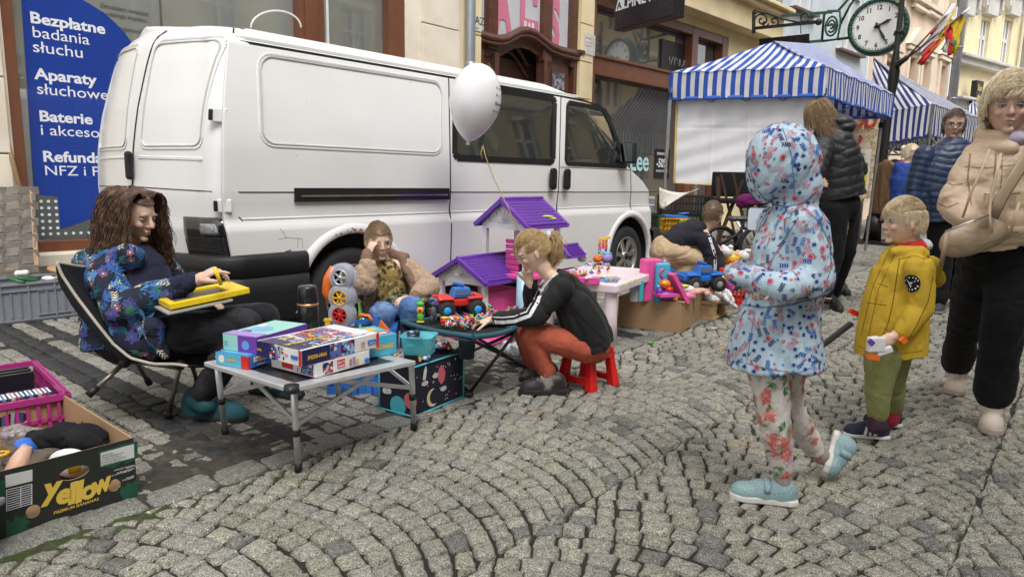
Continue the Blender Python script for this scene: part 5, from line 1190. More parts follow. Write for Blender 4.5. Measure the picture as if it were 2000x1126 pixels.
# ================================================================= goods, tables, toys
def C(n,c,r=.35,**k):return mat(n,c,r,var=.06,**k)
pinkp,pink2,purp,redp,yelp,bluep,cyanp,orgp,grnp,whtp=C('toy_pink',(.72,.09,.33)),C('pale_pink',(.80,.68,.73)),C('toy_purple',(.16,.05,.40)),C('toy_red',(.60,.025,.02)),C('toy_yellow',(.78,.48,.03)),C('toy_blue',(.03,.16,.52)),C('toy_cyan',(.10,.42,.58)),C('toy_orange',(.78,.16,.02)),C('toy_green',(.12,.46,.07)),C('toy_white',(.74,.73,.73))
card=mat('cardboard',(.36,.225,.12),.85,var=.08,vs=5,bump=.12,bs=50);cardi=mat('cardboard_edge',(.50,.36,.22),.9);greyp=mat('grey_crate',(.22,.235,.27),.5,var=.06);blk=C('black_matte',(.014,.014,.016),.55);inkm=MATS['ink']
def artmat(name,scale=26,sat=1.0,base=(.1,.15,.4)):
 m=bpy.data.materials.new(name);m.use_nodes=True;t=m.node_tree;b=t.nodes['Principled BSDF'];tc=t.nodes.new('ShaderNodeTexCoord');v=t.nodes.new('ShaderNodeTexVoronoi');v.inputs['Scale'].default_value=scale;n=t.nodes.new('ShaderNodeTexNoise');n.inputs['Scale'].default_value=scale*.6
 mx=t.nodes.new('ShaderNodeMix');mx.data_type='RGBA';mx.inputs['Factor'].default_value=.35;t.links.new(tc.outputs['Object'],mx.inputs[6]);t.links.new(n.outputs['Color'],mx.inputs[7]);t.links.new(tc.outputs['Object'],n.inputs['Vector']);t.links.new(mx.outputs[2],v.inputs['Vector'])
 r=t.nodes.new('ShaderNodeValToRGB');r.color_ramp.interpolation='CONSTANT';e=r.color_ramp.elements;cols=[(0,(.02,.03,.10)),(.22,(.05,.16,.50)),(.42,(.50,.03,.03)),(.56,(.30,.45,.6)),(.68,(.65,.62,.55)),(.8,(.55,.38,.06)),(.9,(.08,.06,.05))]
 e[0].color=(*cols[0][1],1);e[1].position=cols[1][0];e[1].color=(*cols[1][1],1)
 for p,c in cols[2:]:q=e.new(p);q.color=(*c,1)
 sp=t.nodes.new('ShaderNodeSeparateColor');t.links.new(v.outputs['Color'],sp.inputs[0]);t.links.new(sp.outputs[0],r.inputs[0]);t.links.new(r.outputs[0],b.inputs['Base Color']);b.inputs['Roughness'].default_value=.25;return m
art=artmat('printed_art')
def footprint(pl,pn,pr,z0):
 L,N_,R=gp(*pl,z0),gp(*pn,z0),gp(*pr,z0);T=frame(N_,R-N_);return T,(R-N_).length,abs((L-N_).dot(T.to_3x3().col[1]))
RX90=Matrix.Rotation(pi/2,4,'X')
def faceT(T,side,a,b):return T@RX90 if side=='f' else T@Matrix.Translation((0,b,0))@Matrix.Rotation(-pi/2,4,'Z')@RX90
def pbox(name,label,cat,fp,h,m,group=None,faces=()):
 T,a,b=fp;t=thing(name,label,cat,T,group);g=M(m,T);g.box((a/2,b/2,h/2),(a,b,h));o=g.build('carton',t,bevel=.002)
 for side,items in faces:
  F_=faceT(T,side,a,b)if side!='t' else T@Matrix.Translation((0,0,h));W_,H_=(a,h)if side=='f' else(b,h)if side=='l' else(a,b);lay=0
  for it in items:
   lay+=1;g=M(it[1])
   if it[0]=='r':x0,y0,x1,y1=it[2];g.T=F_;g.box(((x0+x1)/2*W_,(y0+y1)/2*H_,.0006*lay),((x1-x0)*W_,(y1-y0)*H_,.0012))
   elif it[0]=='d':g.T=F_;x,y,r=it[2];g.prism([(x*W_+r*cos(q*pi/8),y*H_+r*sin(q*pi/8))for q in range(16)],.0012*lay)
   else:x,y,sz=it[2];g.text(it[3],sz*H_,F_@Matrix.Translation((x*W_,y*H_,.0009*lay+.0006)),0,.03,sx=it[4]if len(it)>4 else 1)
   g.build('lettering' if it[0]=='t' else 'printed_panel',t)
 return t,T,a,b
ZT=.40;LP=[gp(440,850),gp(583,922),gp(808,838),gp(662,780)]
Tt,ta,tb=footprint((398,706),(566,758),(812,704),ZT);tb=max(tb,.1)
Lc,Nc,Rc=gp(398,706,ZT),gp(566,758,ZT),gp(812,704,ZT);Bc=Lc+Rc-Nc
tab=thing('folding_table','low aluminium folding table with a slatted top and crossed braces, stacked with game boxes','table',(LP[0]+LP[2])/2)
g=M(alu)
def inset(k):c=(Lc+Rc)/2;return[c+(p-c)*k for p in(Lc,Nc,Rc,Bc)]
o_,i_=inset(1.0),inset(.80)
for k in range(4):j=(k+1)%4;g.add([*(p-V3(0,0,.018)for p in(o_[k],o_[j],i_[j],i_[k])),*(p for p in(o_[k],o_[j],i_[j],i_[k]))],[(3,2,1,0),(4,5,6,7),(0,1,5,4),(1,2,6,5),(2,3,7,6),(3,0,4,7)])
g.build('top_frame',tab,bevel=.003)
g=M(C('dark_slat',(.03,.03,.035),.3))
for k in range(8):u0,u1=k/8+.004,(k+1)/8-.004;a,b,c,d=i_;g.add([q-V3(0,0,.016-z)for z in(0,.012)for q in(a.lerp(b,u0),a.lerp(b,u1),d.lerp(c,u1),d.lerp(c,u0))],[(3,2,1,0),(4,5,6,7),(0,1,5,4),(1,2,6,5),(2,3,7,6),(3,0,4,7)])
g.build('slat_panel',tab)
cc_=inset(.93)
for k,p in enumerate(LP):
 top=Vector((p.x,p.y,ZT-.02)).lerp(cc_[k],.5);top.z=ZT-.022;g=M(alu);g.cyl(p+V3(0,0,.03),top,.0125);g.use(blk);g.cyl(p,p+V3(0,0,.045),.0150);g.cyl(p.lerp(top,.44),p.lerp(top,.50),.0158);g.box(top,(.05,.05,.03));g.build('leg',tab)
for k in range(4):
 j=(k+1)%4;a,b=LP[k],LP[j];at_=lambda p,z:Vector((p.x,p.y,z));g=M(alu);g.bar(at_(a,.19),at_(b,.375),.007,.017);g.bar(at_(b,.19)+V3(.004,.008,0),at_(a,.375)+V3(.004,.008,0),.007,.017);g.build('brace',tab)
g=M(blk);g.lathe([(0,.004),(.026,.003),(.029,-.018),(.022,-.024)],Matrix.Translation(Nc.lerp((Lc+Rc)/2,.08)),16);g.build('corner_cap',tab)
dkb=C('box_navy',(.015,.02,.09),.3)
pbox('board_game','white game box lying under the big superhero jigsaw','board game',footprint((529,716),(617,738),(722,708),ZT+.002),.052,whtp,'game boxes on the folding table',[('f',[('r',art,(.12,.1,.30,.9)),('r',redp,(.38,.25,.52,.85)),('t',whtp,(.385,.58,.22),'BEAT THE',.8),('t',whtp,(.385,.32,.22),'PARENTS',.9),('r',C('skin_print',(.35,.2,.12)),(.60,.2,.64,.7)),('r',C('lilac_print',(.35,.2,.5)),(.66,.2,.71,.8)),('r',yelp,(.73,.2,.77,.6)),('d',bluep,(.93,.3,.009))]),('l',[('r',redp,(.25,.2,.5,.8)),('r',art,(.6,.1,.95,.9))])])
pbox('jigsaw_box','big blue and white jigsaw box with a busy superhero picture, on top of the stack','jigsaw',footprint((498,695),(590,716),(739,677),ZT+.056),.058,whtp,'game boxes on the folding table',[('t',[('r',art,(.0,.06,.86,.94)),('r',dkb,(.0,.06,.16,.94)),('r',whtp,(.80,.1,.96,.9)),('t',yelp,(.02,.35,.12),'SPIDER-MAN',1.0)]),('f',[('r',dkb,(.0,.0,.40,1.)),('r',art,(.34,.05,.66,.95)),('t',yelp,(.06,.35,.34),'SPIDER-MAN',.78),('t',redp,(.74,.42,.30),'104',.8),('t',redp,(.74,.22,.15),'PIECES',.8),('r',redp,(.965,0,1,1)),('r',bluep,(.84,.35,.955,.62)),('t',whtp,(.845,.42,.15),'Clementoni',.8)]),('l',[('r',dkb,(0,0,.4,1)),('r',art,(.3,.05,.62,.95)),('t',redp,(.64,.4,.28),'104',.7),('t',yelp,(.03,.4,.2),'SPIDER',.7),('r',bluep,(.78,.35,.92,.6)),('r',redp,(.95,0,1,1))])])
pbox('jigsaw_box','small blue and red train jigsaw box at the left end of the table','jigsaw',footprint((443,704),(486,721),(534,706),ZT+.002),.048,bluep,'game boxes on the folding table',[('t',[('r',cyanp,(.1,.1,.9,.9)),('d',whtp,(.55,.5,.028))]),('f',[('r',redp,(0,0,.06,1)),('r',whtp,(.2,.45,.85,.85)),('t',redp,(.24,.55,.3),'THOMAS',.9),('t',whtp,(.3,.15,.2),'& FRIENDS',.9)]),('l',[('r',cyanp,(.0,.0,.78,1)),('d',whtp,(.18,.5,.015)),('t',yelp,(.36,.4,.3),'MEMOS',.9),('r',redp,(.79,0,1,1))])])
pbox('jigsaw_box','mint and purple jigsaw box lying behind the big superhero one','jigsaw',footprint((453,677),(502,691),(600,660),ZT+.052),.062,C('mint_print',(.32,.62,.56)),'game boxes on the folding table',[('t',[('d',C('stitch_blue',(.18,.42,.66)),(.45,.55,.045)),('d',purp,(.25,.7,.02)),('d',pink2,(.6,.75,.018)),('r',C('lilac2',(.35,.25,.6)),(0,0,.2,1))]),('l',[('r',purp,(.45,0,1,1)),('d',C('sb2',(.15,.35,.7)),(.68,.45,.018)),('t',cyanp,(.05,.3,.4),'ZZ',.5)]),('f',[('r',purp,(0,0,1,1))])])
pbox('board_game','turquoise guessing game box beside the teal basket','board game',footprint((688,680),(716,700),(775,690),ZT+.002),.085,C('hed_blue',(.07,.42,.60)),'game boxes on the folding table',[('t',[('r',yelp,(.1,.55,.8,.8)),('r',redp,(.3,.1,.9,.35)),('r',whtp,(.4,.12,.8,.25))]),('f',[('t',yelp,(.22,.35,.3),'HEDBANZ',.8)])])
g=M(mat('paper',(.62,.62,.62),.7));a,b,c=gp(420,697,ZT+.003),gp(470,712,ZT+.003),gp(500,690,ZT+.003);g.add([a,b,c,a+c-b,*(p+V3(0,0,.001)for p in(a,b,c,a+c-b))],[(0,3,2,1),(4,5,6,7),(0,1,5,4),(1,2,6,5)]);tag(g.build('paper_sheet',None),'loose pale sheet under the small train jigsaw','paper')
tealt=mat('teal_clear',(.12,.58,.66),.15,var=0,rv=0,alpha=.55);T,a,b=footprint((770,680),(778,693),(842,697),ZT+.003);b=.12
bk=thing('plastic_basket','see-through teal plastic basket holding little toys at the table end','basket',T);g=M(tealt)
rs=[[T@V3(a/2+x*k,b/2+y*k,z)for x,y in rrect(a*.94,b*.94,.02,4)]for k,z in((.86,0),(.90,.0),(1.0,.075),(1.08,.078),(1.08,.072),(1.0,.068),(.95,.068),(.85,.006))];g.rings(rs,True);g.build('basket_body',bk)
th=thing('thermos','scratched black vacuum flask with a copper ring standing behind the game boxes','vacuum flask',gp(603,655,ZT));T=Matrix.Translation(gp(603,655,ZT));g=M(mat('flask_black',(.012,.012,.013),.22,col2=(.35,.35,.34),c2s=38,c2t=.73,coat=.3),T);g.lathe([(0,0),(.043,0),(.047,.006),(.047,.135),(.045,.14)],n=28);g.build('flask_body',th)
g=M(mat('copper',(.55,.30,.16),.3,metal=.8),T);g.lathe([(.045,.138),(.0485,.142),(.0485,.148),(.045,.152)],n=28);g.build('ring',th);g=M(mat('flask_lid',(.014,.014,.015),.18),T);g.lathe([(.045,.150),(.046,.165),(.043,.215),(.040,.226),(.035,.23),(0,.23)],n=28);g.build('lid',th)
CY=3.50;cb_=A(662,640,CY);T=frame(Vector((cb_.x-.05,CY-.05,0)),(1,.1,0));bc=thing('blue_crate','bright blue plastic crate behind the table carrying toy track pieces','crate',T);g=M(bluep,T)
def crate(g,a,b,h,th_=.008,holes=True):
 for(x,y,w,d)in((a/2,0,a,th_),(a/2,b,a,th_),(0,b/2,th_,b),(a,b/2,th_,b)):
  g.box((x,y,h-.012),(w+.012,d+.012,.024));g.box((x,y,.02),(w,d,.04));n_=max(3,int(max(w,d)/.035))
  for k in range(n_+1):f=k/n_-.5;g.box((x+(f*w if w>d else 0),y+(f*d if d>w else 0),h/2),((.012 if w>d else w),(d if w>d else.012),h))
  g.box((x,y,h*.55),(w,d,.014))
 g.box((a/2,b/2,.012),(a,b,.01))
hc_=cb_.z;crate(g,.34,.26,hc_);g.build('crate_body',bc)
la=thing('wheel_launcher','toy launcher with silver, yellow and red wheels in clear cases above the blue crate','toy',A(668,640,CY-.02));clr=mat('clear_plastic',(.75,.80,.95),.12,var=0,rv=0,alpha=.38)
for i,(x,y,mc)in enumerate(((670,540,alu),(669,580,C('rim_yellow',(.75,.42,.03))),(669,613,redp))):
 c=A(x,y,CY-.10);T=Matrix.Translation(c)@Matrix.Rotation(-.25,4,'Z')@RX90;g=M(clr,T);g.lathe([(.040,-.035),(.064,-.032),(.069,-.02),(.069,.02),(.063,.030),(.040,.033)],n=30);g.build('wheel_case',la)
 g=M(rubber,T);g.lathe([(.036,-.02),(.052,-.016),(.052,.022),(.044,.030),(.036,.028)],n=28);wo=g.build('toy_wheel',la);g=M(mc,T);g.lathe([(.037,.022),(.041,.031),(.037,.036),(.034,.026)],n=26);g.lathe([(0,.036),(.009,.035),(.010,.028)],n=12)
 for k in range(5+i):q=2*pi*k/(5+i);g.bar((.006*cos(q),.006*sin(q),.031),(.037*cos(q),.037*sin(q),.030),.009,.006,up=(0,0,1))
 g.build('rim',wo)
g=M(orgp);g.tube([A(652,522,CY-.06),A(641,545,CY-.06),A(638,570,CY-.06),A(646,592,CY-.06)],[.02,.026,.026,.016],8,flat=.6);g.use(blk);g.tube([A(664,518,CY-.06),A(655,540,CY-.04),A(653,570,CY-.04)],.014,6);g.build('trigger_arm',la)
def simple(name,label,cat,parts,group=None,bevel=0.0):
 g=M()
 for mt,fn in parts:g.use(mt);fn(g)
 return tag(g.build(name,None,bevel=bevel),label,cat,group)
c=A(716,628,CY-.05);simple('track_piece','curved orange toy track piece on the blue crate','toy track',[(orgp,lambda g:g.tube([A(698,622,CY),A(706,614,CY),A(720,616,CY),A(730,630,CY)],.018,6,flat=.45,up=(0,1,0))),(bluep,lambda g:g.box(A(735,626,CY-.02),(.03,.03,.05)))])
simple('track_piece','pointed orange ramp beside the jeans of the seated boy','toy track',[(orgp,lambda g:g.prism([(0,0),(.05,0),(.01,.045)],.04,Matrix.Translation(A(741,641,CY-.1))@RX90))]);simple('toy_block','little yellow toy castle block on the blue crate','toy',[(yelp,lambda g:(g.box(A(641,634,CY-.12),(.026,.02,.05)),g.box(A(641,624,CY-.12),(.04,.024,.012))))])
# ---- fabric storage cube with space print
T,a,b=footprint((742,788),(808,816),(905,776),0);b*=.8;hs_=.245;sb=thing('storage_box','dark fabric storage box printed with moon, clouds and balloons, teal piped edges','storage box',T);spf=cloth('space_fabric',(.020,.020,.034));g=M(spf,T);g.box((a/2,b/2,hs_/2),(a,b,hs_));g.build('fabric_body',sb,bevel=.006)
tp_=C('teal_piping',(.06,.42,.52),.6);g=M(tp_,T)
for z in(.006,hs_):P=[(0,0,z),(a,0,z),(a,b,z),(0,b,z),(0,0,z)];[g.tube([P[i],P[i+1]],.005,6)for i in range(4)]
for x,y in((0,0),(a,0),(0,b)):g.tube([(x,y,0),(x,y,hs_)],.005,6)
g.build('piping',sb);Ff=faceT(T,'f',a,b);Fl=faceT(T,'l',a,b);cw,cr_,cpk=C('print_white',(.62,.64,.66),.7),C('print_cream',(.62,.56,.36),.7),C('print_pink',(.60,.13,.17),.7)
g=M(cw,Ff)
def blob(g,x,y,r,h=.0012):g.prism([(x+r*1.0*cos(q*pi/7),y+r*sin(q*pi/7))for q in range(14)],h)
for(x,y)in((.08,.15),(.16,.17),(.22,.09)):
 for dx_,r in((0,.013),(.014,.010),(-.013,.009)):blob(g,x+dx_,y,r)
rng=random.Random(3)
for k in range(34):x,y=rng.uniform(.02,a-.02),rng.uniform(.02,hs_-.02);g.prism([(x+(.005 if q%2 else.0015)*cos(q*pi/4),y+(.005 if q%2 else.0015)*sin(q*pi/4))for q in range(8)],.0008)
g.prism([(.065,.172),(.075,.215),(.09,.235),(.095,.21),(.085,.168)],.0014);g.use(cpk);g.prism([(.065,.172),(.075,.155),(.085,.168)],.0016);P=[(.205,.115),(.185,.135),(.175,.165),(.185,.195),(.205,.215),(.225,.195),(.235,.165),(.228,.135)];g.prism(P,.0014);g.use(cr_);g.prism([(.14+.045*cos(radians(q)),.065+.045*sin(radians(q)))for q in range(80,291,15)]+[(.155+.04*cos(radians(q)),.068+.038*sin(radians(q)))for q in range(280,89,-15)],.0014);g.T=Fl
g.use(cw);[blob(g,x,y,.014)for x,y in((.05,.10),(.065,.103),(.036,.1))];g.use(cpk);blob(g,.20,.08,.04);g.use(tp_);blob(g,.12,.04,.05,.0009);g.build('space_print',sb)
# ---- black camping table
ZC=.375;L_,N_,R_2=gp(784,628,ZC),gp(924,657,ZC),gp(1008,640,ZC);B_2=L_+R_2-N_;ctab=thing('camp_table','low black fabric camping table heaped with tiny figures, a toy truck and a dinosaur','table',V3(-.3,3.75,0));g=M(cloth('table_fabric',(.018,.019,.023)))
g.grid(lambda u,v:L_.lerp(N_,u).lerp(B_2.lerp(R_2,u),v)-V3(0,0,.014*4*u*(1-u)+.01*4*v*(1-v)),12,12);g.build('table_top',ctab,solid=.006);g=M(C('teal_hem',(.018,.085,.115),.7))
for p,q in((L_,N_),(N_,R_2),(R_2,B_2),(B_2,L_)):g.tube([p.lerp(q,k/6)-V3(0,0,.012*sin(pi*k/6))for k in range(7)],.014,6)
g.build('hem',ctab)
F4=[gp(803,735),gp(915,773),gp(1030,722),gp(905,695)];C4_=[L_,N_,R_2,B_2]
for k in range(4):g=M(blk);g.cyl(F4[k]+V3(0,0,.01),C4_[(k+1)%4]-V3(0,0,.02),.0085);g.cyl(F4[k]+V3(.01,.01,.01),C4_[(k+3)%4]-V3(0,0,.02),.0085);g.ell(F4[k]+V3(0,0,.012),(.028,.024,.014));g.build('leg',ctab)
g=M(cloth('cup_pocket',(.02,.035,.05)));g.lathe([(.035,-.09),(.042,0),(.046,.004)],Matrix.Translation(N_-V3(.03,-.02,.02)),14,cap=True);g.build('cup_holder',ctab)
# ---- tiny toy figures: six kinds, copied
def tiny(k,cm):
 g=M(cm[0]);g.ell((0,0,.009),(.008,.007,.009),n=8,m=6);g.use(cm[1]);g.ell((0,-.001,.022),(.0085,.008,.008),n=8,m=6);g.use(cm[2])
 if k%3==0:g.ell((-.007,0,.030),(.003,.002,.005),n=6,m=4);g.ell((.007,0,.030),(.003,.002,.005),n=6,m=4)
 elif k%3==1:g.cyl((0,0,.028),(0,0,.037),.006,.001,n=8)
 else:g.ell((0,.005,.012),(.016,.003,.006),n=8,m=4)
 g.cyl((-.005,-.002,.014),(-.014,-.004,.010),.0028,n=6);g.cyl((.005,-.002,.014),(.014,-.004,.016),.0028,n=6);return g
cols=[(purp,yelp,grnp),(cyanp,orgp,yelp),(grnp,pinkp,whtp),(redp,cyanp,whtp),(yelp,purp,redp),(pink2,cyanp,purp),(orgp,grnp,cyanp),(bluep,yelp,pinkp)];kinds=[];used=set()
G1,G2,G3='tiny toy figures heaped on the black camping table','tiny toy figures spilling over the dark storage box','little figures standing on the pink table'
L1,L2,L3='the girl\'s heap','the storage box heap','the pink table'
cn=['violet and yellow','cyan and orange','green and pink','red and cyan','yellow and violet','pale pink and cyan','orange and green','blue and yellow']
rng=random.Random(8)
def place_tiny(p,lab,grp,sc):
 q=RM3.transposed()@(p-CP);qx,qy=1000+F*q.x/-q.z,563-F*q.y/-q.z;(xa,xb,ya,yb)={G1:(868,1003,610,642),G2:(735,890,650,715),G3:(1120,1285,500,540)}[grp];fx,fy=(qx-xa)/(xb-xa),(qy-ya)/(yb-ya)
 lab=('far ' if fy<.5 else 'near ')+['left end','left part','middle','right part','right end'][max(0,min(4,int(fx*5)))]+' of '+lab
 k=rng.randrange(8);T=Matrix.Translation(p)@Euler((rng.uniform(-1.3,1.3),rng.uniform(-1.3,1.3),rng.uniform(0,6.28))).to_matrix().to_4x4()@Matrix.Scale(sc,4)
 if grp==G3:T=Matrix.Translation(p)@Matrix.Rotation(rng.uniform(0,6.28),4,'Z')@Matrix.Scale(sc,4)
 if k not in used:used.add(k);o=tiny(k,cols[k]).build('toy_figure',None);kinds.append((k,o));o.matrix_world=T
 else:o=dict(kinds)[k].copy();S.collection.objects.link(o);o.matrix_world=T
 tag(o,'tiny '+cn[k]+' toy figure, '+lab,'toy figure',grp)
def on(px,py,z,dz=0):return gp(px,py,z)+V3(0,0,dz)
for k in range(105):
 t_=rng.random();x=868+135*t_+rng.gauss(0,3);y=640-22*(t_>.45)*rng.random()-14*rng.random()-10*t_+4;place_tiny(on(x,y,ZC,rng.uniform(.0,.022)),L1,G1,rng.uniform(.8,1.25))
for k in range(85):
 u,v=rng.uniform(.02,.93),rng.uniform(.05,.8);p=T@V3(u*a,v*b,hs_+rng.uniform(.004,.02)+.05*max(0,1-abs(u-.55)*3));place_tiny(p,L2,G2,rng.uniform(.85,1.35))
def truck(p,ang,sc,body_,acc,hub,label,name='toy_truck'):
 T=Matrix.Translation(p)@Matrix.Rotation(ang,4,'Z')@Matrix.Scale(sc,4);t=thing(name,label,'toy truck',T);g=M(body_,T)
 g.box((0,0,.065),(.20,.085,.03));g.box((.065,0,.085),(.07,.08,.02),None,.85);g.box((-.085,0,.085),(.03,.09,.02))
 for sx_ in(-.065,.065):
  for sy_ in(-.045,.045):g.box((sx_,sy_,.085),(.075,.03,.012),(0,0,0),.8)
 g.build('truck_body',t,bevel=.006);g=M(acc,T);g.box((-.015,0,.105),(.09,.065,.04),None,.72);g.box((.105,0,.07),(.02,.07,.025));g.cyl((-.03,0,.13),(.02,0,.145),.008,n=8);g.build('cab',t,bevel=.005);g=M(mat('toy_window',(.08,.12,.2),.1),T);g.box((-.015,0,.105),(.075,.068,.02),None,.85);g.build('window',t)
 for sx_ in(-.068,.068):
  for sy_ in(-.055,.055):Tw=T@Matrix.Translation((sx_,sy_,.038))@RX90;g=M(rubber,Tw);g.lathe([(.02,-.018),(.036,-.018),(.038,-.01),(.038,.01),(.036,.018),(.02,.018)],n=20);wo=g.build('wheel',t);g=M(hub,Tw);[g.lathe([(0,z),(.008,z),(.022,z*.7),(.023,z*.4)],n=12)for z in(-.019,.019)];g.build('hub',wo)
 return t
truck(on(893,617,ZC),radians(205),1.28,redp,bluep,C('hub_blue',(.04,.35,.7)),'red and blue toy monster truck with cyan wheel hubs on the camping table')
def fig(name,label,cat,px,py,z,pr,mt,extra=None,sc=1):
 p=on(px,py,z);g=M(mt)
 for kind,c,r in pr:g.ell(p+Vector(c)*sc,[q*sc for q in r]if hasattr(r,'__len__')else r*sc,n=12,m=8)
 if extra:[(g.use(mm),g.ell(p+Vector(c)*sc,[q*sc for q in r],n=10,m=6))for mm,c,r in extra]
 return tag(g.build(name,None),label,cat)
fig('toy_dinosaur','grey toy dinosaur standing upright beside the red truck','toy',846,628,ZC,[(0,(0,0,.05),(.018,.016,.034)),(0,(0,0,.095),(.012,.012,.016)),(0,(-.008,-.004,.118),(.016,.009,.009)),(0,(-.006,-.01,.018),(.008,.009,.018)),(0,(.010,.006,.018),(.008,.009,.018)),(0,(.02,.01,.03),(.022,.007,.012)),(0,(-.016,-.01,.07),(.012,.004,.004))],C('dino_grey',(.08,.09,.10),.5))
fig('toy_robot','lime green and yellow toy figure at the left end of the camping table','toy',821,630,ZC,[(0,(0,0,.03),(.018,.014,.03)),(0,(0,0,.10),(.021,.016,.014))],grnp,[(yelp,(0,0,.066),(.019,.016,.022)),(redp,(0,-.01,.068),(.010,.010,.010)),(grnp,(-.012,0,.118),(.006,.005,.01)),(grnp,(.012,0,.118),(.006,.005,.01)),(yelp,(0,0,.006),(.022,.018,.006))])
fig('toy_pot','small red toy pot in front of the toy truck','toy',868,634,ZC,[(0,(0,0,.02),(.024,.022,.020))],redp,[(yelp,(0,0,.038),(.022,.02,.006)),(grnp,(0,0,.006),(.02,.02,.006))])
fig('toy_creature','dark lumpy toy lying in the teal basket','toy',805,683,ZT,[(0,(0,0,.055),(.03,.02,.02)),(0,(.02,0,.075),(.014,.012,.014)),(0,(-.02,.0,.07),(.012,.01,.014)),(0,(.03,-.01,.05),(.02,.01,.01))],C('purple_black',(.03,.02,.05)),[(cyanp,(-.01,-.01,.02),(.03,.02,.012)),(grnp,(.02,.01,.02),(.012,.012,.012))])
# ---- doll's house
dh=thing('dolls_house','large white and pink dolls house with purple tiled roofs standing against the van',"doll's house",gp(960,668))
def gable_roof(fl,W_,L,ze,zr,label=None):
 fl=Vector(fl);fl.z=ze;T=frame(fl,E2);T=Matrix(((E2.x,E1.x,0,fl.x),(E2.y,E1.y,0,fl.y),(0,0,1,ze),(0,0,0,1)));hgt=zr-ze;g=M(purp)
 for sgn in(0,1):
  nr,nc=9,17
  for i in range(nr):
   for j in range(nc):
    u0=i/nr;u1=(i+1.25)/nr if i<nr-1 else 1.0;v0=(j+(.5 if i%2 else 0))/nc;v1=v0+.97/nc
    if v1>1.001:continue
    def P(u,v,k):x=W_/2*u;x=x if sgn==0 else W_-x;return T@V3(x,L*v,hgt*u+k)
    k=.009;vm=(v0+v1)/2;vs=[P(u0,v0+.01,k+.004),P(u0-.015,vm,k+.004),P(u0,v1-.01,k+.004),P(u1,v1,.004),P(u1,v0,.004)];vs+=[q-V3(0,0,.006)for q in vs]
    g.add(vs,[(0,1,2,3,4),(9,8,7,6,5),(0,5,6,1),(1,6,7,2)])
  x0,x1=(0,W_/2)if sgn==0 else(W_,W_/2)
  for v in(0,L):g.bar(T@V3(x0,v,-.012),T@V3(x1,v,hgt-.006),.03,.028)
  g.bar(T@V3(x0,0,-.012),T@V3(x0,L,-.012),.016,.022);g.add([T@V3(x0,0,-.004),T@V3(x0,L,-.004),T@V3(x1,L,hgt-.004),T@V3(x1,0,hgt-.004)],[(0,1,2,3)])
 g.tube([T@V3(W_/2,-.01,hgt+.008),T@V3(W_/2,L+.01,hgt+.008)],.012,6);ro=g.build('roof',dh)
 g=M(whtp);Tf=T@Matrix.Translation((0,.035,0))@RX90;g.prism([(.04,-.035),(W_-.04,-.035),(W_-.04,0),(W_/2,hgt-.02),(.04,0)],-.014,Tf)
 for k in range(9):an=radians(12+19.5*k);g.tube([Tf@V3(W_/2,.01,.004),Tf@V3(W_/2+min(hgt,W_*.3)*.85*cos(an)*1.2,.01+hgt*.62*sin(an),.004)],.0035,5)
 g.tube([Tf@V3(W_/2+W_*.27*cos(radians(q)),.01+hgt*.62*sin(radians(q)),.004)for q in range(0,181,15)],.004,5);g.build('gable',dh);return T
up_=A(928,438,5.05);lo_=A(842,543,4.95);T1h=gable_roof(up_,.50,.46,.80,.975);T2h=gable_roof(lo_,.54,.52,.425,.565)
for Th,W_,L,ze,zb in((T1h,.50,.46,.80,.44),(T2h,.54,.52,.425,.03)):
 for x,y in((.06,.05),(W_-.06,.05),(.06,L-.05),(W_-.06,L-.05)):g=M(whtp);p=Th@V3(x,y,0);g.box((p.x,p.y,(ze+zb)/2),(.034,.034,ze-zb),(0,0,AL));g.box((p.x,p.y,zb+.02),(.055,.055,.04),(0,0,AL));g.build('post',dh)
g=M(pinkp)
for Th,W_,L,z0,z1 in((T1h,.50,.46,.44,.70),(T2h,.54,.52,.03,.33)):
 for(x,y,w,d)in((W_-.07,L/2,.012,L*.7),(W_/2,L-.06,W_*.7,.012)):p=Th@V3(x,y,0);g.box((p.x,p.y,(z0+z1)/2),(w,d,z1-z0),(0,0,AL-pi/2))
 for k in range(7):p=Th@V3(W_*.62,.06,0);g.box((p.x,p.y,z0+(z1-z0)*(k+.5)/7),(.12,.012,(z1-z0)/9),(.25,0,AL-pi/2));
g.build('shutter',dh);g=M(pinkp)
for Th,W_,L,z in((T2h,.58,.62,.0),(T1h,.50,.46,.425)):p=Th@V3(W_/2,L/2,0);g.box((p.x,p.y,z+.018),(W_+.04,L+.06,.03),(0,0,AL-pi/2))
g.build('floor',dh,bevel=.006);Tb=Matrix(((E2.x,E1.x,0,0),(E2.y,E1.y,0,0),(0,0,1,0),(0,0,0,1)));q3=A(1080,496,5.7);T3h=gable_roof(q3,.17,.22,q3.z,q3.z+.07);g=M(C('pale_blue',(.35,.55,.68)))
p=A(1018,640,4.6);g.cyl(p*V3(1,1,0),p*V3(1,1,0)+V3(0,0,.5),.045,.035);g.build('slide_column',dh);fig('price_star','lime paper star stuck on the upper purple roof','price sticker',1070,422,.90,[],grnp,[(C('lime_paper',(.62,.75,.08),.7),(0,0,.0),(.035,.025,.006)),(MATS['lime_paper'],(.03,0,-.012),(.025,.02,.006))])
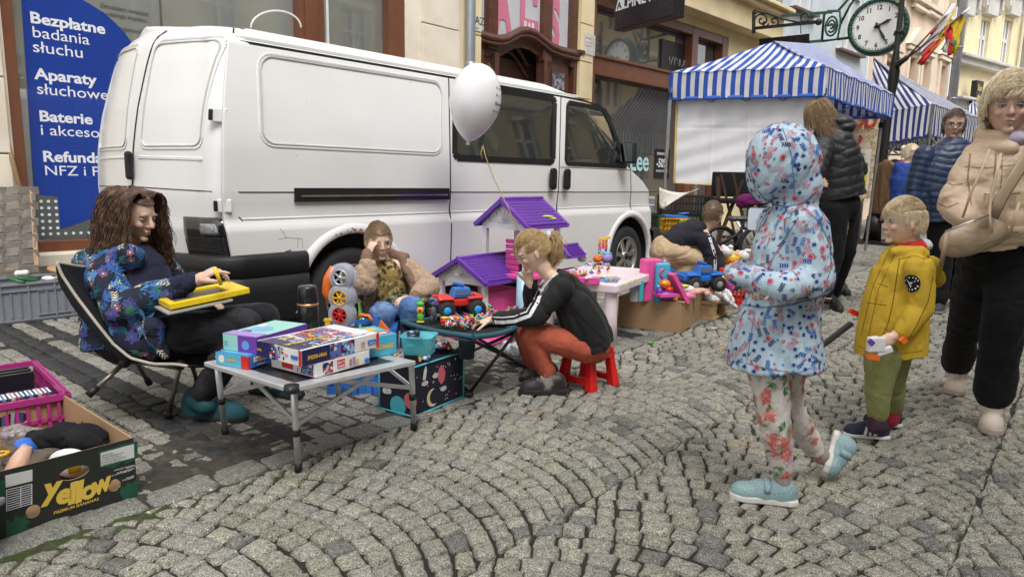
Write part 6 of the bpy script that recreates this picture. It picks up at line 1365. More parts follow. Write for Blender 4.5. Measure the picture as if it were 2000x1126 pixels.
# ---- pink play table
ZP=.43;N_=gp(1206,557,ZP);R_3=gp(1290,527,ZP);d1=(R_3-N_);T=frame(N_,d1);a,b=d1.length,.62;pt=thing('play_table','pale pink plastic play table with fat tapered legs beside the dolls house','table',T@V3(a/2,b/2,-ZP));g=M(pink2,T);g.prism([(x+a/2,y+b/2)for x,y in rrect(a,b,.05,5)],-.06);g.build('table_top',pt,bevel=.01)
for x,y in((.07,.07),(a-.07,.07),(.07,b-.07),(a-.07,b-.07)):p=T@V3(x,y,0);g=M(pink2);g.lathe([(.040,ZP-.05),(.048,.2),(.058,0.0),(0,0)],Matrix.Translation((p.x,p.y,0)),18);g.build('leg',pt)
for k in range(17):place_tiny(T@V3(rng.uniform(.15,a-.04),rng.uniform(.28,b-.05),0),L3,G3,rng.uniform(1.1,1.5))
simple('toy_tablet','blue edged toy tablet lying on the pink table','toy tablet',[(C('tab_blue',(.10,.42,.72)),lambda g:g.box(T@V3(.10,.20,.010),(.17,.075,.018),(0,0,.1))),(blk,lambda g:g.box(T@V3(.10,.20,.020),(.13,.05,.003),(0,0,.1)))],bevel=.004)
simple('picture_cards','fan of picture cards near the front edge of the pink table','cards',[(art,lambda g:[g.box(T@V3(.11+.05*k,.09+.012*k,.003+.002*k),(.09,.05,.0015),(0,0,.3*k))for k in range(3)])]);simple('picture_book','small cream picture booklet on the pink table, right of the cards','booklet',[(mat('book_cream',(.55,.48,.38),.6,col2=(.25,.2,.15),c2s=30),lambda g:g.box(T@V3(.27,.17,.005),(.16,.10,.008),(0,0,.2)))])
simple('toy_box','pink box with checked stickers at the left end of the pink table','box',[(pinkp,lambda g:g.box(T@V3(-.02,.20,.02),(.14,.09,.04))),(whtp,lambda g:[g.box(T@V3(-.075+.02*k,.2,.0415),(.009,.08,.002))for k in range(6)])])
simple('doll_hair','tangle of red doll hair and netting on the pink table','toy',[(C('red_net',(.58,.06,.07),.8),lambda g:[g.tube([T@V3(-.05+rng.uniform(-.07,.12),.3+rng.uniform(-.05,.1),rng.uniform(.0,.05))for _ in range(5)],.010,5)for _ in range(26)])])
fig('toy_toilet','little white toy toilet at the back of the pink table','toy',1150,512,ZP,[(0,(-.06,.0,.03),(.04,.035,.03))],whtp,[(whtp,(-.06,.03,.075),(.035,.014,.035)),(whtp,(-.055,-.01,.055),(.045,.04,.006))]);fig('toy_bucket','lilac and orange toy bucket with a face on the pink table','toy',1180,514,ZP,[(0,(.02,0,.05),(.05,.045,.05))],C('lilac_toy',(.36,.26,.62)),[(orgp,(-.06,-.02,.04),(.04,.035,.035)),(cyanp,(.02,0,.085),(.045,.04,.012)),(yelp,(-.05,-.04,.07),(.015,.015,.01))])
simple('toy_tower','tall orange and blue see-through toy tower on the pink table','toy',[(orgp,lambda g:[g.cyl(on(1170+dx_,512,ZP,.13),on(1170+dx_,512,ZP,.19),.010,n=8)for dx_ in(0,7,13)]),(yelp,lambda g:(g.box(on(1177,512,ZP,.20),(.08,.03,.015)),g.box(on(1177,512,ZP,.06),(.07,.05,.015)),g.ell(on(1186,512,ZP,.215),(.02,.015,.015)))),(cyanp,lambda g:[g.cyl(on(1170+dx_,512,ZP,.06),on(1170+dx_,512,ZP,.12),.011,n=8)for dx_ in(0,13)]),(pinkp,lambda g:g.box(on(1177,512,ZP,.125),(.07,.04,.014)))])
simple('price_tag','lime price stickers on the front edge of the pink table','price tag',[(MATS['lime_paper'],lambda g:[g.box(T@V3(x,-.002,-.006),(.022,.006,.014))for x in(.12,.26,.35)])])
# ---- red step stool
T,a,b=footprint((1105,762),(1157,770),(1212,752),0);T=frame(gp(1155,768),gp(1211,751)-gp(1155,768));a=(gp(1211,751)-gp(1155,768)).length;b=.26;hst=.22;rs_=thing('step_stool','bright red plastic step stool under the girl','stool',T);g=M(C('stool_red',(.62,.012,.012),.3),T);g.prism([(x+a/2,y+b/2)for x,y in rrect(a*.86,b*.82,.03)],.03,Matrix.Translation((0,0,hst-.03)));g.box((a/2,b/2,hst-.045),(a*.84,b*.8,.03));g.build('seat',rs_,bevel=.006)
for i,(x,y)in enumerate(((0,0),(a,0),(0,b),(a,b))):
 g=M(MATS['stool_red'],T);q=V3(a/2+(x-a/2)*.80,b/2+(y-b/2)*.76,hst-.04);sx_,sy_=(1 if x==0 else-1),(1 if y==0 else-1);A0=V3(x,y,0);g.add([A0,A0+V3(.055*sx_,0,0),A0+V3(.055*sx_,.05*sy_,0),A0+V3(0,.05*sy_,0),q,q+V3(.04*sx_,0,0),q+V3(.04*sx_,.035*sy_,0),q+V3(0,.035*sy_,0)],[(3,2,1,0),(4,5,6,7),(0,1,5,4),(1,2,6,5),(2,3,7,6),(3,0,4,7)]);g.build('leg',rs_,bevel=.004)
g=M(MATS['stool_red'],T);g.box((.03,b/2,.04),(.03,b*.9,.035));g.box((a-.03,b/2,.04),(.03,b*.9,.035));g.build('foot_bar',rs_,bevel=.004)
# ---- cardboard box, pallet and toys in front of the van's nose
T,a,b=footprint((1203,638),(1329,651),(1377,616),0);T=frame(gp(1329,651),gp(1377,616)-gp(1329,651));a=(gp(1377,616)-gp(1329,651)).length;b=(gp(1203,638)-gp(1329,651)).length;HB_=.235;cb=thing('cardboard_box','closed brown cardboard box used as a stand for toys behind the pink table','cardboard box',T);g=M(card,T);g.box((a/2,b/2,HB_/2),(a,b,HB_));g.use(mat('parcel_tape',(.40,.29,.17),.3));g.box((a/2,-.0015,HB_*.5),(.05,.003,HB_*.98));g.box((.02,b*.02,HB_),(.05,.05,.004));g.build('carton',cb,bevel=.004)
def onb(x,y,z=0):return T@V3(x*a,y*b,HB_+z)
tc_=thing('toy_case','pink and turquoise doll case standing on the cardboard box','toy case',onb(.1,.5));Tk=frame(A(1262,590,5.15),(1,.35,0));g=M(pinkp,Tk);g.box((.06,.06,.16),(.15,.10,.33));g.build('case_body',tc_,bevel=.02,seg=3);g=M(C('case_blue',(.08,.40,.58)),Tk);g.box((.12,-.015,.14),(.12,.05,.32));g.build('case_front',tc_,bevel=.02,seg=3);g=M(pinkp);g.text('Barbie'[::1]if 0 else 'Girl',.10,Tk@Matrix.Translation((.155,-.043,.05))@Matrix.Rotation(pi/2,4,'X')@Matrix.Rotation(pi/2,4,'Z'),.003,.03)if 0 else g.tube([Tk@V3(.10+.02*sin(k*1.3),-.045,.04+.022*k)for k in range(11)],.008,5);g.build('case_lettering',tc_)
simple('pink_playset','magenta toy play set leaning open on the cardboard box','toy',[(pinkp,lambda g:(g.box(A(1318,560,5.2),(.03,.20,.26),(0,-.55,.3)),g.box(A(1300,575,5.1),(.16,.12,.02),(0,0,.3)))),(mat('clear_dome',(.5,.4,.5),.1,trans=.7,var=0,rv=0),lambda g:g.ell(A(1296,530,5.25),(.05,.05,.11)))])
fig('toy_engine','purple, red and yellow toy engine at the front of the cardboard box','toy',1300,588,HB_,[(0,(0,0,.045),(.08,.035,.035)),(0,(-.05,0,.07),(.03,.03,.04))],purp,[(redp,(.02,0,.09),(.035,.03,.025)),(orgp,(-.01,0,.13),(.045,.035,.035)),(yelp,(-.02,-.03,.14),(.02,.01,.016)),(yelp,(.07,-.01,.03),(.022,.03,.025)),(cyanp,(-.06,0,.11),(.018,.018,.012))])
fig('toy_boat','pink toy swan boat at the corner of the cardboard box','toy',1338,585,HB_,[(0,(0,0,.03),(.085,.05,.035)),(0,(.05,0,.05),(.035,.03,.025)),(0,(-.04,0,.085),(.02,.02,.045))],C('swan_pink',(.68,.20,.33)),[(grnp,(.0,-.01,.07),(.018,.012,.006))])
dl_=fig('doll','baby doll in a white dress lying across the box, bare legs out','doll',1352,580,HB_,[(0,(.06,.02,.05),(.075,.024,.022)),(0,(.115,.0,.03),(.024,.018,.02)),(0,(.02,-.0,.04),(.05,.02,.02))],C('doll_skin',(.62,.38,.28),.5),[(whtp,(-.06,.02,.06),(.085,.05,.035)),(pink2,(-.10,.03,.06),(.05,.045,.035)),(C('doll_bib',(.62,.68,.10),.6),(-.07,-.01,.09),(.04,.03,.012))])
fig('doll','bald doll peeping beside the pink case','doll',1287,583,HB_,[(0,(-.03,.02,.045),(.032,.032,.038))],MATS['doll_skin']);simple('boxed_toy','grey and teal boxed toy at the left of the cardboard box','boxed toy',[(C('pack_grey',(.35,.38,.42)),lambda g:g.box(A(1243,568,5.05),(.09,.05,.15))),(C('pack_teal',(.05,.40,.42)),lambda g:g.box(A(1252,568,5.02),(.03,.03,.15)))])
truck(A(1366,567,5.55),radians(200),1.65,C('truck_blue',(.02,.15,.55)),bluep,C('hub_grey',(.3,.3,.3)),'blue toy pickup truck at the top of the toy heap')
pl=thing('pallet','small wooden pallet on the setts holding white cloths','pallet',gp(1395,626));wood=mat('pallet_wood',(.42,.29,.15),.8,var=.2,vs=12,bump=.3,bs=60);Tp=frame(gp(1393,626),gp(1442,600)-gp(1393,626));
for z,h_ in((.13,.022),(.0,.02)):
 g=M(wood,Tp)
 for k in range(3):g.box((.22,.06+.17*k,z+h_/2),(.46,.13,h_))
 g.build('board',pl,bevel=.003)
g=M(wood,Tp)
for x in(.05,.40):
 for y in(.06,.23,.40):g.box((x,y,.075),(.10,.11,.11))
g.build('block',pl,bevel=.003)
def heap(name,label,cat,c,r,mt,n=9,seed=1,amp=.012,grp=None):
 rg=random.Random(seed);m=M();c=Vector(c)
 for k in range(n):m.ell(c+V3(rg.uniform(-.7,.7)*r[0],rg.uniform(-.7,.7)*r[1],rg.uniform(-.2,.6)*r[2]),(r[0]*.5,r[1]*.5,r[2]*.7),(rg.random(),rg.random(),rg.random()))
 co,fs=fuse(m,max(.008,r[2]*.12),3);co=folds(co,fs,amp,14,seed);g=M(mt);put(g,co,fs);return tag(g.build(name,None),label,cat,grp)
heap('white_cloth','crumpled white cloths on the wooden pallet','cloth',A(1403,582,5.75),(.16,.12,.03),cloth('white_rag',(.66,.65,.64)));heap('pink_bag','magenta fabric bag behind the blue toy truck','bag',A(1407,553,5.95),(.10,.08,.08),cloth('magenta',(.62,.08,.34)));fig('toy_rollerskate','small grey and white toy wheel beside the magenta bag','toy',1405,578,.16,[(0,(0,0,.04),(.04,.03,.04))],C('skate_grey',(.2,.2,.2)),[(whtp,(0,-.025,.045),(.02,.012,.02))]);fig('yellow_ball','yellow toy ball with a face by the magenta bag','toy',1407,565,.2,[(0,(0,0,.08),.05)],yelp)
rc_=thing('red_crate','red plastic crate full of pastel plush balls','crate',gp(1380,560));Tc=frame(A(1372,556,6.35)*V3(1,1,0),(1,-.1,0));g=M(redp,Tc);crate(g,.46,.34,.22);g.build('crate_body',rc_);zt2=A(1400,505,6.3).z
g=M(redp,Tc);
rng=random.Random(12);pcs=[pink2,whtp,C('pastel_mint',(.45,.68,.58)),yelp,C('pastel_pink',(.75,.40,.52)),C('pastel_lilac',(.5,.42,.68))]
for k in range(16):
 p=A(1372+6.3*k+rng.uniform(-4,4),500-14*rng.random()+1.2*k*.6,6.35+rng.uniform(0,.2));g=M(pcs[k%6]);r_=rng.uniform(.045,.075);g.ell(p,(r_,r_,r_*.95));g.ell(p+V3(.02,-.03,.05),(.025,.02,.02));tag(g.build('plush_toy',None),['pale pink','white','mint','yellow','rose','lilac'][k%6]+' plush ball '+['at the left end of','in the middle of','at the right end of'][k//6]+' the red crate','plush toy','plush balls on the red crate')
simple('toy_excavator','red and yellow toy excavator on the ground before the crouching boy','toy',[(redp,lambda g:(g.box(A(1415,530,6.05),(.12,.10,.08)),g.box(A(1440,518,6.1),(.16,.05,.04),(0,.4,0)))),(yelp,lambda g:(g.box(A(1425,546,6.0),(.14,.10,.05)),g.box(A(1360,556,5.9),(.2,.1,.05)))),(blk,lambda g:g.box(A(1420,560,6.0),(.18,.11,.05)))],bevel=.01)
# ---- crates and furniture beyond the van
gc=C('green_crate',(.012,.075,.045),.5)
for i,(x,y,z_,w,lab,mt)in enumerate(((1332,0,0,.62,'lowest of the dark green crates stacked beyond the van',gc),(1332,0,.24,.62,'second dark green crate up the stack beyond the van',gc),(1332,0,.48,.62,'third dark green crate of the stack beyond the van',gc),(1338,0,.72,.6,'topmost, blackish green crate of the stack beyond the van',blk))):
 p=A(x,400,8.6);Tq=frame(Vector((p.x-.3+.01*i,p.y,z_)),(1,.12-.05*i,0));t=thing('vegetable_crate',lab,'crate',Tq,'stacked crates beyond the van');g=M(mt,Tq);crate(g,w,.4,.235);g.build('crate_body',t)
p=A(1300,455,8.0);Tq=frame(Vector((p.x-.02,p.y,p.z)),(1,-.05,0));t=thing('yellow_crate','orange yellow perforated crate on top of a blue box beyond the van nose','crate',Tq);g=M(C('crate_yellow',(.68,.38,.02)),Tq);crate(g,.34,.3,.16);g.build('crate_body',t);simple('blue_box','blue box supporting the yellow crate','box',[(bluep,lambda g:g.box((Tq@V3(.17,.15,-p.z/2)),(.38,.3,p.z-.004)))]);simple('blue_tray','flat blue plastic tray above the yellow crate','tray',[(bluep,lambda g:(g.box(A(1318,422,7.9),(.26,.22,.02),(0,.05,0)),g.tube([A(1325,418,7.8),A(1345,416,7.8)],.012,6)))])
simple('toy_strawberry','red strawberry toy with green leaf beside the yellow crate','toy',[(redp,lambda g:g.ell(A(1332,438,7.0),(.035,.03,.03))),(grnp,lambda g:g.ell(A(1331,431,7.0),(.02,.02,.02)))])
g=M(mat('pale_umbrella',(.62,.58,.50),.7));g.grid(lambda u,v:A(1288+80*u*(1-.85*v),366+10*sin(u*3)+v*(30+10*(1-u))-4*v,8.2)+V3(0,.05*sin(u*7),0),16,6);tag(g.build('pale_cloth',None,solid=.004),'cream cloth draped over the crates beside the van nose','cloth')
dch=thing('folding_chair','dark wooden folding chair with a black seat under the white sheet','chair',gp(1425,475));DY=9.0;wdm=mat('walnut',(.045,.022,.012),.5,var=.2,vs=16);g=M(wdm)
for a_,b_ in(((1408,340),(1440,480)),((1450,350),(1400,478)),((1432,340),(1462,480)),((1402,345),(1405,478))):g.bar(A(*a_,DY),A(*b_,DY-.05),.05,.03)
g.bar(A(1400,462,DY),A(1455,464,DY),.04);g.build('chair_frame',dch);g=M(cloth('black_canvas',(.014,.014,.015)));g.box(A(1430,392,DY+.1),(.5,.45,.06));g.box(A(1432,360,DY+.2),(.55,.10,.32));g.build('seat',dch,bevel=.02)
pc=thing('garden_chair','folding garden chair with grey tubes and a purple towel over its back','chair',gp(1470,480));PY=7.6;g=M(alu)
for a_,b_ in(((1463,395),(1450,490)),((1500,395),(1505,490)),((1437,430),(1478,492))):g.cyl(A(*a_,PY),A(*b_,PY),.014)
g.build('chair_frame',pc);g=M(C('green_frame',(.02,.10,.05)));[g.cyl(A(x,412,PY+.1),A(x,492,PY+.1),.014)for x in(1450,1510)];g.build('seat_frame',pc);m=M();[m.ell(A(x,y,PY),(.085,.06,.055))for x,y in((1455,390),(1472,387),(1490,387),(1508,389),(1452,398),(1465,396),(1482,394))];co,fs=fuse(m,.012,4);co=folds(co,fs,.008,12,3);g=M(cloth('purple_towel',(.13,.012,.09)));put(g,co,fs);tag(g.build('purple_towel',None),'dark purple towel draped over the garden chair','towel');g=M(cloth('knit_dark',(.03,.035,.02)));[g.box(A(1480,404+2.6*k,PY-.02),(.34,.03,.009))for k in range(12)];g.build('seat_back',pc)
simple('white_board','white rounded plastic board in front of the garden chair','board',[(C('pale_board',(.60,.68,.78)),lambda g:g.prism([(x,y)for x,y in rrect(.30,.20,.03)],.015,Matrix.Translation(A(1492,428,6.4))@RX90))])
bi=thing('bicycle','black childs bicycle lying behind the crouching boy','bicycle',gp(1420,505));BY=7.0
for x in(1405,1478):Tw=Matrix.Translation(A(x,480,BY))@Matrix.Rotation(.25,4,'Z')@RX90;g=M(rubber,Tw);g.lathe([(.18,-.02),(.205,-.018),(.21,0),(.205,.018),(.18,.02),(.175,0),(.18,-.02)],n=36);g.use(steel);g.lathe([(.165,-.01),(.178,0),(.165,.01)],n=36);[g.cyl((0,0,0),(.17*cos(k*pi/7),.17*sin(k*pi/7),0),.0018,n=4)for k in range(14)];g.build('wheel',bi)
g=M(blk);[g.tube([A(*p,BY)for p in P],.016,6)for P in([(1405,480),(1440,478),(1450,440)],[(1440,478),(1470,445),(1478,480)],[(1450,445),(1470,448)],[(1405,480),(1450,450)])];g.build('frame',bi);g=M(C('saddle_grey',(.05,.05,.06)));g.ell(A(1447,427,BY),(.12,.06,.028));g.ell(A(1432,427,BY),(.06,.07,.03));g.build('saddle',bi);g=M(steel);g.cyl(A(1448,432,BY),A(1450,478,BY),.012);g.build('seat_post',bi)
# ---- left side: crate of kitchenware, woven panel, camp chair
tg=lambda px,py,z=0:gp(px,py,z)
Tg=frame(gp(-60,643),gp(168,615)-gp(-60,643));ga_=(gp(168,615)-gp(-60,643)).length;hg=.30;gcr=thing('grey_crate','long grey plastic crate full of kitchen oddments by the wall','crate',Tg);g=M(greyp,Tg);gb_=.42
for(x,y,w,d)in((ga_/2,0,ga_,.01),(ga_/2,gb_,ga_,.01),(0,gb_/2,.01,gb_),(ga_,gb_/2,.01,gb_)):g.box((x,y,hg/2),(w,d,hg));g.box((x,y-.004,hg-.01),(w+.02,d+.02,.014));g.box((x,y-.004,hg-.06),(w+.01,d+.016,.008));g.box((x,y-.002,.02),(w+.01,d+.012,.01))
for k in range(13):x=ga_*(k+.5)/13;g.box((x,-.010,hg*(.45 if k%3 else.55)),(.008,.014,hg*(.6 if k%3 else.95)))
g.box((ga_*.72,-.010,.05),(ga_*.28,.012,.008));g.box((ga_*.68,-.009,.23),(ga_*.2,.010,.008));g.box((ga_/2,gb_/2,.01),(ga_,gb_,.01));g.build('crate_body',gcr)
kw=C('kitchen_wood',(.38,.24,.12),.7);zk=hg+.01
def ong(f,y,z=0):return Tg@V3(ga_*f,y,zk+z)
simple('chopping_board','round wooden chopping board resting on the grey crate','chopping board',[(kw,lambda g:(g.lathe([(0,-.008),(.125,-.008),(.125,.008),(0,.008)],Matrix.Translation(ong(.93,.2,.05))@Euler((.12,.1,0)).to_matrix().to_4x4(),28,cap=False)))]);simple('wooden_spoons','bundle of wooden spoons lying in the grey crate','spoons',[(kw,lambda g:[(g.tube([ong(.78+.02*k,.02+.03*k,.0),ong(.90,.12+.03*k,.04)],.010,6),g.ell(ong(.77+.02*k,.02+.03*k,0),(.035,.025,.01)))for k in range(4)]),(C('beet',(.20,.03,.03)),lambda g:[g.ell(ong(.92+.02*k,.05,.0),(.03,.025,.022))for k in range(4)])])
simple('green_leaf','dark green leafy ornament in the grey crate','ornament',[(C('leaf_dark',(.02,.10,.04),.4),lambda g:[g.ell(ong(.42+.05*k,.03+.04*(k%2),.01),(.07,.03,.015),(.2*k,.3,.5*k))for k in range(4)])]);simple('white_ornament','white ribbed garlic ornament in the grey crate','ornament',[(whtp,lambda g:[g.ell(ong(.47+.022*k,.12,.045),(.022,.028,.024))for k in range(4)]+[g.ell(ong(.70,.04,0),(.05,.03,.02))])])
bs=thing('woven_panel','grey woven wooden screen leaning against the wall at far left','woven panel',A(20,540,6.0)*V3(1,1,0));gw=mat('grey_wood',(.17,.15,.13),.8,var=.3,vs=9,bump=.4,bs=60);g=M(gw);PB=lambda px,py:A(px,py,5.75-(py-365)*.0014)
nx_,ny_=7,11
for i in range(nx_):
 for j in range(ny_):
  x=-150+32*i;y=372+15*j;
  if(i+j)%2==0:p,q=PB(x-3,y+j*.2),PB(x+36,y+j*.2);L=(q-p).length;g.bar(p+V3(0,-.012,0),q+V3(0,-.012,0),.012,.062,up=(0,0,1))
  else:p,q=PB(x+16,y-8),PB(x+16,y+8);g.bar(p+V3(0,-.010,0),q+V3(0,-.010,0),.115,.012,up=(0,1,0))
g.build('weave',bs,bevel=.004);g=M(kw);g.bar(PB(62,368),PB(72,526),.03);g.bar(PB(-160,368),PB(-160,526),.03);g.bar(PB(-160,526),PB(72,526),.03);g.build('frame',bs)
simple('wooden_stick','pale wooden broom handle leaning on the wall above the woven screen','stick',[(kw,lambda g:g.tube([A(-14,170,6.0),A(0,225,5.95),A(48,400,5.8)],[.016,.018,.019],8))])
chr_=thing('camp_chair','low black camping chair with a pale piped edge under the seated woman','chair',gp(280,800));bkf=cloth('chair_black',(.012,.012,.014));CYn,CYf=2.88,3.30
edge=[(112,512),(122,538),(150,580),(190,632),(222,672),(255,700),(300,712),(345,712),(368,716)]
def chs(u,v):
 i=u*(len(edge)-1);k=min(int(i),len(edge)-2);f=i-k;x=edge[k][0]+(edge[k+1][0]-edge[k][0])*f;y=edge[k][1]+(edge[k+1][1]-edge[k][1])*f;sg=sin(pi*v);p=A(x,y,CYn);q=p+V3(.06+.03*u,CYf-CYn+.12*1,.0);return p.lerp(q,v)+V3(-.01*sg,0,-.05*sg)
g=M(bkf);g.grid(chs,30,14);g.build('seat',chr_,solid=.008);g=M(mat('pale_piping',(.42,.39,.33),.7));g.tube([chs(i/30,0)+V3(0,-.004,.004)for i in range(31)],.007,6);g.tube([chs(i/30,1)for i in range(31)],.007,6);g.tube([chs(0,i/8)for i in range(9)],.007,6);g.build('piping',chr_)
m=M();
for i in range(12):cap(m,chs(i/20,.04)+V3(-.008,0,-.012),chs((i+1)/20,.04)+V3(-.008,0,-.012),.016+.02*sin(pi*i/13),.016+.02*sin(pi*(i+1)/13))
co,fs=fuse(m,.010,3);g=M(bkf);put(g,co,fs);g.build('side_pocket',chr_);tube_=mat('bronze_tube',(.20,.175,.15),.35,metal=.7)
for P in(([(352,712,2.95),(327,815,3.07)]),([(243,708,2.98),(172,772,2.86)]),([(262,700,3.3),(292,748,3.45)]),([(372,705,3.3),(388,752,3.42)])):g=M(tube_);g.cyl(A(*P[0]),A(*P[1]),.0105);g.use(blk);d=(A(*P[1])-A(*P[0])).normalized();g.cyl(A(*P[1])-d*.05,A(*P[1]),.0145,.017);g.ell(A(*P[0]),.024);g.build('leg',chr_)
g=M(tube_);g.cyl(A(243,703,2.98),A(352,718,2.95),.0105);g.cyl(A(262,700,3.3),A(372,708,3.3),.0105);g.build('rail',chr_)
db=thing('drawing_board','yellow framed magnetic drawing board on the lap of the seated woman','drawing board',A(415,588,2.9));p0,p1,p2=A(333,605,2.76),A(489,572,2.98),A(478,560,2.98);X=(p1-p0);Tz=frame(p0,X,(-.10,-.10,.98));La=X.length;g=M(C('board_yellow',(.80,.56,.01),.3),Tz);Wb=.23
for(x,y,w,d)in((La/2,.015,La,.03),(La/2,Wb-.015,La,.03),(.015,Wb/2,.03,Wb-.06),(La-.04,Wb/2,.08,Wb-.06)):g.box((x,y,.012),(w,d,.026))
g.build('board_frame',db,bevel=.004);g=M(C('board_grey',(.09,.09,.10),.4),Tz);g.box((La/2-.02,Wb/2,.006),(La-.08,Wb-.05,.012));g.use(C('board_pale',(.4,.4,.36)));g.box((La*.35,Wb/2-.01,-.012),(La*.8,Wb,.008));g.build('drawing_panel',db)
simple('pen','yellow marker pen held in the fingers of the seated woman','pen',[(MATS['board_yellow'],lambda g:(g.cyl(A(419,522,2.85),A(432,556,2.86),.0085,.0085,n=8)))])
# ---- banana box
ZB=.212;Nr,Nl=gp(269,967),gp(14.5,1047);Tn=frame(Nl,Nr-Nl);ba=(Nr-Nl).length;off_=.07;Tn=Tn@Matrix.Translation((-off_,0,0));ba+=off_;bbk=(gp(172,758,ZB)*V3(1,1,0)-Nr).length*.97;bb=thing('banana_box','open black printed banana box holding toys and a black bag at the bottom left','cardboard box',Tn);bl_=mat('box_black_print',(.018,.02,.018),.55,var=.1);grb=mat('box_green_print',(.012,.085,.045),.55);ylb=mat('box_yellow_print',(.72,.50,.08),.5,var=.03)
def panel(g,T_,w,h_,holes,th_=.006):
 nx,nz=int(w/.006),int(h_/.006);vs=[];fs=[];keep={}
 for k in(0,th_):
  for i in range(nx+1):
   for j in range(nz+1):
    x,z=w*i/nx,h_*j/nz
    vs.append((x,k,z))
 ins=lambda x,z:any(((x-c[0])/c[2])**2+((z-c[1])/c[3])**2<1 for c in holes);id_=lambda s_,i,j:s_*(nx+1)*(nz+1)+i*(nz+1)+j
 for i in range(nx):
  for j in range(nz):
   if ins(w*(i+.5)/nx,h_*(j+.5)/nz):continue
   fs.append((id_(0,i,j),id_(0,i+1,j),id_(0,i+1,j+1),id_(0,i,j+1)));fs.append((id_(1,i,j+1),id_(1,i+1,j+1),id_(1,i+1,j),id_(1,i,j)))
   for di,dj,e in((0,-1,(0,1)),(0,1,(3,2)),(-1,0,(0,3)),(1,0,(1,2))):
    ii,jj=i+di,j+dj
    if not(0<=ii<nx and 0<=jj<nz)or ins(w*(ii+.5)/nx,h_*(jj+.5)/nz):c4=[(i,j),(i+1,j),(i+1,j+1),(i,j+1)];p,q=c4[e[0]],c4[e[1]];fs.append((id_(0,*p),id_(0,*q),id_(1,*q),id_(1,*p)))
 out=[]
 for(x,y,z)in vs:
  for c in holes:
   r_=sqrt(((x-c[0])/c[2])**2+((z-c[1])/c[3])**2)
   if.82<r_<1.18:x=c[0]+(x-c[0])/r_;z=c[1]+(z-c[1])/r_
  out.append((x,y,z))
 g.add(out,fs,T_)
Fp=Tn@RX90;Fpi=Fp.inverted();Fn=Fp.to_3x3().col[2]
def PF(px,py):q=Fpi@onpl(px,py,Fp.translation,Fn);return(q.x,q.y)
def hole(px,py,rx,ry):c=PF(px,py);e=PF(px+rx,py);f=PF(px,py-ry);return(c[0],c[1],abs(e[0]-c[0]),abs(f[1]-c[1]))
hl_=[hole(145,923,31,13),hole(65,998,15,13),hole(224,947,13,12)]
g=M(bl_);panel(g,Tn,ba,ZB,hl_,.004);g.build('printed_side',bb);g=M(card);panel(g,Tn@Matrix.Translation((0,.0045,0)),ba,ZB-.001,hl_,.004);g.build('inner_side',bb)
g=M(card);panel(g,Tn@Matrix.Translation((0,bbk,0)),ba,ZB,[(ba*.60,ZB*.70,.055,.028),(ba*.83,ZB*.2,.022,.022)],.007);g.build('inner_side',bb);Tr=Tn@Matrix.Translation((ba,0,0))@Matrix.Rotation(pi/2,4,'Z');g=M(card);panel(g,Tr@Matrix.Translation((0,0,0)),bbk,ZB,[(bbk*.35,ZB*.5,.012,.02),(bbk*.68,ZB*.62,.014,.024)],.007);g.build('inner_side',bb);g=M(card);panel(g,Tn@Matrix.Rotation(pi/2,4,'Z'),bbk,ZB,[],.007);g.build('inner_side',bb)
g=M(card,Tn);g.box((ba/2,bbk/2,.012),(ba-.02,bbk-.02,.006));g.build('box_floor',bb)
pr_=lambda g,P,h_=.0012:g.prism([PF(*p)for p in P],h_,Fp)
slope=atan2(PF(200,972)[1]-PF(103,1001)[1],PF(200,972)[0]-PF(103,1001)[0])
def tx(g,s_,px,py,hpx,bd=.01,sx=1,rot=0,z=.003,**k):c=PF(px,py);e=PF(px,py-hpx);g.text(s_,(e[1]-c[1])/.72,Fp@Matrix.Translation((c[0],c[1],z))@Matrix.Rotation(rot,4,'Z'),0,bd,sx=sx,**k)
g=M(grb);pr_(g,[(12,1050),(12,1012),(24,1020),(30,1006),(40,1012),(54,1002),(52,1014),(60,1018),(50,1026),(58,1034)]);pr_(g,[(233,962),(237,948),(244,952),(250,940),(256,945),(268,934),(269,967),(240,973)]);pr_(g,[(192,882),(268,860),(269,893),(245,906),(240,900),(225,912),(196,912)]);pr_(g,[(-8,940),(9,936),(10,985),(-8,990)]);g.build('green_leaf_print',bb)
g=M(mat('label_white',(.60,.61,.60),.6));pr_(g,[(10,928),(63,916),(63,938),(11,951)],.002);pr_(g,[(196,884),(261,866),(262,892),(197,910)],.002);g.build('sticker',bb)
g=M(inkm)
for k,s_ in enumerate(('EXPORTER:','Platanera del Pacifico S.A.','11 Gram x 43 Clase A','Country of origin: Colombia','Exported for: Citronex')):tx(g,s_,199,890+4.6*k,2.6,.012,z=.0036)
g.build('small_print',bb);g=M(whitef)
for k,s_ in enumerate(('IMPORTER:','CITRONEX I SP. Z O.O.','59-900 ZGORZELEC','UL. BOH. II ARMII WP 2','POLAND','CITRONEX.PL')):tx(g,s_,(246,222,228,218,246,238)[k],914+4.9*k,2.5,.012)
for k in range(10):pr_(g,[(12,956+4.5*k),(62,944+4.2*k),(62,944.7+4.2*k),(12,956.7+4.5*k)],.0016)
for x,y in((12,955),(40,949),(61.5,944)):pr_(g,[(x,y),(x+1,y),(x+1,y+40),(x,y+40)],.0018)
g.build('box_table_print',bb);g=M(ylb)
for ch,x,y,h_,r_,sx in(('y',85,973,41,-.05,.95),('e',108,985,38,.02,1.0),('l',131,984,40,.04,1.15),('l',145,981,40,.06,1.15),('o',158,977,36,.10,.95),('w',183,966,36,.16,.82)):tx(g,ch,x,y,h_,.045,sx,r_,.0022,shear=.2)
tx(g,'PREMIUM BANANAS',104,1004,6.2,.012,1.0,0.02,.0022,shear=.15);g.build('yellow_lettering',bb)
onn=lambda x,y,z:Tn@V3(x*ba,y*bbk,z)
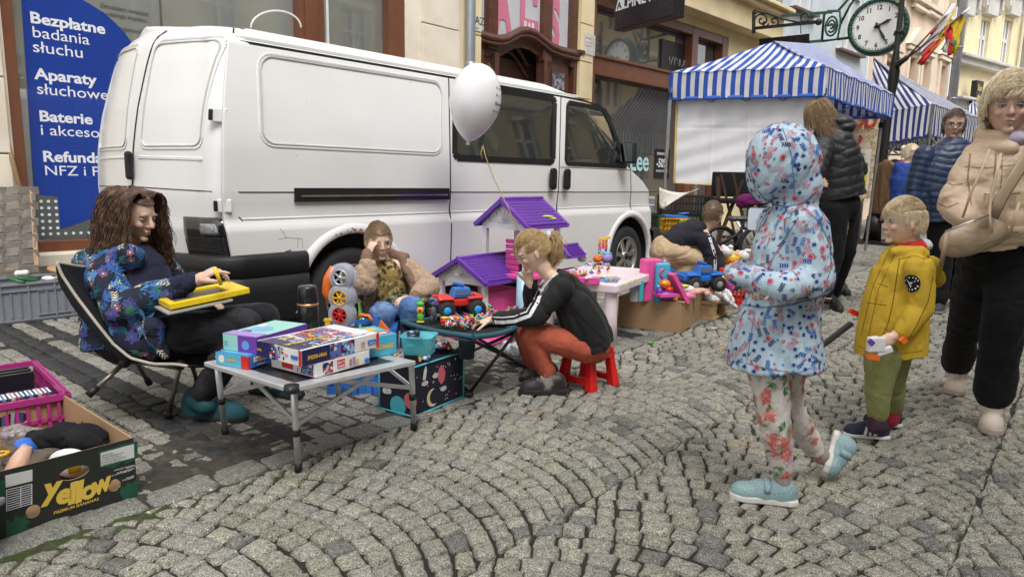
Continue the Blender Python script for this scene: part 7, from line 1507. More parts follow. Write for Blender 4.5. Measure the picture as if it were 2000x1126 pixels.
heap('black_bag','black zipped pouch with a green flash lying in the banana box','bag',onn(.74,.38,.17),(.12,.07,.034),cloth('bag_black',(.014,.014,.016)),16,4,.004);simple('blue_ball','glossy blue ball in the banana box','ball',[(C('ball_blue',(.03,.14,.55),.15),lambda g:g.ell(onn(.46,.42,.16),.042,n=24,m=16))])
simple('wooden_hand','pale beige doll arm sticking up in the banana box','toy',[(MATS['doll_skin'],lambda g:(g.tube([onn(.30,.25,.10),onn(.38,.3,.16),onn(.43,.3,.20)],[.04,.03,.016],8),g.ell(onn(.33,.2,.13),(.05,.035,.03))))]);simple('white_cup','white cup with yellow ribs seen through the handle hole of the box','cup',[(whtp,lambda g:g.ell(onn(.62,.12,.15),(.075,.03,.05))),(yelp,lambda g:[g.ell(onn(.585+.012*k,.055,.155),(.004,.012,.028))for k in range(7)])])
heap('crumpled_film','crumpled clear plastic film behind the blue ball','plastic film',onn(.52,.65,.15),(.09,.06,.03),mat('cling_film',(.6,.6,.62),.15,trans=.75,var=0,rv=0),8,6);heap('rag_filling','brown and grey odds and ends at the bottom of the banana box','rags',onn(.5,.45,.07),(.30,.14,.05),cloth('rag_brown',(.12,.10,.08)),16,7);simple('yellow_ring','yellow toy ring at the left inside the banana box','toy',[(yelp,lambda g:g.lathe([(.03,0),(.038,.006),(.03,.012)],Matrix.Translation(onn(.26,.35,.18)),16))])
Tm=frame(gp(-40,800),gp(118,795)-gp(-40,800));q0,q1,q2=gp(-60,716,.22),gp(66,703,.22),gp(132,766,.22);ma=(q1-q0).length;mb=(q2-q1).length;yd=((q1-q2)*V3(1,1,0)).normalized();xd=yd.cross(V3(0,0,1));Tm=frame(q2*V3(1,1,0)-xd*ma,xd);mc_=C('magenta_crate',(.42,.035,.22),.4);mcr=thing('magenta_crate','magenta plastic crate with slots full of film discs','crate',Tm);g=M(mc_,Tm);crate(g,ma,mb,.22,.01);g.build('crate_body',mcr)
for k in range(24):
 g=M(C('case%d'%(k%6),[(.03,.03,.04),(.05,.08,.2),(.3,.05,.05),(.4,.4,.42),(.02,.02,.02),(.1,.2,.4)][k%6],.2),Tm);x=ma-.03-.0155*k;g.box((x,mb*.32,.12),(.0135,.19*.62,.135),(0,.12,0));g.use(whitef);g.box((x,mb*.32,.188),(.008,.08,.0012),(0,.12,0));tag(g.build('disc_case',None),'%s film case standing in the magenta crate, case %s from its right'%(['black','navy','red','silver','dark','blue'][k%6],['first','second','third','fourth','fifth','sixth','seventh','eighth','ninth','tenth','eleventh','twelfth','thirteenth','fourteenth','fifteenth','sixteenth','seventeenth','eighteenth','nineteenth','twentieth','next to twentieth','third last','second last','last'][k]),'film case','film cases in the magenta crate')
for k in range(3):g=M(C('dark_case',(.02,.02,.03),.2),Tm);g.box((ma*.45,mb*(.72+.08*k),.13),(ma*.8,.016,.17),(.1,0,0));g.use(MATS['rust']);g.box((ma*.72,mb*(.72+.08*k)-.011,.19),(.08,.002,.03),(.1,0,0));tag(g.build('box_set',None),['front','middle','rear'][k]+' wide black box set at the back of the magenta crate','box set','box sets in the magenta crate')
for lab,px,py,h_,z_ in(('grey ribbed crate cut by the bottom left corner of the picture',14,1072,.16,0),('grey ribbed crate stacked on the bottom left one',12,1072,.14,.13)):
 Tq=frame(gp(px,py),V3(-1,-.05,0));Tq.translation.z=z_;Tq=Tq@Matrix.Translation((0,-.0,0));g=M(greyp,Tq);g.box((.30,.2,h_/2),(.54,.38,h_),None,1.03);g.box((.30,.2,h_-.01),(.60,.44,.022));[g.box((.05+.1*k,.2,h_*.5),(.014,.41,h_))for k in range(3)];tag(g.build('stacking_crate',None,bevel=.008),lab,'crate','grey crates in the corner')
g=M(greyp);q_=gp(8,722,.16);g.box((q_.x-.24,q_.y+.0,.08),(.42,.34,.16),(0,0,-.25));tag(g.build('stacking_crate',None,bevel=.01),'grey crate behind the magenta one at the left edge','crate','grey crates in the corner')
# ---- balloon and its string
ba_=thing('balloon','white balloon with small black print floating before the van window','balloon',A(943,285,4.75));BYd=4.75;Tb=Matrix.Translation(A(927,203,BYd))@Matrix.Rotation(.16,4,'Y')@Matrix.Rotation(-.0,4,'X');r0=49/1350*BYd;hh_=70/1350*BYd;g=M(mat('balloon_white',(.80,.79,.82),.18,var=.02,sub=.3,coat=.3),Tb)
prof=[(r0*(max(0,1-(max(0,t_))**2))**.5 if t_>=0 else r0*(1-abs(t_)**1.9)**.78,hh_*t_*(1.0 if t_>=0 else 1.12)+.02)for t_ in np.linspace(-1,1,34)];g.lathe([(max(r_,.0005),z)for r_,z in prof],n=44);g.lathe([(.008,0),(.014,-.02),(.004,-.022)],Matrix.Translation((0,0,prof[0][1]+.004)),12);g.build('balloon_skin',ba_);g=M(inkm)
for k,(s_,an)in enumerate((('Niech',.0),('żyje',.0),('Grunwald',.0),('miasto',.0))):
 for i,ch in enumerate(s_[:8]):th_=-pi/2+.92+i*.085;z=.11-.045*k+(0 if k<2 else-.01);rr=float(np.interp(z,[p[1]for p in prof],[p[0]for p in prof]))+.0015;Tc2=Tb@Matrix.Rotation(th_+pi/2,4,'Z')@Matrix.Translation((0,-rr,z))@RX90;g.text(ch,.022 if k!=2 else.03,Tc2,0,.02)
g.build('balloon_print',ba_);g=M(mat('ribbon_gold',(.50,.33,.12),.4));g.tube([A(944,286,BYd),A(948,305,BYd),A(965,350,BYd),A(990,400,BYd),A(1012,450,BYd-.1)],.0035,5);g.tube([A(944,283,BYd),A(939,298,BYd),A(942,310,BYd)],.004,5);g.build('string',ba_)
g=M(whtp);q_=[VT@V3(*p)for p in((-4.15,.55,1.98),(-4.12,.55,2.10),(-4.0,.55,2.18),(-3.85,.55,2.20),(-3.7,.55,2.15),(-3.55,.55,1.98))];g=M(whtp);P=[A(539-49*cos(radians(q)),54-33*sin(radians(q)),4.83-.23*cos(radians(q)))for q in range(0,181,12)];g.tube(P,.006,8);tag(g.build('white_hoop',None),'thin white hoop arching above the van roof','hoop')
tgun=thing('toy_blaster','white toy blaster with an orange tip in the hand of the small boy','toy blaster',A(1715,685,2.72));GY=2.74;g=M(whtp);g.bar(A(1694,672,GY),A(1728,672,GY),.028,.062);g.bar(A(1712,690,GY),A(1742,680,GY),.022,.028);g.bar(A(1700,662,GY),A(1715,660,GY),.024,.02);g.build('blaster_body',tgun,bevel=.006);g=M(orgp);g.bar(A(1694,694,GY),A(1716,698,GY),.022,.022);g.bar(A(1760,660,GY),A(1768,668,GY),.02,.024);g.use(purp);g.bar(A(1697,664,GY-.014),A(1706,672,GY-.014),.006,.02);g.build('orange_tip',tgun)
sw_=thing('toy_sword','long black toy sword with a red end held down by the small boy','toy sword',A(1625,655,3.05));g=M(blk);g.bar(A(1588,688,3.05),A(1664,630,3.03),.018,.05,up=(0,-1,.3));g.build('blade',sw_,bevel=.004);g=M(redp);g.bar(A(1660,606,3.02),A(1685,618,3.02),.022,.022);g.build('handle',sw_)
heap('plastic_bag','crumpled white carrier bag with blue print under the camping table','carrier bag',gp(1030,720)+V3(0,.1,.06),(.16,.10,.07),mat('bag_white',(.58,.62,.68),.35,col2=(.10,.2,.4),c2s=9,c2t=.66),10,3)
gch=thing('green_chair','green folding camp chair under the boy in the fleece jacket','chair',A(770,720,4.1)*V3(1,1,0));g=M(C('lime_tube',(.25,.5,.05)))
for x,y in((-.16,3.85),(.14,3.85),(-.16,4.2),(.14,4.2)):q_=A(768,600,4.0).x;g.cyl((q_+x,y,0),(q_+x,y,0.42 if y<4 else.55),.012)
g.build('chair_frame',gch);g=M(cloth('teal_canvas',(.02,.16,.14)));g.box((q_,4.03,.34),(.34,.36,.03));g.bar(A(706,590,3.85),A(716,632,3.85),.03,.008);g.build('canvas',gch)
for k,(x,y)in enumerate(((1395,640),(1272,668),(1312,640),(1420,606))):g=M([whtp,grnp,MATS['lime_paper'],grnp][k]);g.box(gp(x,y,.008),(.05,.03,.003),(0,0,k));tag(g.build('paper_scrap',None),['white paper scrap lying on the setts in front of the pallet','green price sticker on the setts by the pink table leg','lime price sticker on the setts before the cardboard box','green sticker on the setts near the pallet corner'][k],'litter')
g=M(mat('litter_pale',(.5,.48,.42),.8));rng=random.Random(21)
for k in range(70):
 p=st(rng.uniform(-6,1.5),rng.uniform(.2,4.2),.006);r_=rng.uniform(.003,.011);g.use([MATS['litter_pale'],mat('litter_brown',(.16,.09,.04),.9),mat('litter_dark',(.03,.025,.02),.9)][k%3]);g.box(p,(r_*2,r_*rng.uniform(.5,1.6),.002),(rng.uniform(-.3,.3),rng.uniform(-.3,.3),rng.uniform(0,3)))
g.build('litter')['kind']='stuff'
# ================================================================= people
A=at
SK_F=(.66,.45,.35);SK_K=(.72,.50,.39);SK_P=(.68,.46,.36)
denim=cloth('blue_denim',(.085,.17,.36),bump=.3,bs=160,col2=(.17,.27,.46),c2s=9,c2t=.56);blackj=cloth('black_jeans',(.016,.016,.019),col2=(.032,.032,.037),c2s=7,c2t=.58);blackl=cloth('black_leggings',(.011,.011,.013));
navyc=cloth('navy_cotton',(.020,.022,.045))
# ---- A: seated woman with the drawing board
def woman_seated():
 hc=A(262,420,3.16);T=hdir(-14,14,0,hc);s=.98
 nk=A(240,492,3.20);ch=A(250,560,3.18);pv=A(262,660,3.12)
 rs_,ls_=A(205,535,3.02),A(312,522,3.36);re,le=A(238,604,2.92),A(352,575,3.36);rw,lw=A(388,545,2.93),A(400,592,3.22)
 rh,lh=A(272,668,3.02),A(300,655,3.24);rk,lk=A(474,634,2.98),A(512,622,3.22);ra,la=A(402,776,3.02),A(538,752,3.40)
 m=M();head_shape(m,T,s,.95);chain(m,[hc-Vector((0,0,.05)),nk,ch,pv],[.052,.056,.10,.11])
 for a,b,c in((rs_,re,rw),(ls_,le,lw)):chain(m,[nk,a,b,c],[.05,.045,.036,.026])
 for a,b,c in((rh,rk,ra),(lh,lk,la)):chain(m,[pv,a,b,c],[.08,.07,.05,.04])
 hd=(A(424,524,2.93)-rw).normalized();hand(m,rw,hd,(-.25,-.35,.9),.95,1,fing=((.25,.35,.2),(.75,.7,.4),(.9,.8,.4),(.95,.8,.4)),thumb=(.55,.15))
 hand(m,lw,(1,-.2,-.1),(0,.3,.9),.95,-1,curl=(.5,.6,.4))
 b=body('person','woman with long brown hair in a dark floral coat seated with a yellow drawing board',m,(T,s),SK_F,base=gp(330,800),brow=(.10,.06,.04),open_=.3)
 m=M();cap(m,rh,rk,.105,.082);cap(m,rk,rk+(ra-rk)*.5,.080,.068);cap(m,rk+(ra-rk)*.5,ra+Vector((0,0,.035)),.068,.060);cap(m,lh,lk,.105,.082);cap(m,lk,la+V3(0,0,.04),.080,.058);m.ell(pv,(.17,.17,.12))
 garment('trousers',b,m,blackj,.010,4,(.0055,11),3,V3(1,0,-.3),2)
 m=M();up=(ch-pv).normalized()
 loft(m,[(pv+Vector((-.03,0,-.04)),.20,.17),(pv*.6+ch*.4+Vector((-.03,0,0)),.20,.155),(ch+Vector((-.02,0,0)),.20,.14),(nk*.6+ch*.4+Vector((-.01,0,-.01)),.19,.115),(nk+Vector((-.01,0,-.02)),.10,.085)],(ls_-rs_))
 cap(m,rs_,re,.078,.072);cap(m,re,re*.35+rw*.65,.074,.055);cap(m,ls_,le,.075,.068);cap(m,le,le*.3+lw*.7,.066,.052)
 cap(m,A(180,505,3.12),A(255,500,3.02),.055,.06);cap(m,A(160,512,3.25),A(182,505,3.08),.045,.055);cap(m,A(160,530,3.2),A(185,560,3.1),.05,.06)
 m.ell(A(262,652,2.95),(.155,.06,.115),(0,.2,0));cap(m,A(300,640,2.90),A(322,692,2.90),.05,.02);cap(m,A(235,650,3.0),A(300,690,2.97),.05,.035);cap(m,A(300,640,3.0),A(325,690,2.95),.05,.022)
 g,co,fs=garment('coat',b,m,cloth('coat_dark',(.022,.026,.045)),.010,5,(.007,12),8,build=False)
 B1_,B2_,B3_,B4_,B5_,B6_,B7_=[cloth('print_'+n_,c,bump=.2)for n_,c in(('blue',(.035,.09,.30)),('sky',(.08,.21,.38)),('teal',(.02,.13,.15)),('green',(.06,.18,.12)),('cream',(.36,.38,.32)),('violet',(.10,.07,.24)),('rose',(.20,.09,.15)))]
 def mot(r):
  k=r.random();P=[]
  if k<.34:
   c=r.choice([B1_,B2_,B1_]);c2=B2_ if c is B1_ else B1_
   for a in range(5):an=a*.55-1.1;P.append((c,leafp(0,0,r.uniform(.05,.08),.026,an),0));P.append((c2,leafp(0.01*cos(an),.01*sin(an),.05,.004,an),1))
  elif k<.52:
   for a in range(8):P.append((B5_,leafp(a*.009-.03,0,.026,.007,.9 if a%2 else-.9),1))
   P.append((B5_,leafp(-.035,0,.08,.005,0),1))
  elif k<.74:
   c=r.choice([B3_,B4_,B3_]);
   for a in range(6):P.append((c,leafp(0,0,.055,.012,a*.4-1),0))
  elif k<.9:
   for a in range(6):P.append((B6_,leafp(0,0,.045,.028,a*1.05),0));P.append((B1_,leafp(0,0,.032,.012,a*1.05+.2),1))
   P.append((B7_,dotp(0,0,.009),2))
  else:
   for a in range(5):P.append((B7_,leafp(0,0,.026,.02,a*1.26),1))
   P.append((B5_,dotp(0,0,.005),2))
  return P
 scatter_print(g,co,fs,560,lambda r:[(a,[(x*.8,y*.8)for x,y in P_],l_)for a,P_,l_ in mot(r)],5);g.build('coat',b)
 m=M();loft(m,[(A(300,625,3.10),.12,.085),(A(290,570,3.10),.13,.10),(A(278,520,3.14),.12,.085),(A(262,490,3.17),.07,.065)],(ls_-rs_));garment('sweater',b,m,navyc,.010,4,(.005,12),4)
 m=M();cap(m,rw*.84+re*.16,rw*.98+re*.02+Vector((-.02,0,0)),.044,.036);cap(m,re*.38+rw*.62,rw*.84+re*.16,.052,.046);garment('cuff',b,m,navyc,.007,3,(.004,20),4)
 hm=hairmat('hair_brown',(.058,.030,.019),(.15,.085,.048));h=M(hm)
 reg=lambda u,r:(u.z>.42-.0*u.x and u.x<.83)or(u.x<.28 and u.z>-.55)
 scalp(h,T,s,lambda u,r:(u.z>.5 and u.x<.82)or(u.x<.20 and u.z>-.6),1.06)
 rng=random.Random(2)
 for k in range(2200):
  a=rng.uniform(-1,1);sgn=1 if rng.random()<.42 else-1;y0=sgn*rng.uniform(.002,.03);x0=rng.uniform(-.07,.062);th=rng.uniform(.05,.155)
  p=Vector((x0,y0,sqrt(max(.0004,1-(x0/.1)**2))*.122));pts=[T@(p*s)];back=rng.uniform(-.02,.05);L=rng.uniform(.24,.40);fr_=rng.random();n_=13;ph=rng.uniform(0,6.28);am=rng.uniform(.002,.009)
  for i in range(1,n_+1):
   t=i/n_;z=.122-L*max(0,t-.12)**1.08*1.12;ang=min(1,t/.30);yy=sgn*(.015+(.074+.026*fr_+.032*t)*sin(ang*pi/2));xx=x0-back*t+(.035*(t**1.5)if x0>.02 else-.035*t*(1-t))
   if x0>.0:xx=max(xx,-.02)if False else xx*(1 if t>.15 else 1)
   if x0<-.03:yy*=rng.uniform(.55,1.0)if i==1 else(abs(pts_y)if False else 1)
   loc=Vector((xx,yy,z))*s;w_=Vector((sin(ph+t*15)*am,cos(ph+t*14)*am,0))*min(1,t*2)
   q=T.translation+(T.to_3x3()@loc)*1.0+w_;g_=T.translation+(hdir(-14,4).to_3x3()@loc)+w_;pts.append(q.lerp(g_,min(1,t*1.3)))
  h.tube(pts,[.0019*(1-.5*(i/n_)**2)for i in range(n_+1)],4,cap=False)
 for k in range(1200):
  an=rng.uniform(1.7,4.6);z0=rng.uniform(-.02,.11);r_=sqrt(max(.001,1-(z0/.125)**2));p=Vector((cos(an)*.108*r_,sin(an)*.085*r_,z0));L=rng.uniform(.22,.40);ph=rng.uniform(0,6.28);pts=[];am=rng.uniform(.004,.013);out=rng.uniform(.4,1.0)
  for i in range(11):t=i/10;pts.append(T.translation+T.to_3x3()@(Vector((p.x*(1+.25*t*out),p.y*(1+.35*t*out),p.z))*s)+Vector((sin(ph+t*17)*am,cos(ph+t*15)*am,-L*t)))
  h.tube(pts,[.0019*(1-.5*(i/10)**2)for i in range(11)],4,cap=False)
 h.build('hair',b)
 teal=mat('teal_suede',(.012,.075,.09),.8,var=.25,vs=16,bump=.3,bs=90);shoe(b,gp(357,812)+V3(0,0,.0),gp(482,822),w=.10,h=.115,upper=teal,sole=rubber,laces=mat('lace_black',(.01,.01,.01),.8),ank=ra+Vector((0,0,-.03)),ankr=.05,sh=.026)
 shoe(b,gp(492,766),gp(592,776),w=.10,h=.115,upper=teal,sole=rubber,laces=MATS['lace_black'],ank=la,ankr=.045,sh=.026)
 return b
woman_seated()
# ---- B: boy with the teddy-fleece jacket
def boy_seated():
 D=4.0;hc=A(739,470,D-.05);T=hdir(-62,10,3,hc);s=.90
 nk=A(748,512,D);ch=A(758,548,D);pv=A(772,615,D)
 rs_,ls_=A(716,530,D),A(800,525,D+.02);re,le=A(714,553,D-.22),A(836,562,D-.08);rw,lw=A(718,497,D-.16),A(808,582,D-.26)
 m=M();head_shape(m,T,s,1.0,child=1);chain(m,[hc-V3(0,0,.05),nk,ch,pv],[.042,.042,.08,.08])
 for a,b,c in((rs_,re,rw),(ls_,le,lw)):chain(m,[nk,a,b,c],[.035,.034,.028,.021])
 rk,lk=A(746,612,D-.34),A(806,600,D-.36);ra,la=A(752,700,D-.25),A(800,700,D-.28)
 for b_,c in((rk,ra),(lk,la)):chain(m,[pv,b_,c],[.07,.045,.035])
 hand(m,rw,A(735,458,D-.14)-rw,(-.6,-.6,-.2),.74,-1,curl=(.5,.9,.7),thumb=(.6,.3));hand(m,lw,A(778,585,D-.32)-lw,(0,-.45,.9),.74,-1,curl=(.25,.35,.3))
 b=body('person','boy in a brown fleece jacket sitting by the van, one hand at his forehead',m,(T,s),SK_K,base=gp(770,700),brow=(.20,.13,.08),child=1,open_=.8,voxel=.0038)
 m=M();cap(m,A(762,622,D),rk,.085,.068);cap(m,rk,ra,.066,.055);cap(m,A(790,622,D),lk,.085,.070);cap(m,lk,la,.068,.055);garment('jeans',b,m,denim,.009,4,(.006,14),6)
 m=M();side=ls_-rs_;loft(m,[(pv+V3(0,-.03,-.0),.105,.085),(ch*.5+pv*.5+V3(0,-.04,0),.10,.09),(ch+V3(0,-.03,.02),.10,.085),(nk+V3(0,-.01,-.03),.085,.065),(nk+V3(0,0,.02),.052,.05)],side)
 g,co,fs=garment('sweatshirt',b,m,cloth('camo_ochre',(.22,.15,.05)),.008,4,(.004,15),2,build=False)
 cs=[cloth('camo_dark',(.03,.03,.02)),cloth('camo_olive',(.10,.09,.035)),cloth('camo_tan',(.36,.26,.11))]
 scatter_print(g,co,fs,170,lambda r:[(r.choice(cs),[(r.uniform(.7,1.2)*.020*cos(a*.7),r.uniform(.6,1.2)*.012*sin(a*.7))for a in range(9)],r.choice((0,1)))],4);g.build('sweatshirt',b)
 m=M();m.ell(A(785,590,D-.18),(.095,.055,.045));g,co,fs=garment('bag',b,m,cloth('camo_navy',(.02,.03,.035)),.006,3,(.003,20),3,build=False);c4=[cloth('camo_teal',(.04,.16,.17)),cloth('camo_moss',(.10,.13,.05)),cloth('camo_sand',(.25,.2,.1))]
 scatter_print(g,co,fs,50,lambda r:[(r.choice(c4),[(r.uniform(.7,1.2)*.018*cos(a*.7),r.uniform(.6,1.2)*.011*sin(a*.7))for a in range(9)],r.choice((0,1)))],4);g.build('belt_bag',b)
 fleece=mat('teddy_fleece',(.46,.31,.20),.95,var=.25,vs=60,bump=1,bs=220,sheen=.3);suede=mat('brown_suede',(.19,.11,.075),.85,var=.15,vs=12,bump=.2,bs=120)
 m=M();cap(m,rs_+V3(-.01,.02,-.01),re,.066,.062);cap(m,re,re*.45+rw*.55,.062,.056)
 cap(m,ls_,le,.068,.064);cap(m,le,le*.35+lw*.65,.062,.054);loft(m,[(pv+V3(.0,.07,0),.15,.075),(ch+V3(0,.06,0),.14,.08),(nk+V3(0,.05,-.03),.10,.06)],side)
 garment('jacket',b,m,fleece,.008,3,(.006,12),3,gran=(.006,95))
 m=M()
 for pts,rs in(([A(722,512,D-.02),A(727,545,D-.12),A(722,580,D-.15),A(715,612,D-.14)],[.026,.030,.032,.024]),([A(786,505,D+.02),A(803,545,D-.08),A(822,585,D-.10),A(840,612,D-.06)],[.026,.032,.03,.022]),([A(735,500,D+.04),A(765,497,D+.07),A(792,502,D+.04)],[.03,.035,.03])):chain(m,pts,rs)
 garment('jacket_lining',b,m,suede,.008,4,(.005,14),3)
 m=M();cap(m,re*.35+rw*.65,rw+V3(0,0,.005),.040,.034);cap(m,le*.3+lw*.7,lw,.042,.034);garment('cuff',b,m,suede,.006,3,(.002,30),3)
 h=M(hairmat('hair_lightbrown',(.25,.165,.095),(.28,.18,.10)));reg=lambda u,r:(u.z>.48+.0*u.x)or(u.x<.35-.3*(u.z<0)and u.z>-.35 and not(u.x>.05 and u.z<.1))or(u.z>.30 and abs(u.y)>.55)
 scalp(h,T,s,reg,1.05);strands(h,T,s,1500,lambda p,u:(.75*u.z+.2,-u.y*.25,-.9 if u.z<.4 else.05),.022,.0012,2,lambda u,r_:reg(u,r_)and u.x<.80,.008,jitter=.3,seg=4);h.build('hair',b)
boy_seated()
# ---- C: girl on the red stool
def girl_stool():
 D=3.62;hc=A(1042,490,D);T=hdir(188,26,0,hc);s=.92;nk=A(1074,535,D+.02);ch=A(1120,585,D);pv=A(1150,678,D+.02)
 ls_,rs_=A(1100,556,D-.13),A(1092,552,D+.14);le,re=A(1046,618,D-.17),A(1040,606,D+.16);lw,rw=A(958,625,D-.12),A(1034,552,D+.04)
 m=M();head_shape(m,T,s,.98,child=1);chain(m,[hc+V3(.02,0,-.05),nk,ch,pv],[.045,.045,.08,.09])
 for a,b,c in((rs_,re,rw),(ls_,le,lw)):chain(m,[nk,a,b,c],[.035,.036,.029,.022])
 lk,rk=A(1035,652,D-.10),A(1022,640,D+.14);la,ra=A(1070,735,D-.06),A(1050,728,D+.16)
 for b_,c in((rk,ra),(lk,la)):chain(m,[pv,b_,c],[.075,.048,.036])
 hand(m,lw,A(920,632,D-.12)-lw,(-.1,.0,1),.78,-1,curl=(.4,.5,.4));hand(m,rw,V3(-.15,0,.9),(.2,.9,-.1),.74,1,curl=(.9,1.0,.7))
 b=body('person','girl with a blond ponytail, black striped top and coral trousers on the red stool',m,(T,s),SK_K,base=gp(1100,760),brow=(.34,.24,.15),child=1,open_=.35,voxel=.0038)
 coral=cloth('coral_cotton',(.42,.10,.06));m=M();cap(m,A(1148,680,D-.06),lk,.080,.060);cap(m,lk,la+V3(0,0,.015),.058,.046);cap(m,A(1148,680,D+.1),rk,.080,.058);cap(m,rk,ra+V3(0,0,.015),.066,.050);m.ell(A(1156,680,D+.02),(.105,.13,.078));garment('trousers',b,m,coral,.008,3,(.0055,13),9,V3(.6,0,1),2.2)
 velv=mat('black_velour',(.007,.007,.008),.85,var=.2,vs=10,bump=.2,bs=100,sheen=.05);m=M();side=ls_-rs_
 loft(m,[(A(1158,672,D+.02),.165,.115),(A(1140,630,D+.01),.165,.12),(A(1118,585,D),.16,.105),(A(1096,556,D),.145,.085),(A(1078,542,D+.01),.07,.06)],side)
 cap(m,ls_,le,.066,.058);cap(m,le,le*.12+lw*.88,.056,.036);cap(m,rs_,re,.062,.056);cap(m,re,rw*.9+re*.1,.052,.036);m.ell(A(1160,655,D),(.10,.15,.10))
 g,co,fs=garment('jacket',b,m,velv,.008,3,(.0065,10),12,V3(-.4,0,1),2.4,build=False);tr=bvh(co,fs);ws=cloth('white_tape',(.72,.72,.74),bump=.1)
 path=[A(1082,528,D-.1),A(1062,560,D-.2),A(1050,590,D-.25),A(1035,616,D-.25),A(1005,627,D-.22),A(980,629,D-.2),A(962,628,D-.2)]
 fine=[path[i].lerp(path[i+1],k/6)for i in range(len(path)-1)for k in range(6)]+[path[-1]]
 for off_,w_ in((0,.017),(.024,.004)):
  L_=[]
  for i,p in enumerate(fine):
   d=(fine[min(i+1,len(fine)-1)]-fine[max(i-1,0)]).normalized();v=d.cross(V3(0,-1,0)).normalized();row=[]
   for k in(-1,1):
    q=p+v*(off_+w_*k*.5);hit=tr.ray_cast(CP,(q-CP).normalized());hit=hit if hit[0]is not None else tr.find_nearest(q);row.append(hit[0]+hit[1]*.002)
   L_.append(row)
  g.use(ws);g.add([tuple(q)for r in L_ for q in r],[(2*i,2*i+1,2*i+3,2*i+2)for i in range(len(L_)-1)],None,False)
 g.build('jacket',b)
 h=M(hairmat('hair_blond',(.42,.28,.13),(.52,.38,.20)));reg=lambda u,r:(u.z>.45 and u.x<.9)or(u.x<.30 and u.z>-.35 and not(abs(u.y)>.6 and u.x>-.15 and u.z<.15))or(u.z>.1 and u.x<.52 and abs(u.y)>.4)
 scalp(h,T,s,reg,1.06);tie=Vector((-.105,0,.045))
 strands(h,T,s,2600,lambda p,u:tuple((tie-p).normalized()),.11,.0011,3,reg,.008,jitter=.06,seg=7);tw=T@(tie*s);rng=random.Random(4)
 for k in range(330):
  o_=V3(rng.gauss(0,.012),rng.gauss(0,.016),rng.gauss(0,.01));L=rng.uniform(.10,.17);h.tube([tw+o_*.3,tw+V3(.035,0,.005)+o_*.9,tw+V3(.050,0,-.035)+o_*1.5,tw+V3(.045,0,-.07-L*.25)+o_*1.7,tw+V3(.028,0,-.06-L*.62)+o_*.8],[.0014,.0015,.0015,.0013,.0005],4,cap=False)
 for k in range(26):
  y=rng.uniform(-.06,.06);h.tube([T@(V3(.085,y,.07)*s),T@(V3(.103,y*1.05,.04)*s),T@(V3(.108,y*1.15,.0-rng.random()*.03)*s)],[.001,.001,.0003],4,cap=False)
 h.build('hair',b);m=M(cloth('scrunchie',(.62,.55,.66)));m.lathe([(.018,-.012),(.026,-.006),(.028,0),(.026,.006),(.018,.012)],Matrix.Translation(tw+V3(.012,0,.002))@Matrix.Rotation(1.4,4,'Y'),14);m.build('hair_tie',b)
 sneak=mat('sneaker_black',(.022,.02,.02),.6,col2=(.20,.17,.15),c2s=16,c2t=.58,bump=.3,bs=80);wht=mat('shoe_beige',(.45,.40,.36),.6)
 shoe(b,gp(1106,768),gp(1014,768),w=.085,h=.085,upper=sneak,sole=rubber,laces=wht,ank=la,ankr=.042,sh=.030);shoe(b,gp(1090,742),gp(1014,745),w=.085,h=.08,upper=sneak,sole=rubber,laces=wht,ank=ra,ankr=.04,sh=.030)
 m=M(cloth('pink_sock',(.62,.42,.42)));cap(m,la+V3(.0,0,-.02),la+V3(.01,0,-.045),.038,.038);cap(m,ra+V3(.0,0,-.02),ra+V3(.01,0,-.045),.038,.038);m.build('sock',b)
girl_stool()
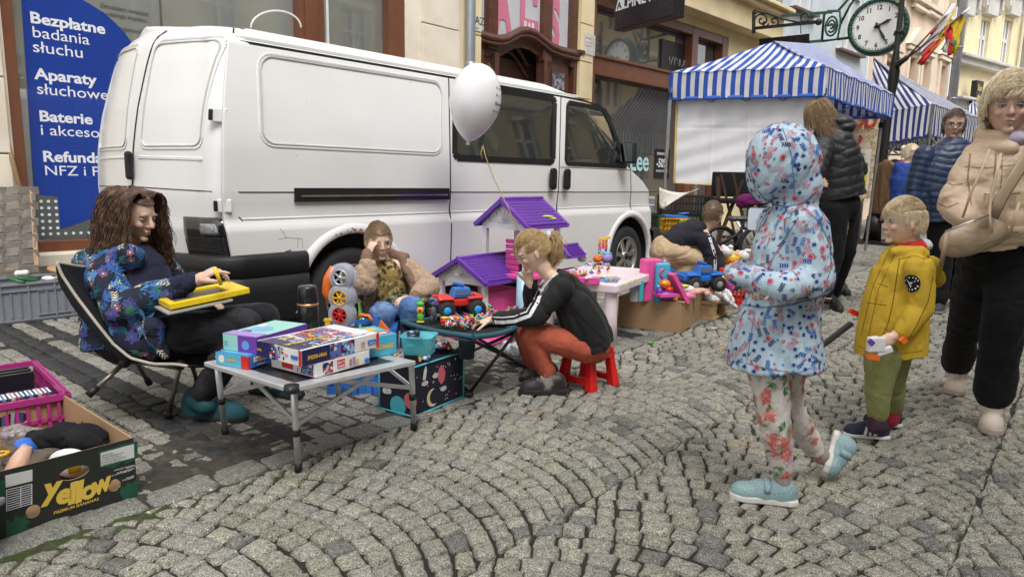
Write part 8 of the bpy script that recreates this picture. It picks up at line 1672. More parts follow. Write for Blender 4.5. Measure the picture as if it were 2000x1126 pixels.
# ---- D: crouching boy beyond
def boy_crouch():
 D=5.95;hc=A(1392,419,D);T=hdir(38,8,0,hc);s=.95;nk=A(1374,446,D);ch=A(1355,468,D);pv=A(1302,498,D);rs_,ls_=A(1378,470,D-.12),A(1372,460,D+.16)
 re,le=A(1386,505,D-.14),A(1400,500,D+.16);rw,lw=A(1386,540,D-.14),A(1404,532,D+.1)
 m=M();head_shape(m,T,s,1,child=1);chain(m,[hc-V3(0,0,.05),nk,ch,pv],[.05,.05,.09,.10])
 for a,b,c in((rs_,re,rw),(ls_,le,lw)):chain(m,[nk,a,b,c],[.04,.04,.032,.024])
 rk,lk=A(1358,505,D-.1),A(1365,515,D+.15);ra,la=A(1322,545,D-.08),A(1340,552,D+.1)
 for b_,c in((rk,ra),(lk,la)):chain(m,[pv,b_,c],[.09,.055,.04])
 hand(m,rw,(0,-.1,-1),(0,-1,0),.8,1,curl=(.4,.5,.3));hand(m,lw,(.1,0,-1),(0,-1,0),.8,-1,curl=(.3,.4,.3))
 b=body('person','boy in a black hoodie and sand trousers crouching over toys beyond the van',m,(T,s),SK_P,base=gp(1350,566),brow=(.2,.12,.07),child=1,voxel=.006)
 sand=cloth('sand_cotton',(.46,.34,.21));m=M();cap(m,A(1300,492,D-.08),rk,.125,.085);cap(m,rk,ra,.082,.06);cap(m,A(1304,494,D+.1),lk,.12,.085);cap(m,lk,la,.08,.06);m.ell(A(1298,492,D),(.13,.16,.14));garment('trousers',b,m,sand,.012,4,(.007,10),5)
 bl=cloth('dark_hoodie',(.024,.024,.032));m=M();loft(m,[(A(1306,476,D),.155,.10),(A(1326,462,D),.16,.115),(A(1350,455,D),.165,.115),(A(1366,448,D),.13,.09)],ls_-rs_);cap(m,rs_,re,.075,.062);cap(m,re,rw+V3(0,0,.02),.06,.045);cap(m,ls_,le,.07,.06);cap(m,le,lw+V3(0,0,.02),.058,.045);m.ell(A(1360,440,D+.02),(.10,.11,.05),(0,.4,0))
 g,co,fs=garment('hoodie',b,m,bl,.011,4,(.008,9),5,build=False);tr=bvh(co,fs);ws=MATS['white_tape'];L_=[]
 fine=[A(1384,458,D-.3).lerp(A(1397,500,D-.3),k/6)for k in range(6)]+[A(1397,500,D-.3).lerp(A(1396,536,D-.3),k/6)for k in range(7)]
 for p in fine:
  row=[]
  for k in(-.011,.011):hit=tr.ray_cast(CP,(p+V3(k,0,0)-CP).normalized());hit=hit if hit[0]is not None else tr.find_nearest(p);row.append(hit[0]+hit[1]*.003)
  L_.append(row)
 g.use(ws);g.add([tuple(q)for r in L_ for q in r],[(2*i,2*i+1,2*i+3,2*i+2)for i in range(len(L_)-1)],None,False);g.build('hoodie',b)
 h=M(hairmat('hair_cropped',(.17,.115,.075)));reg=lambda u,r:(u.z>.45)or(u.x<.45 and u.z>-.42 and not(u.x>-.02 and u.z<.12));scalp(h,T,s,reg,1.05);strands(h,T,s,900,lambda p,u:(.8,-.1,.1 if u.z>.5 else-.6),.03,.0018,2,reg,.008,jitter=.3,seg=3);h.build('hair',b)
 shoe(b,A(1325,560,D-.1),A(1372,566,D-.12),w=.09,h=.08,upper=MATS['sneaker_black'],sole=rubber,ank=ra)
boy_crouch()
# ---- E: child in the flowered raincoat
def child_hood():
 D=2.34;hc=A(1524,322,D);T=hdir(172,12,0,hc);s=.92;nk=A(1546,400,D);ch=A(1545,470,D);wa=A(1530,580,D);pv=A(1515,660,D)
 ls_,rs_=A(1572,440,D-.12),A(1515,435,D+.14);le,re=A(1592,545,D-.14),A(1490,540,D+.16);lw,rw=A(1528,552,D-.17),A(1510,540,D+.1)
 m=M();head_shape(m,T,s,1,child=1);chain(m,[hc,nk,ch,pv],[.040,.035,.06,.07])
 for a,b,c in((rs_,re,rw),(ls_,le,lw)):chain(m,[nk-V3(0,0,.05),a-V3(0,0,.02),b,c],[.02,.024,.024,.02])
 fk,fa=A(1512,812,D-.05),A(1526,925,D-.03);bk,ba=A(1540,790,D+.10),A(1592,880,D+.16)
 chain(m,[pv,A(1497,700,D-.04),fk,fa],[.05,.05,.035,.025]);chain(m,[pv,A(1525,700,D+.1),bk,ba],[.05,.05,.035,.025])
 hand(m,lw,(-1,0,-.05),(0,-.3,1),.72,-1,curl=(.6,.8,.6));hand(m,rw,(-1,0,.05),(0,.3,1),.72,1,curl=(.6,.8,.6))
 b=body('person','child in a light blue flowered raincoat with the hood up, and floral leggings',m,(T,s),SK_K,base=gp(1500,990),brow=(.3,.2,.1),child=1,voxel=.0042)
 wl=cloth('leggings_white',(.62,.58,.55),bump=.15);m=M();chain(m,[A(1500,690,D-.04),fk,fk.lerp(fa,.35),fa+V3(0,0,.015)],[.080,.054,.053,.037]);chain(m,[A(1528,690,D+.1),bk,bk.lerp(ba,.4),ba],[.078,.054,.052,.036])
 g,co,fs=garment('leggings',b,m,wl,.007,3,(.0022,26),3,V3(1,0,0),.4,build=False)
 pr=[cloth('pr_'+n_,c,bump=.1)for n_,c in(('coral',(.58,.16,.13)),('rose2',(.66,.34,.32)),('leaf',(.07,.20,.09)),('sage',(.25,.33,.20)),('lilac',(.50,.38,.48)),('shade',(.36,.38,.30)))]
 def mot(r):
  k=r.random();P=[]
  if k<.34:
   R_=r.uniform(.020,.036)
   for a in range(9):P.append((pr[0]if a%2 else pr[1],leafp(0,0,R_*r.uniform(.8,1.1),R_*.55,a*.7+r.random()*.2),a%2));
   P.append((pr[0],dotp(0,0,R_*.2),2))
  elif k<.62:
   for a in range(4):P.append((pr[2]if r.random()<.5 else pr[3],leafp(0,0,r.uniform(.022,.038),.011,a*.6+r.random()*.5),0))
  elif k<.74:
   for a in range(5):P.append((pr[4],leafp(0,0,.024,.015,a*1.25),0))
  else:
   for a in range(3):P.append((pr[5],leafp(0,a*.006,r.uniform(.03,.05),.0035,.3+a*.25),1))
  return P
 scatter_print(g,co,fs,150,mot,11,mind=.014);g.build('leggings',b)
 m=M();side=V3(.25,-1,0)
 loft(m,[(A(1512,712,D),.155,.170),(A(1515,660,D),.145,.150),(A(1528,590,D),.118,.120),(A(1540,540,D),.128,.13),(A(1545,480,D),.135,.122),(A(1550,435,D),.118,.092),(nk,.065,.062)],side)
 cap(m,ls_,le,.062,.060);cap(m,le,A(1530,560,D-.2),.060,.056);cap(m,A(1530,560,D-.2),A(1462,545,D-.13),.056,.048);cap(m,A(1462,545,D-.13),A(1436,541,D-.13),.050,.034);cap(m,rs_,re,.066,.062);cap(m,re,A(1440,530,D+.1),.06,.045)
 m.ell(A(1532,315,D),(.118,.108,.128),(0,-.15,0));m.ell(A(1505,322,D),(.078,.098,.118),(0,-.15,0));m.ell(A(1488,340,D-.0),(.045,.088,.10),(0,-.15,0));m.ell(A(1556,362,D),(.078,.085,.09));cap(m,A(1558,395,D),A(1545,405,D),.065,.065)
 rc=cloth('raincoat_blue',(.46,.59,.68),bump=.2,bs=120);g,co,fs=garment('raincoat',b,m,rc,.0075,2,(.0070,11),21,V3(.2,0,1),2.6,build=False)
 c_=[cloth('rc_'+n_,c,bump=.1)for n_,c in(('navy',(.02,.04,.16)),('royal',(.03,.10,.42)),('mid',(.10,.26,.55)),('red',(.50,.05,.07)),('pink',(.62,.22,.28)),('pale',(.55,.70,.80)),('grey',(.20,.26,.36)))]
 def mot(r):
  k=r.random();P=[]
  if k<.20:
   col=c_[3]if r.random()<.6 else c_[4];P.append((col,leafp(0,-.022,.045,.0022,pi/2),1))
   for j in range(4):
    for sg in(-1,1):P.append((col,leafp(0,-.014+j*.009,.014,.0018,pi/2+sg*.9),1));P.append((col,dotp(sg*.011,-.004+j*.009,.0032),2))
  elif k<.38:
   col=r.choice([c_[1],c_[2],c_[0]])
   P.append((col,leafp(0,-.026,.05,.002,pi/2),1))
   for j in range(4):
    for sg in(-1,1):P.append((col,leafp(0,-.018+j*.011,.015,.0065,pi/2+sg*.95),1))
  elif k<.52:
   P.append((c_[1],flowerp(0,0,.0165,6,r.random(),.38),1));P.append((c_[0],flowerp(0,0,.009,6,.3,.4),2))
  elif k<.66:
   for j in range(2):
    x,y=r.uniform(-.014,.014),r.uniform(-.014,.014);P.append((c_[3],flowerp(x,y,.0078,5,r.random(),.75),1));P.append((c_[5],dotp(x,y,.0022),2))
  elif k<.71:
   P.append((c_[4],flowerp(0,0,.0165,16,0,.86),1));P.append((c_[3],flowerp(0,0,.010,12,.1,.6),2));P.append((c_[4],dotp(0,0,.004),3))
  elif k<.86:
   for j in range(9):P.append((r.choice([c_[0],c_[1],c_[6]]),dotp(r.uniform(-.022,.022),r.uniform(-.022,.022),.0017,5),1))
  elif k<.94:
   for a in(-.5,0,.5):P.append((c_[6]if r.random()<.5 else c_[0],leafp(0,0,.026,.007,pi/2+a),1))
  else:P.append((c_[2],flowerp(0,0,.009,6,r.random(),.5),1))
  return P
 tr=bvh(co,fs);sd=cloth('raincoat_seam',(.17,.26,.36));[seam(g,tr,sd,P,w)for P,w in(([(1502,397),(1535,404),(1570,396),(1598,372)],.003),([(1528,250),(1545,300),(1550,350),(1552,398)],.0016),([(1568,405),(1598,430),(1618,470),(1624,520),(1612,556)],.0022),([(1560,425),(1530,470),(1505,512),(1470,520)],.0018),([(1434,548),(1440,566)],.004),([(1446,594),(1490,600),(1540,596),(1606,578)],.0035),([(1440,704),(1500,720),(1556,728),(1588,716)],.0016),([(1474,610),(1466,660),(1458,712)],.0016),([(1466,330),(1474,365),(1500,395)],.003))];scatter_print(g,co,fs,1000,lambda r:[(a,[(x*.66,y*.66)for x,y in P_],l_)for a,P_,l_ in mot(r)],3,mind=.0165);g.build('raincoat',b)
 aq=mat('aqua_glitter',(.24,.37,.39),.55,var=.35,vs=220,spec=.7,bump=.3,bs=400);sw=mat('sole_white',(.62,.61,.57),.6,var=.12,vs=20);tp=cloth('taupe_sock',(.33,.28,.25))
 ho=gp(1556,985);to=gp(1424,968)+V3(0,0,.0);shoe(b,ho,to,w=.088,h=.070,upper=aq,sole=sw,strap=aq,ank=None,sh=.024)
 hb=A(1628,840,D+.22);tb=gp(1606,944)+V3(0,.02,.03);shoe(b,hb,tb+V3(0,0,.0),up=(.85,.0,.5),w=.085,h=.068,upper=aq,sole=sw,strap=aq,sh=.024)
 m=M(tp);cap(m,fa+V3(0,0,.01),A(1530,952,D-.03),.033,.026);cap(m,ba,A(1605,890,D+.17),.034,.034);m.build('sock',b)
child_hood()
# ---- F: little boy in the mustard jacket
def boy_mustard():
 D=2.93;hc=A(1766,432,D);T=hdir(178,3,0,hc);s=.84;nk=A(1776,478,D);ch=A(1762,530,D);pv=A(1738,670,D)
 ls_,rs_=A(1795,525,D-.12),A(1750,515,D+.12);le,re=A(1797,600,D-.13),A(1725,590,D+.13);lw,rw=A(1748,655,D-.15),A(1690,640,D+.1)
 m=M();head_shape(m,T,s,1.0,child=1);chain(m,[hc+V3(.01,0,-.04),nk,ch,pv],[.043,.038,.06,.06])
 for a,b,c in((rs_,re,rw),(ls_,le,lw)):chain(m,[nk-V3(0,0,.04),a-V3(0,0,.015),b,c],[.02,.024,.022,.020])
 lk,rk=A(1716,758,D-.06),A(1742,748,D+.08);la,ra=A(1712,818,D-.05),A(1742,806,D+.14)
 for k_,a_ in((lk,la),(rk,ra)):chain(m,[pv,k_,a_],[.045,.03,.025])
 hand(m,lw,A(1718,672,D-.16)-lw,(.1,-.95,.2),.66,-1,curl=(.5,.9,.6),thumb=(.5,.4));hand(m,rw,(-.5,-.1,-1),(0,1,0),.62,1,curl=(.9,1,.7))
 b=body('person','small blond boy in a mustard jacket and green trousers standing with a toy blaster',m,(T,s),SK_K,base=gp(1705,855),brow=(.45,.33,.20),child=1,voxel=.0038)
 ol=cloth('olive_trousers',(.24,.255,.10));m=M();cap(m,A(1724,690,D-.06),lk,.078,.054);cap(m,lk,la+V3(0,0,.03),.055,.045);cap(m,A(1745,690,D+.07),rk,.075,.052);cap(m,rk,ra+V3(0,0,.03),.053,.044);garment('trousers',b,m,ol,.008,3,(.0045,12),3,V3(0,0,1),2.2)
 mu=mat('mustard_cotton',(.52,.34,.022),.8,var=.12,vs=9,bump=.25,bs=90);m=M();side=V3(.2,-1,0)
 loft(m,[(A(1741,690,D),.125,.155),(A(1744,640,D),.12,.145),(A(1752,580,D),.115,.128),(A(1760,530,D),.115,.112),(A(1770,500,D),.095,.085),(A(1776,484,D),.06,.06)],side)
 cap(m,ls_,le,.060,.056);cap(m,le,lw+V3(.03,0,.02),.056,.042);cap(m,rs_,re,.055,.05);cap(m,re,rw,.05,.038)
 m.ell(A(1808,515,D),(.055,.085,.045),(0,.6,0));cap(m,A(1815,512,D-.04),A(1834,545,D-.02),.035,.024);cap(m,A(1748,492,D-.04),A(1800,495,D-.06),.025,.035);cap(m,A(1818,520,D+.03),A(1830,550,D+.02),.04,.025)
 g,co,fs=garment('jacket',b,m,mu,.007,2,(.0045,11),9,V3(.15,0,1),2.4,build=False);tr=bvh(co,fs);hb_=tr.ray_cast(CP,ray(1781,553).normalized());c=hb_[0];dk=cloth('mustard_seam',(.20,.115,.008));[seam(g,tr,dk,P,w)for P,w in(([(1757,504),(1751,545),(1744,590),(1735,630),(1724,655)],.0018),([(1822,540),(1812,590),(1790,635),(1766,676)],.0022),([(1757,506),(1785,499),(1815,508)],.0015),([(1664,672),(1705,684),(1760,690),(1808,684)],.0012),([(1738,486),(1705,560),(1678,670)],.0016),([(1748,494),(1716,565),(1692,676)],.0012),([(1692,590),(1738,597)],.0016),([(1735,560),(1712,552)],.0012),([(1726,640),(1752,655)],.0012))];bk_=cloth('badge_black',(.012,.012,.012));wh_=cloth('badge_white',(.7,.7,.68))
 polys=[(bk_,dotp(0,0,.036,18),1)]+[(wh_,[(q[0]*k_,q[1]*k_)for q in dotp(0,0,.036,18)],l_)for k_,l_ in()]
 for j in range(14):
  a=2*pi*j/14+.1;
  if j in(0,7):continue
  x,y=.0265*cos(a),.0265*sin(a);polys.append((wh_,dotp(x,y,.0036,4),2))
 polys+=[(wh_,[(-.016,.013),(.016,.013),(0,-.018)],2),(bk_,[(-.010,.009),(.010,.009),(0,-.010)],3),(wh_,[(-.006,.006),(.006,.006),(0,-.005)],4)]
 for mt,P,lay in polys:decal(g,tr,c,hb_[1],(0,0,1),[(mt,P,lay)],.004)
 g.build('jacket',b);m=M();m.ell(A(1778,480,D),(.062,.064,.030),(0,-.15,0));garment('hood_lining',b,m,cloth('red_jersey',(.50,.03,.03)),.006,3,(.004,24),3)
 m=M(cloth('pale_hood',(.55,.56,.60)));m.ell(A(1803,478,D),(.030,.05,.028),(0,.5,0));m.build('inner_hood',b)
 h=M(hairmat('hair_fair',(.62,.50,.33),(.46,.34,.20)));reg=lambda u,r:(u.z>.40 and u.x<.93)or(u.x<.30 and u.z>-.42 and not(u.x>-.12 and u.z<-.02))or(u.x<.55 and u.z>.12);scalp(h,T,s,reg,1.05)
 strands(h,T,s,4200,lambda p,u:(.95,0,.10-.65*u.x)if u.z>.45 else(.30,0,-.85),lambda u:.050 if u.z>.4 else.020,.0009,2,reg,.006,jitter=.10,seg=6);h.build('hair',b)
 nv=mat('navy_shoe',(.014,.02,.055),.7,bump=.3,bs=120);ws=mat('shoe_white',(.68,.68,.66),.5);shoe(b,gp(1736,856),gp(1646,848),w=.075,h=.07,upper=nv,sole=ws,stripe=ws,ank=la,ankr=.036,sh=.018);shoe(b,gp(1760,832),gp(1685,826),w=.075,h=.07,upper=nv,sole=ws,ank=ra,ankr=.036,sh=.018)
 m=M(cloth('red_sock',(.34,.03,.05)));cap(m,ra+V3(0,0,.02),ra+V3(0,0,-.03),.036,.036);m.use(cloth('dark_sock',(.06,.03,.05)));cap(m,la+V3(0,0,.01),la+V3(.0,0,-.03),.037,.037);m.build('sock',b)
boy_mustard()
# ---- G: woman in the beige puffer
def woman_beige():
 D=2.98;hc=A(1970,208,D);T=hdir(-118,4,0,hc);s=1.0;nk=A(1985,275,D+.03);ch=A(1985,340,D+.03);pv=A(1975,480,D+.06)
 rs_,ls_=A(1905,305,D+.05),A(2092,300,D+.06);re,le=A(1862,400,D+.02),A(2120,410,D+.1);rw,lw=A(1885,425,D-.06),A(2060,440,D)
 m=M();head_shape(m,T,s,1.0);chain(m,[hc,nk,ch,pv],[.058,.058,.1,.1])
 for a,b,c in((rs_,re,rw),(ls_,le,lw)):chain(m,[nk,a,b,c],[.05,.045,.036,.028])
 rk,lk=A(1888,610,D+.45),A(1962,620,D+.05);ra,la=A(1868,718,D+.75),A(1938,790,D+.14)
 for k_,a_ in((rk,ra),(lk,la)):chain(m,[pv,k_,a_],[.09,.06,.04])
 hand(m,rw,(.8,-.2,-.3),(0,-1,0),.9,1,curl=(.7,.8,.6));hand(m,lw,(-.8,-.2,-.3),(0,-1,0),.9,-1,curl=(.7,.8,.6))
 b=body('person','woman with short blond hair in a beige puffer jacket at the right edge',m,(T,s),(.62,.41,.32),base=gp(1915,800),brow=(.16,.10,.06),open_=.55,lips=(.36,.15,.14),voxel=.0040)
 m=M();cap(m,A(1925,500,D+.12),rk,.11,.078);cap(m,rk,ra+V3(0,0,.03),.076,.078);cap(m,A(1990,500,D+.06),lk,.115,.088);cap(m,lk,la+V3(0,0,.06),.086,.084);m.ell(A(1958,490,D+.08),(.17,.13,.12));garment('trousers',b,m,blackl,.010,4,(.004,9),3)
 bg_=mat('beige_nylon',(.56,.42,.30),.5,var=.06,vs=9,bump=.2,bs=70,spec=.4,sheen=.2);m=M();side=ls_-rs_
 loft(m,[(A(1972,462,D+.04),.235,.135),(A(1975,430,D+.02),.24,.145),(A(1978,380,D+.02),.225,.14),(A(1980,330,D+.03),.205,.125),(A(1982,285,D+.04),.165,.10),(A(1985,268,D+.04),.10,.09)],side)
 cap(m,rs_+V3(.01,0,-.01),re,.068,.068);cap(m,re,rw,.066,.050);cap(m,ls_,le,.09,.09);cap(m,le,lw,.085,.07)
 g,co,fs=garment('jacket',b,m,bg_,.009,3,(.004,12),14,V3(0,0,1),.5,quilted=([(A(1978,470,D),A(1985,270,D)),(rs_,re),(re,rw)],.14,.008,.02),build=False)
 tr=bvh(co,fs);dk=cloth('beige_seam',(.27,.18,.11));[seam(g,tr,dk,P,w)for P,w in(([(1885,326),(1930,328),(1998,320)],.002),([(1838,350),(1862,362),(1884,358)],.002),([(1828,395),(1850,405),(1876,395)],.002),([(1945,300),(1942,350),(1936,415)],.003),([(1958,300),(1956,350),(1950,400)],.002),([(1940,452),(1998,454)],.004),([(1895,300),(1890,350),(1898,410)],.003),([(1960,380),(1998,376)],.002))];put(g,*[(lambda q:(q[0],q[1]))(x)for x in[(lambda mm:(chain(mm,[A(1978,266,D+.04)+V3(.105*cos(radians(q)),.105*sin(radians(q)),.012*sin(radians(q)))for q in range(-48,235,18)],[.028]*16),chain(mm,[A(1978,274,D+.04)+V3(.12*cos(radians(q)),.12*sin(radians(q)),-.03+.012*sin(radians(q)))for q in range(-55,242,18)],[.032]*17),chain(mm,[A(1925,262,D+.13),A(1978,255,D+.19),A(2030,262,D+.14)],[.05,.055,.05]),fuse(mm,.008,3))[-1])(M())]][0],bg_)
 g.build('jacket',b)
 m=M(mat('cord_beige',(.55,.42,.28),.6));
 def cord(pts,r=.0045):m.tube([A(x,y,d)for x,y,d in pts],r,6)
 cord([(1933,292,D-.21),(1918,330,D-.24),(1895,380,D-.25),(1880,425,D-.23)]);cord([(1955,300,D-.22),(1945,345,D-.25),(1935,382,D-.25),(1932,420,D-.28),(1937,455,D-.29)],.006)
 for x,y in((1933,386),(1992,390)):m.box(A(x,y,D-.245),(.04,.014,.034))
 cord([(1990,395,D-.25),(1980,430,D-.25),(1970,465,D-.22)],.006);m.build('drawcord',b)
 m=M();m.ell(A(1972,272,D+.0),(.072,.078,.045));garment('jumper',b,m,cloth('lilac_knit',(.45,.40,.50)),.008,3,(.002,20),3)
 h=M(hairmat('hair_platinum',(.86,.76,.56),(.66,.53,.35)));reg=lambda u,r:(u.z>.42 and u.x<.93)or(u.x<.20 and u.z>-.35)or(u.x<.45 and u.z>-.02 and abs(u.y)>.6);scalp(h,T,s,lambda u,r:(u.z>.52 and u.x<.80)or(u.x<.20 and u.z>-.35),1.09)
 strands(h,T,s,4600,lambda p,u:(.45-.3*(u.z<.3),-.75 if u.y>-.6 and u.z>.3 else-.1,-.12 if u.z>.5 else-.85),lambda u:.045 if u.x>.5 else.06,.0010,2,reg,.020,jitter=.10,seg=7,shell=(1.13,1.15,1.12));h.build('hair',b)
 bb_=thing('handbag','beige crossbody handbag hanging over the beige puffer jacket','handbag',A(1900,500,D-.2));le_=mat('bag_leather',(.36,.27,.18),.42,var=.08,vs=8,bump=.12,bs=60)
 m=M();R_=Matrix.Rotation(radians(-20),4,'Y');c=A(1902,463,D-.20);m.ell(c,(.135,.035,.070),R_);m.ell(c+V3(-.06,0,-.02),(.075,.034,.062),R_);m.ell(c+V3(.05,0,.01),(.09,.032,.062),R_);garment('bag_body',bb_,m,le_,.006,3,(.003,12),3)
 m=M(mat('zip_metal',(.5,.48,.45),.25,metal=.9));p0,p1=A(1846,452,D-.28),A(1936,418,D-.28);m.tube([p0,(p0+p1)/2+V3(0,-.018,.006),p1],.0035,6);m.lathe([(.014,-.002),(.018,0),(.014,.002)],frame(A(1958,385,D-.25),(1,0,0),(0,1,.2)),12);m.lathe([(.014,-.002),(.018,0),(.014,.002)],frame(A(1970,362,D-.25),(1,0,0),(0,1,.2)),12);m.build('zip',bb_)
 m=M(le_);P=[A(1938,425,D-.26),A(1952,396,D-.26),A(1960,380,D-.26),A(1985,340,D-.25),A(2020,285,D-.2),A(2045,262,D-.0)];m.tube(P,.024,8,flat=.16,up=(1,0,.6));m.tube([A(1850,455,D-.28),A(1844,490,D-.28),A(1838,520,D-.26)],.011,6,flat=.3);m.build('strap',bb_)
 bs_=mat('beige_boot',(.58,.50,.43),.7,var=.1,vs=14);so_=mat('boot_sole',(.42,.33,.29),.7);shoe(b,gp(1880,742),gp(1864,770),w=.10,h=.10,L=.27,upper=bs_,sole=so_,laces=bs_,ank=ra+V3(0,0,-.02),ankr=.055,sh=.03)if False else None
 for hx,hy,tx,ty,ak in((1872,728,1862,772,ra),(1938,800,1934,850,la)):
  h0,t0=gp(hx,hy),gp(tx,ty);d=(t0-h0).normalized();shoe(b,t0-d*.27,t0,w=.105,h=.10,upper=bs_,sole=so_,laces=bs_,ank=ak+V3(0,0,-.02),ankr=.055,sh=.03)
woman_beige()
# ---- H: man with glasses
def man_glasses():
 D=6.2;hc=A(1863,243,D);T=hdir(-114,6,-3,hc);s=1.03;nk=A(1862,285,D+.02);ch=A(1862,330,D);pv=A(1850,430,D);rs_,ls_=A(1806,303,D),A(1915,305,D+.02);re,le=A(1786,365,D),A(1925,370,D+.05);rw,lw=A(1782,420,D-.05),A(1920,425,D)
 m=M();head_shape(m,T,s);chain(m,[hc,nk,ch,pv],[.06,.06,.1,.1])
 for a,b,c in((rs_,re,rw),(ls_,le,lw)):chain(m,[nk-V3(0,0,.12),a-V3(0,0,.03),b,c],[.03,.04,.04,.03])
 rk,lk=A(1838,520,D),A(1865,515,D+.15);ra,la=A(1832,582,D),A(1868,575,D+.3)
 for k_,a_ in((rk,ra),(lk,la)):chain(m,[pv,k_,a_],[.1,.06,.045])
 hand(m,rw,(0,-.2,-1),(-1,0,0),1,1);hand(m,lw,(0,-.2,-1),(1,0,0),1,-1)
 b=body('person','man with glasses in a navy quilted jacket standing behind the beige coated woman',m,(T,s),(.60,.39,.30),base=gp(1835,600),brow=(.14,.09,.06),voxel=.0055,lips=(.38,.17,.15))
 m=M();cap(m,A(1838,440,D),rk,.12,.09);cap(m,rk,ra,.085,.08);cap(m,A(1866,440,D),lk,.12,.09);cap(m,lk,la,.085,.08);garment('trousers',b,m,blackl,.014,4,(.005,8),3)
 nj=mat('navy_nylon',(.018,.036,.085),.42,var=.1,vs=9,bump=.15,bs=60,spec=.5);m=M();loft(m,[(A(1856,430,D),.26,.16),(A(1858,380,D),.30,.18),(A(1860,330,D),.29,.16),(A(1862,298,D),.23,.13),(A(1862,286,D),.15,.10),(A(1862,275,D+.02),.10,.09)],ls_-rs_)
 cap(m,rs_,re,.088,.078);cap(m,re,rw,.075,.06);cap(m,ls_,le,.088,.078);cap(m,le,lw,.08,.06);garment('jacket',b,m,nj,.010,3,(.003,9),3,quilted=([(A(1860,430,D),A(1862,275,D)),(rs_,re),(re,rw)],.055,.007,.006))
 h=M(hairmat('hair_greybrown',(.14,.105,.075),(.25,.21,.17)));reg=lambda u,r:(u.z>.52 and u.x<.72)or(u.x<.12 and u.z>-.4)or(u.x<.4 and u.z>.05 and abs(u.y)>.6);scalp(h,T,s,reg,1.08);strands(h,T,s,900,lambda p,u:(.4,-.8,0)if u.z>.5 else(.1,0,-1),.06,.0022,2,reg,.012,jitter=.15,seg=5);h.build('hair',b)
 m=M(mat('glasses_frame',(.02,.02,.03),.3))
 for sg in(-1,1):
  P=[T@(V3(.100-.0*abs(y),y,z)*s)for y,z in[(sg*.033+q[0],.002+q[1])for q in rrect(.050,.034,.010,3)]];m.tube(P+[P[0]],.0022,5);m.tube([T@(V3(.098,sg*.058,.008)*s),T@(V3(.0,sg*.084,.006)*s)],.0022,5)
 m.tube([T@(V3(.103,-.009,.006)*s),T@(V3(.103,.009,.006)*s)],.002,5);m.build('glasses',b)
 for h0,t0,ak in((gp(1842,598),gp(1828,612),ra),(gp(1875,585),gp(1872,597),la)):d=(t0-h0).normalized();shoe(b,t0-d*.29,t0,w=.11,h=.09,upper=mat('grey_sneaker',(.05,.05,.055),.7),sole=mat('grey_sole',(.25,.25,.26),.6),ank=ak,ankr=.05)
man_glasses()
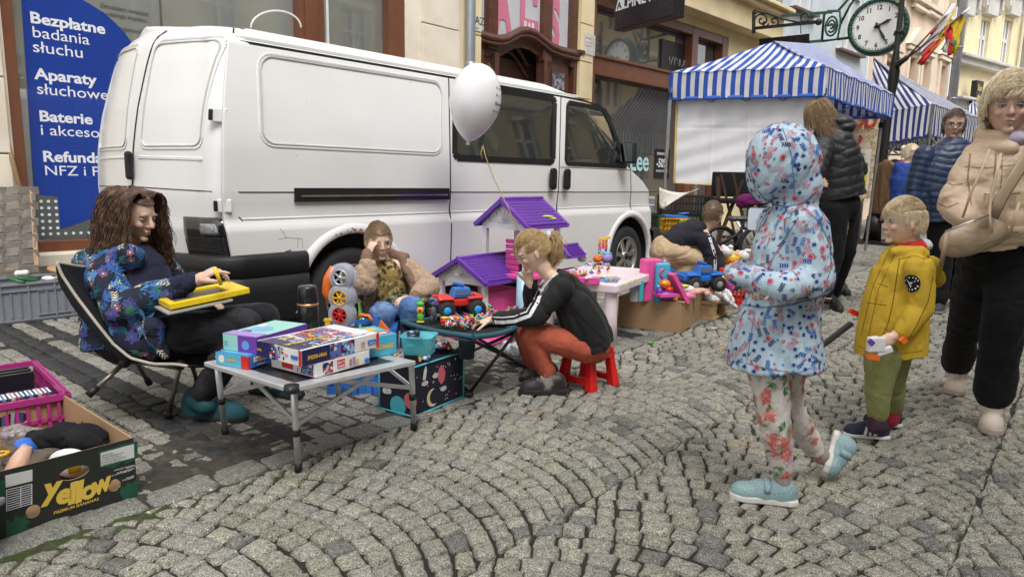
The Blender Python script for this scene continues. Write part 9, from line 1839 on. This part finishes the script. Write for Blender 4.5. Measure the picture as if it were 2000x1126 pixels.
# ---- I: woman in the black puffer, back to the camera
def woman_black():
 D=6.1;hc=A(1600,225,D);T=hdir(168,16,0,hc);s=1.0;nk=A(1614,262,D);ch=A(1628,300,D);pv=A(1636,400,D);ls_,rs_=A(1604,290,D-.18),A(1641,275,D+.18);le,re=A(1586,345,D-.32),A(1676,330,D+.2);lw,rw=A(1604,356,D-.12),A(1656,365,D+.15)
 m=M();head_shape(m,T,s);chain(m,[hc,nk,ch,pv],[.055,.055,.1,.1])
 for a,b,c in((rs_,re,rw),(ls_,le,lw)):chain(m,[nk,a,b,c],[.05,.045,.036,.028])
 lk,rk=A(1626,500,D-.05),A(1651,490,D+.1);la,ra=A(1614,585,D-.02),A(1631,572,D+.25)
 for k_,a_ in((lk,la),(rk,ra)):chain(m,[pv,k_,a_],[.1,.06,.04])
 hand(m,A(1592,358,D-.26),(.9,.3,.1),(-.1,-1,.2),1,1,curl=(.2,.3,.2));hand(m,rw,(-.5,0,-.5),(0,1,0),.9,1)
 b=body('person','woman in a black hooded puffer jacket, back turned, by the striped stall',m,(T,s),SK_P,base=gp(1628,605),voxel=.0055)
 m=M();cap(m,A(1624,405,D-.05),lk,.148,.095);cap(m,lk,la+V3(0,0,.04),.088,.050);cap(m,A(1648,405,D+.08),rk,.145,.095);cap(m,rk,ra,.088,.05);m.ell(A(1638,400,D),(.18,.17,.16));garment('leggings',b,m,blackl,.013,4,(.003,9),3)
 bn=mat('black_nylon',(.014,.014,.017),.55,var=.1,vs=9,bump=.15,bs=60,spec=.6);m=M();loft(m,[(A(1638,385,D),.20,.22),(A(1634,345,D),.20,.215),(A(1630,300,D),.21,.185),(A(1620,272,D),.19,.14),(A(1608,250,D),.10,.10)],V3(.45,-1,0))
 cap(m,ls_,le,.105,.09);cap(m,le,A(1592,358,D-.26),.085,.055);cap(m,rs_,re,.10,.085);cap(m,re,rw,.08,.06);m.ell(A(1636,240,D),(.15,.16,.075),(0,.2,0));m.ell(A(1646,248,D-.05),(.10,.12,.07))
 garment('jacket',b,m,bn,.010,3,(.003,10),3,quilted=([(A(1638,395,D),A(1616,250,D)),(ls_,le)],.075,.008,.03))
 h=M(hairmat('hair_honey',(.27,.18,.10),(.36,.25,.15)));reg=lambda u,r:(u.z>.4 and u.x<.85)or(u.x<.45 and u.z>-.7);scalp(h,T,s,reg,1.09);strands(h,T,s,1300,longflow,.21,.0022,2,reg,.014,jitter=.06,seg=9,gravity=.8,shell=(1.1,1.12,1.08));h.build('hair',b)
 shoe(b,gp(1622,588),gp(1640,610),w=.10,h=.09,upper=mat('black_sneaker',(.015,.015,.016),.6),sole=rubber,ank=la,ankr=.045);shoe(b,gp(1640,566),gp(1655,578),w=.10,h=.09,upper=MATS['black_sneaker'],sole=rubber,ank=ra,ankr=.045)
woman_black()
# ---- J: woman in the blue fleece far behind
def woman_blue():
 D=9.3;hc=A(1778,300,D);T=hdir(-60,8,0,hc);s=.98;nk=A(1776,318,D);pv=A(1766,420,D);m=M();head_shape(m,T,s);ls_,rs_=A(1795,328,D),A(1757,328,D);le,re=A(1800,360,D),A(1752,362,D);lw,rw=A(1795,390,D-.1),A(1756,392,D-.1)
 chain(m,[hc,nk,pv],[.055,.055,.1])
 for a,b,c in((rs_,re,rw),(ls_,le,lw)):chain(m,[nk,a,b,c],[.05,.045,.036,.028])
 lk,rk=A(1772,460,D),A(1758,462,D);la,ra=A(1772,505,D),A(1758,507,D);chain(m,[pv,lk,la],[.1,.06,.04]);chain(m,[pv,rk,ra],[.1,.06,.04]);hand(m,lw,(0,-.3,-1),(1,0,0),.9,-1);hand(m,rw,(0,-.3,-1),(-1,0,0),.9,1)
 b=body('person','blond woman in a royal blue fleece beside the clothes rail',m,(T,s),SK_P,base=A(1766,516,D)*V3(1,1,0),voxel=.008);m=M();loft(m,[(A(1768,395,D),.20,.14),(A(1772,350,D),.22,.15),(A(1776,325,D),.17,.11),(nk,.08,.08)],V3(1,0,0));cap(m,ls_,le,.085,.075);cap(m,le,lw,.07,.05);cap(m,rs_,re,.085,.075);cap(m,re,rw,.07,.05)
 garment('fleece',b,m,cloth('royal_fleece',(.03,.07,.28)),.014,3,(.006,9),3);m=M();cap(m,pv,lk,.12,.08);cap(m,lk,la,.08,.06);cap(m,pv,rk,.12,.08);cap(m,rk,ra,.08,.06);garment('trousers',b,m,blackl,.016,3,(.003,9),3)
 h=M(MATS['hair_platinum']);reg=lambda u,r:(u.z>.35 and u.x<.8)or(u.x<.2 and u.z>-.5);scalp(h,T,s,reg,1.1);strands(h,T,s,500,lambda p,u:(-.6,0,.1),.06,.003,2,reg,.012,seg=5);h.ell(T@V3(-.10,0,.06),(.045,.045,.04));h.build('hair',b)
woman_blue()
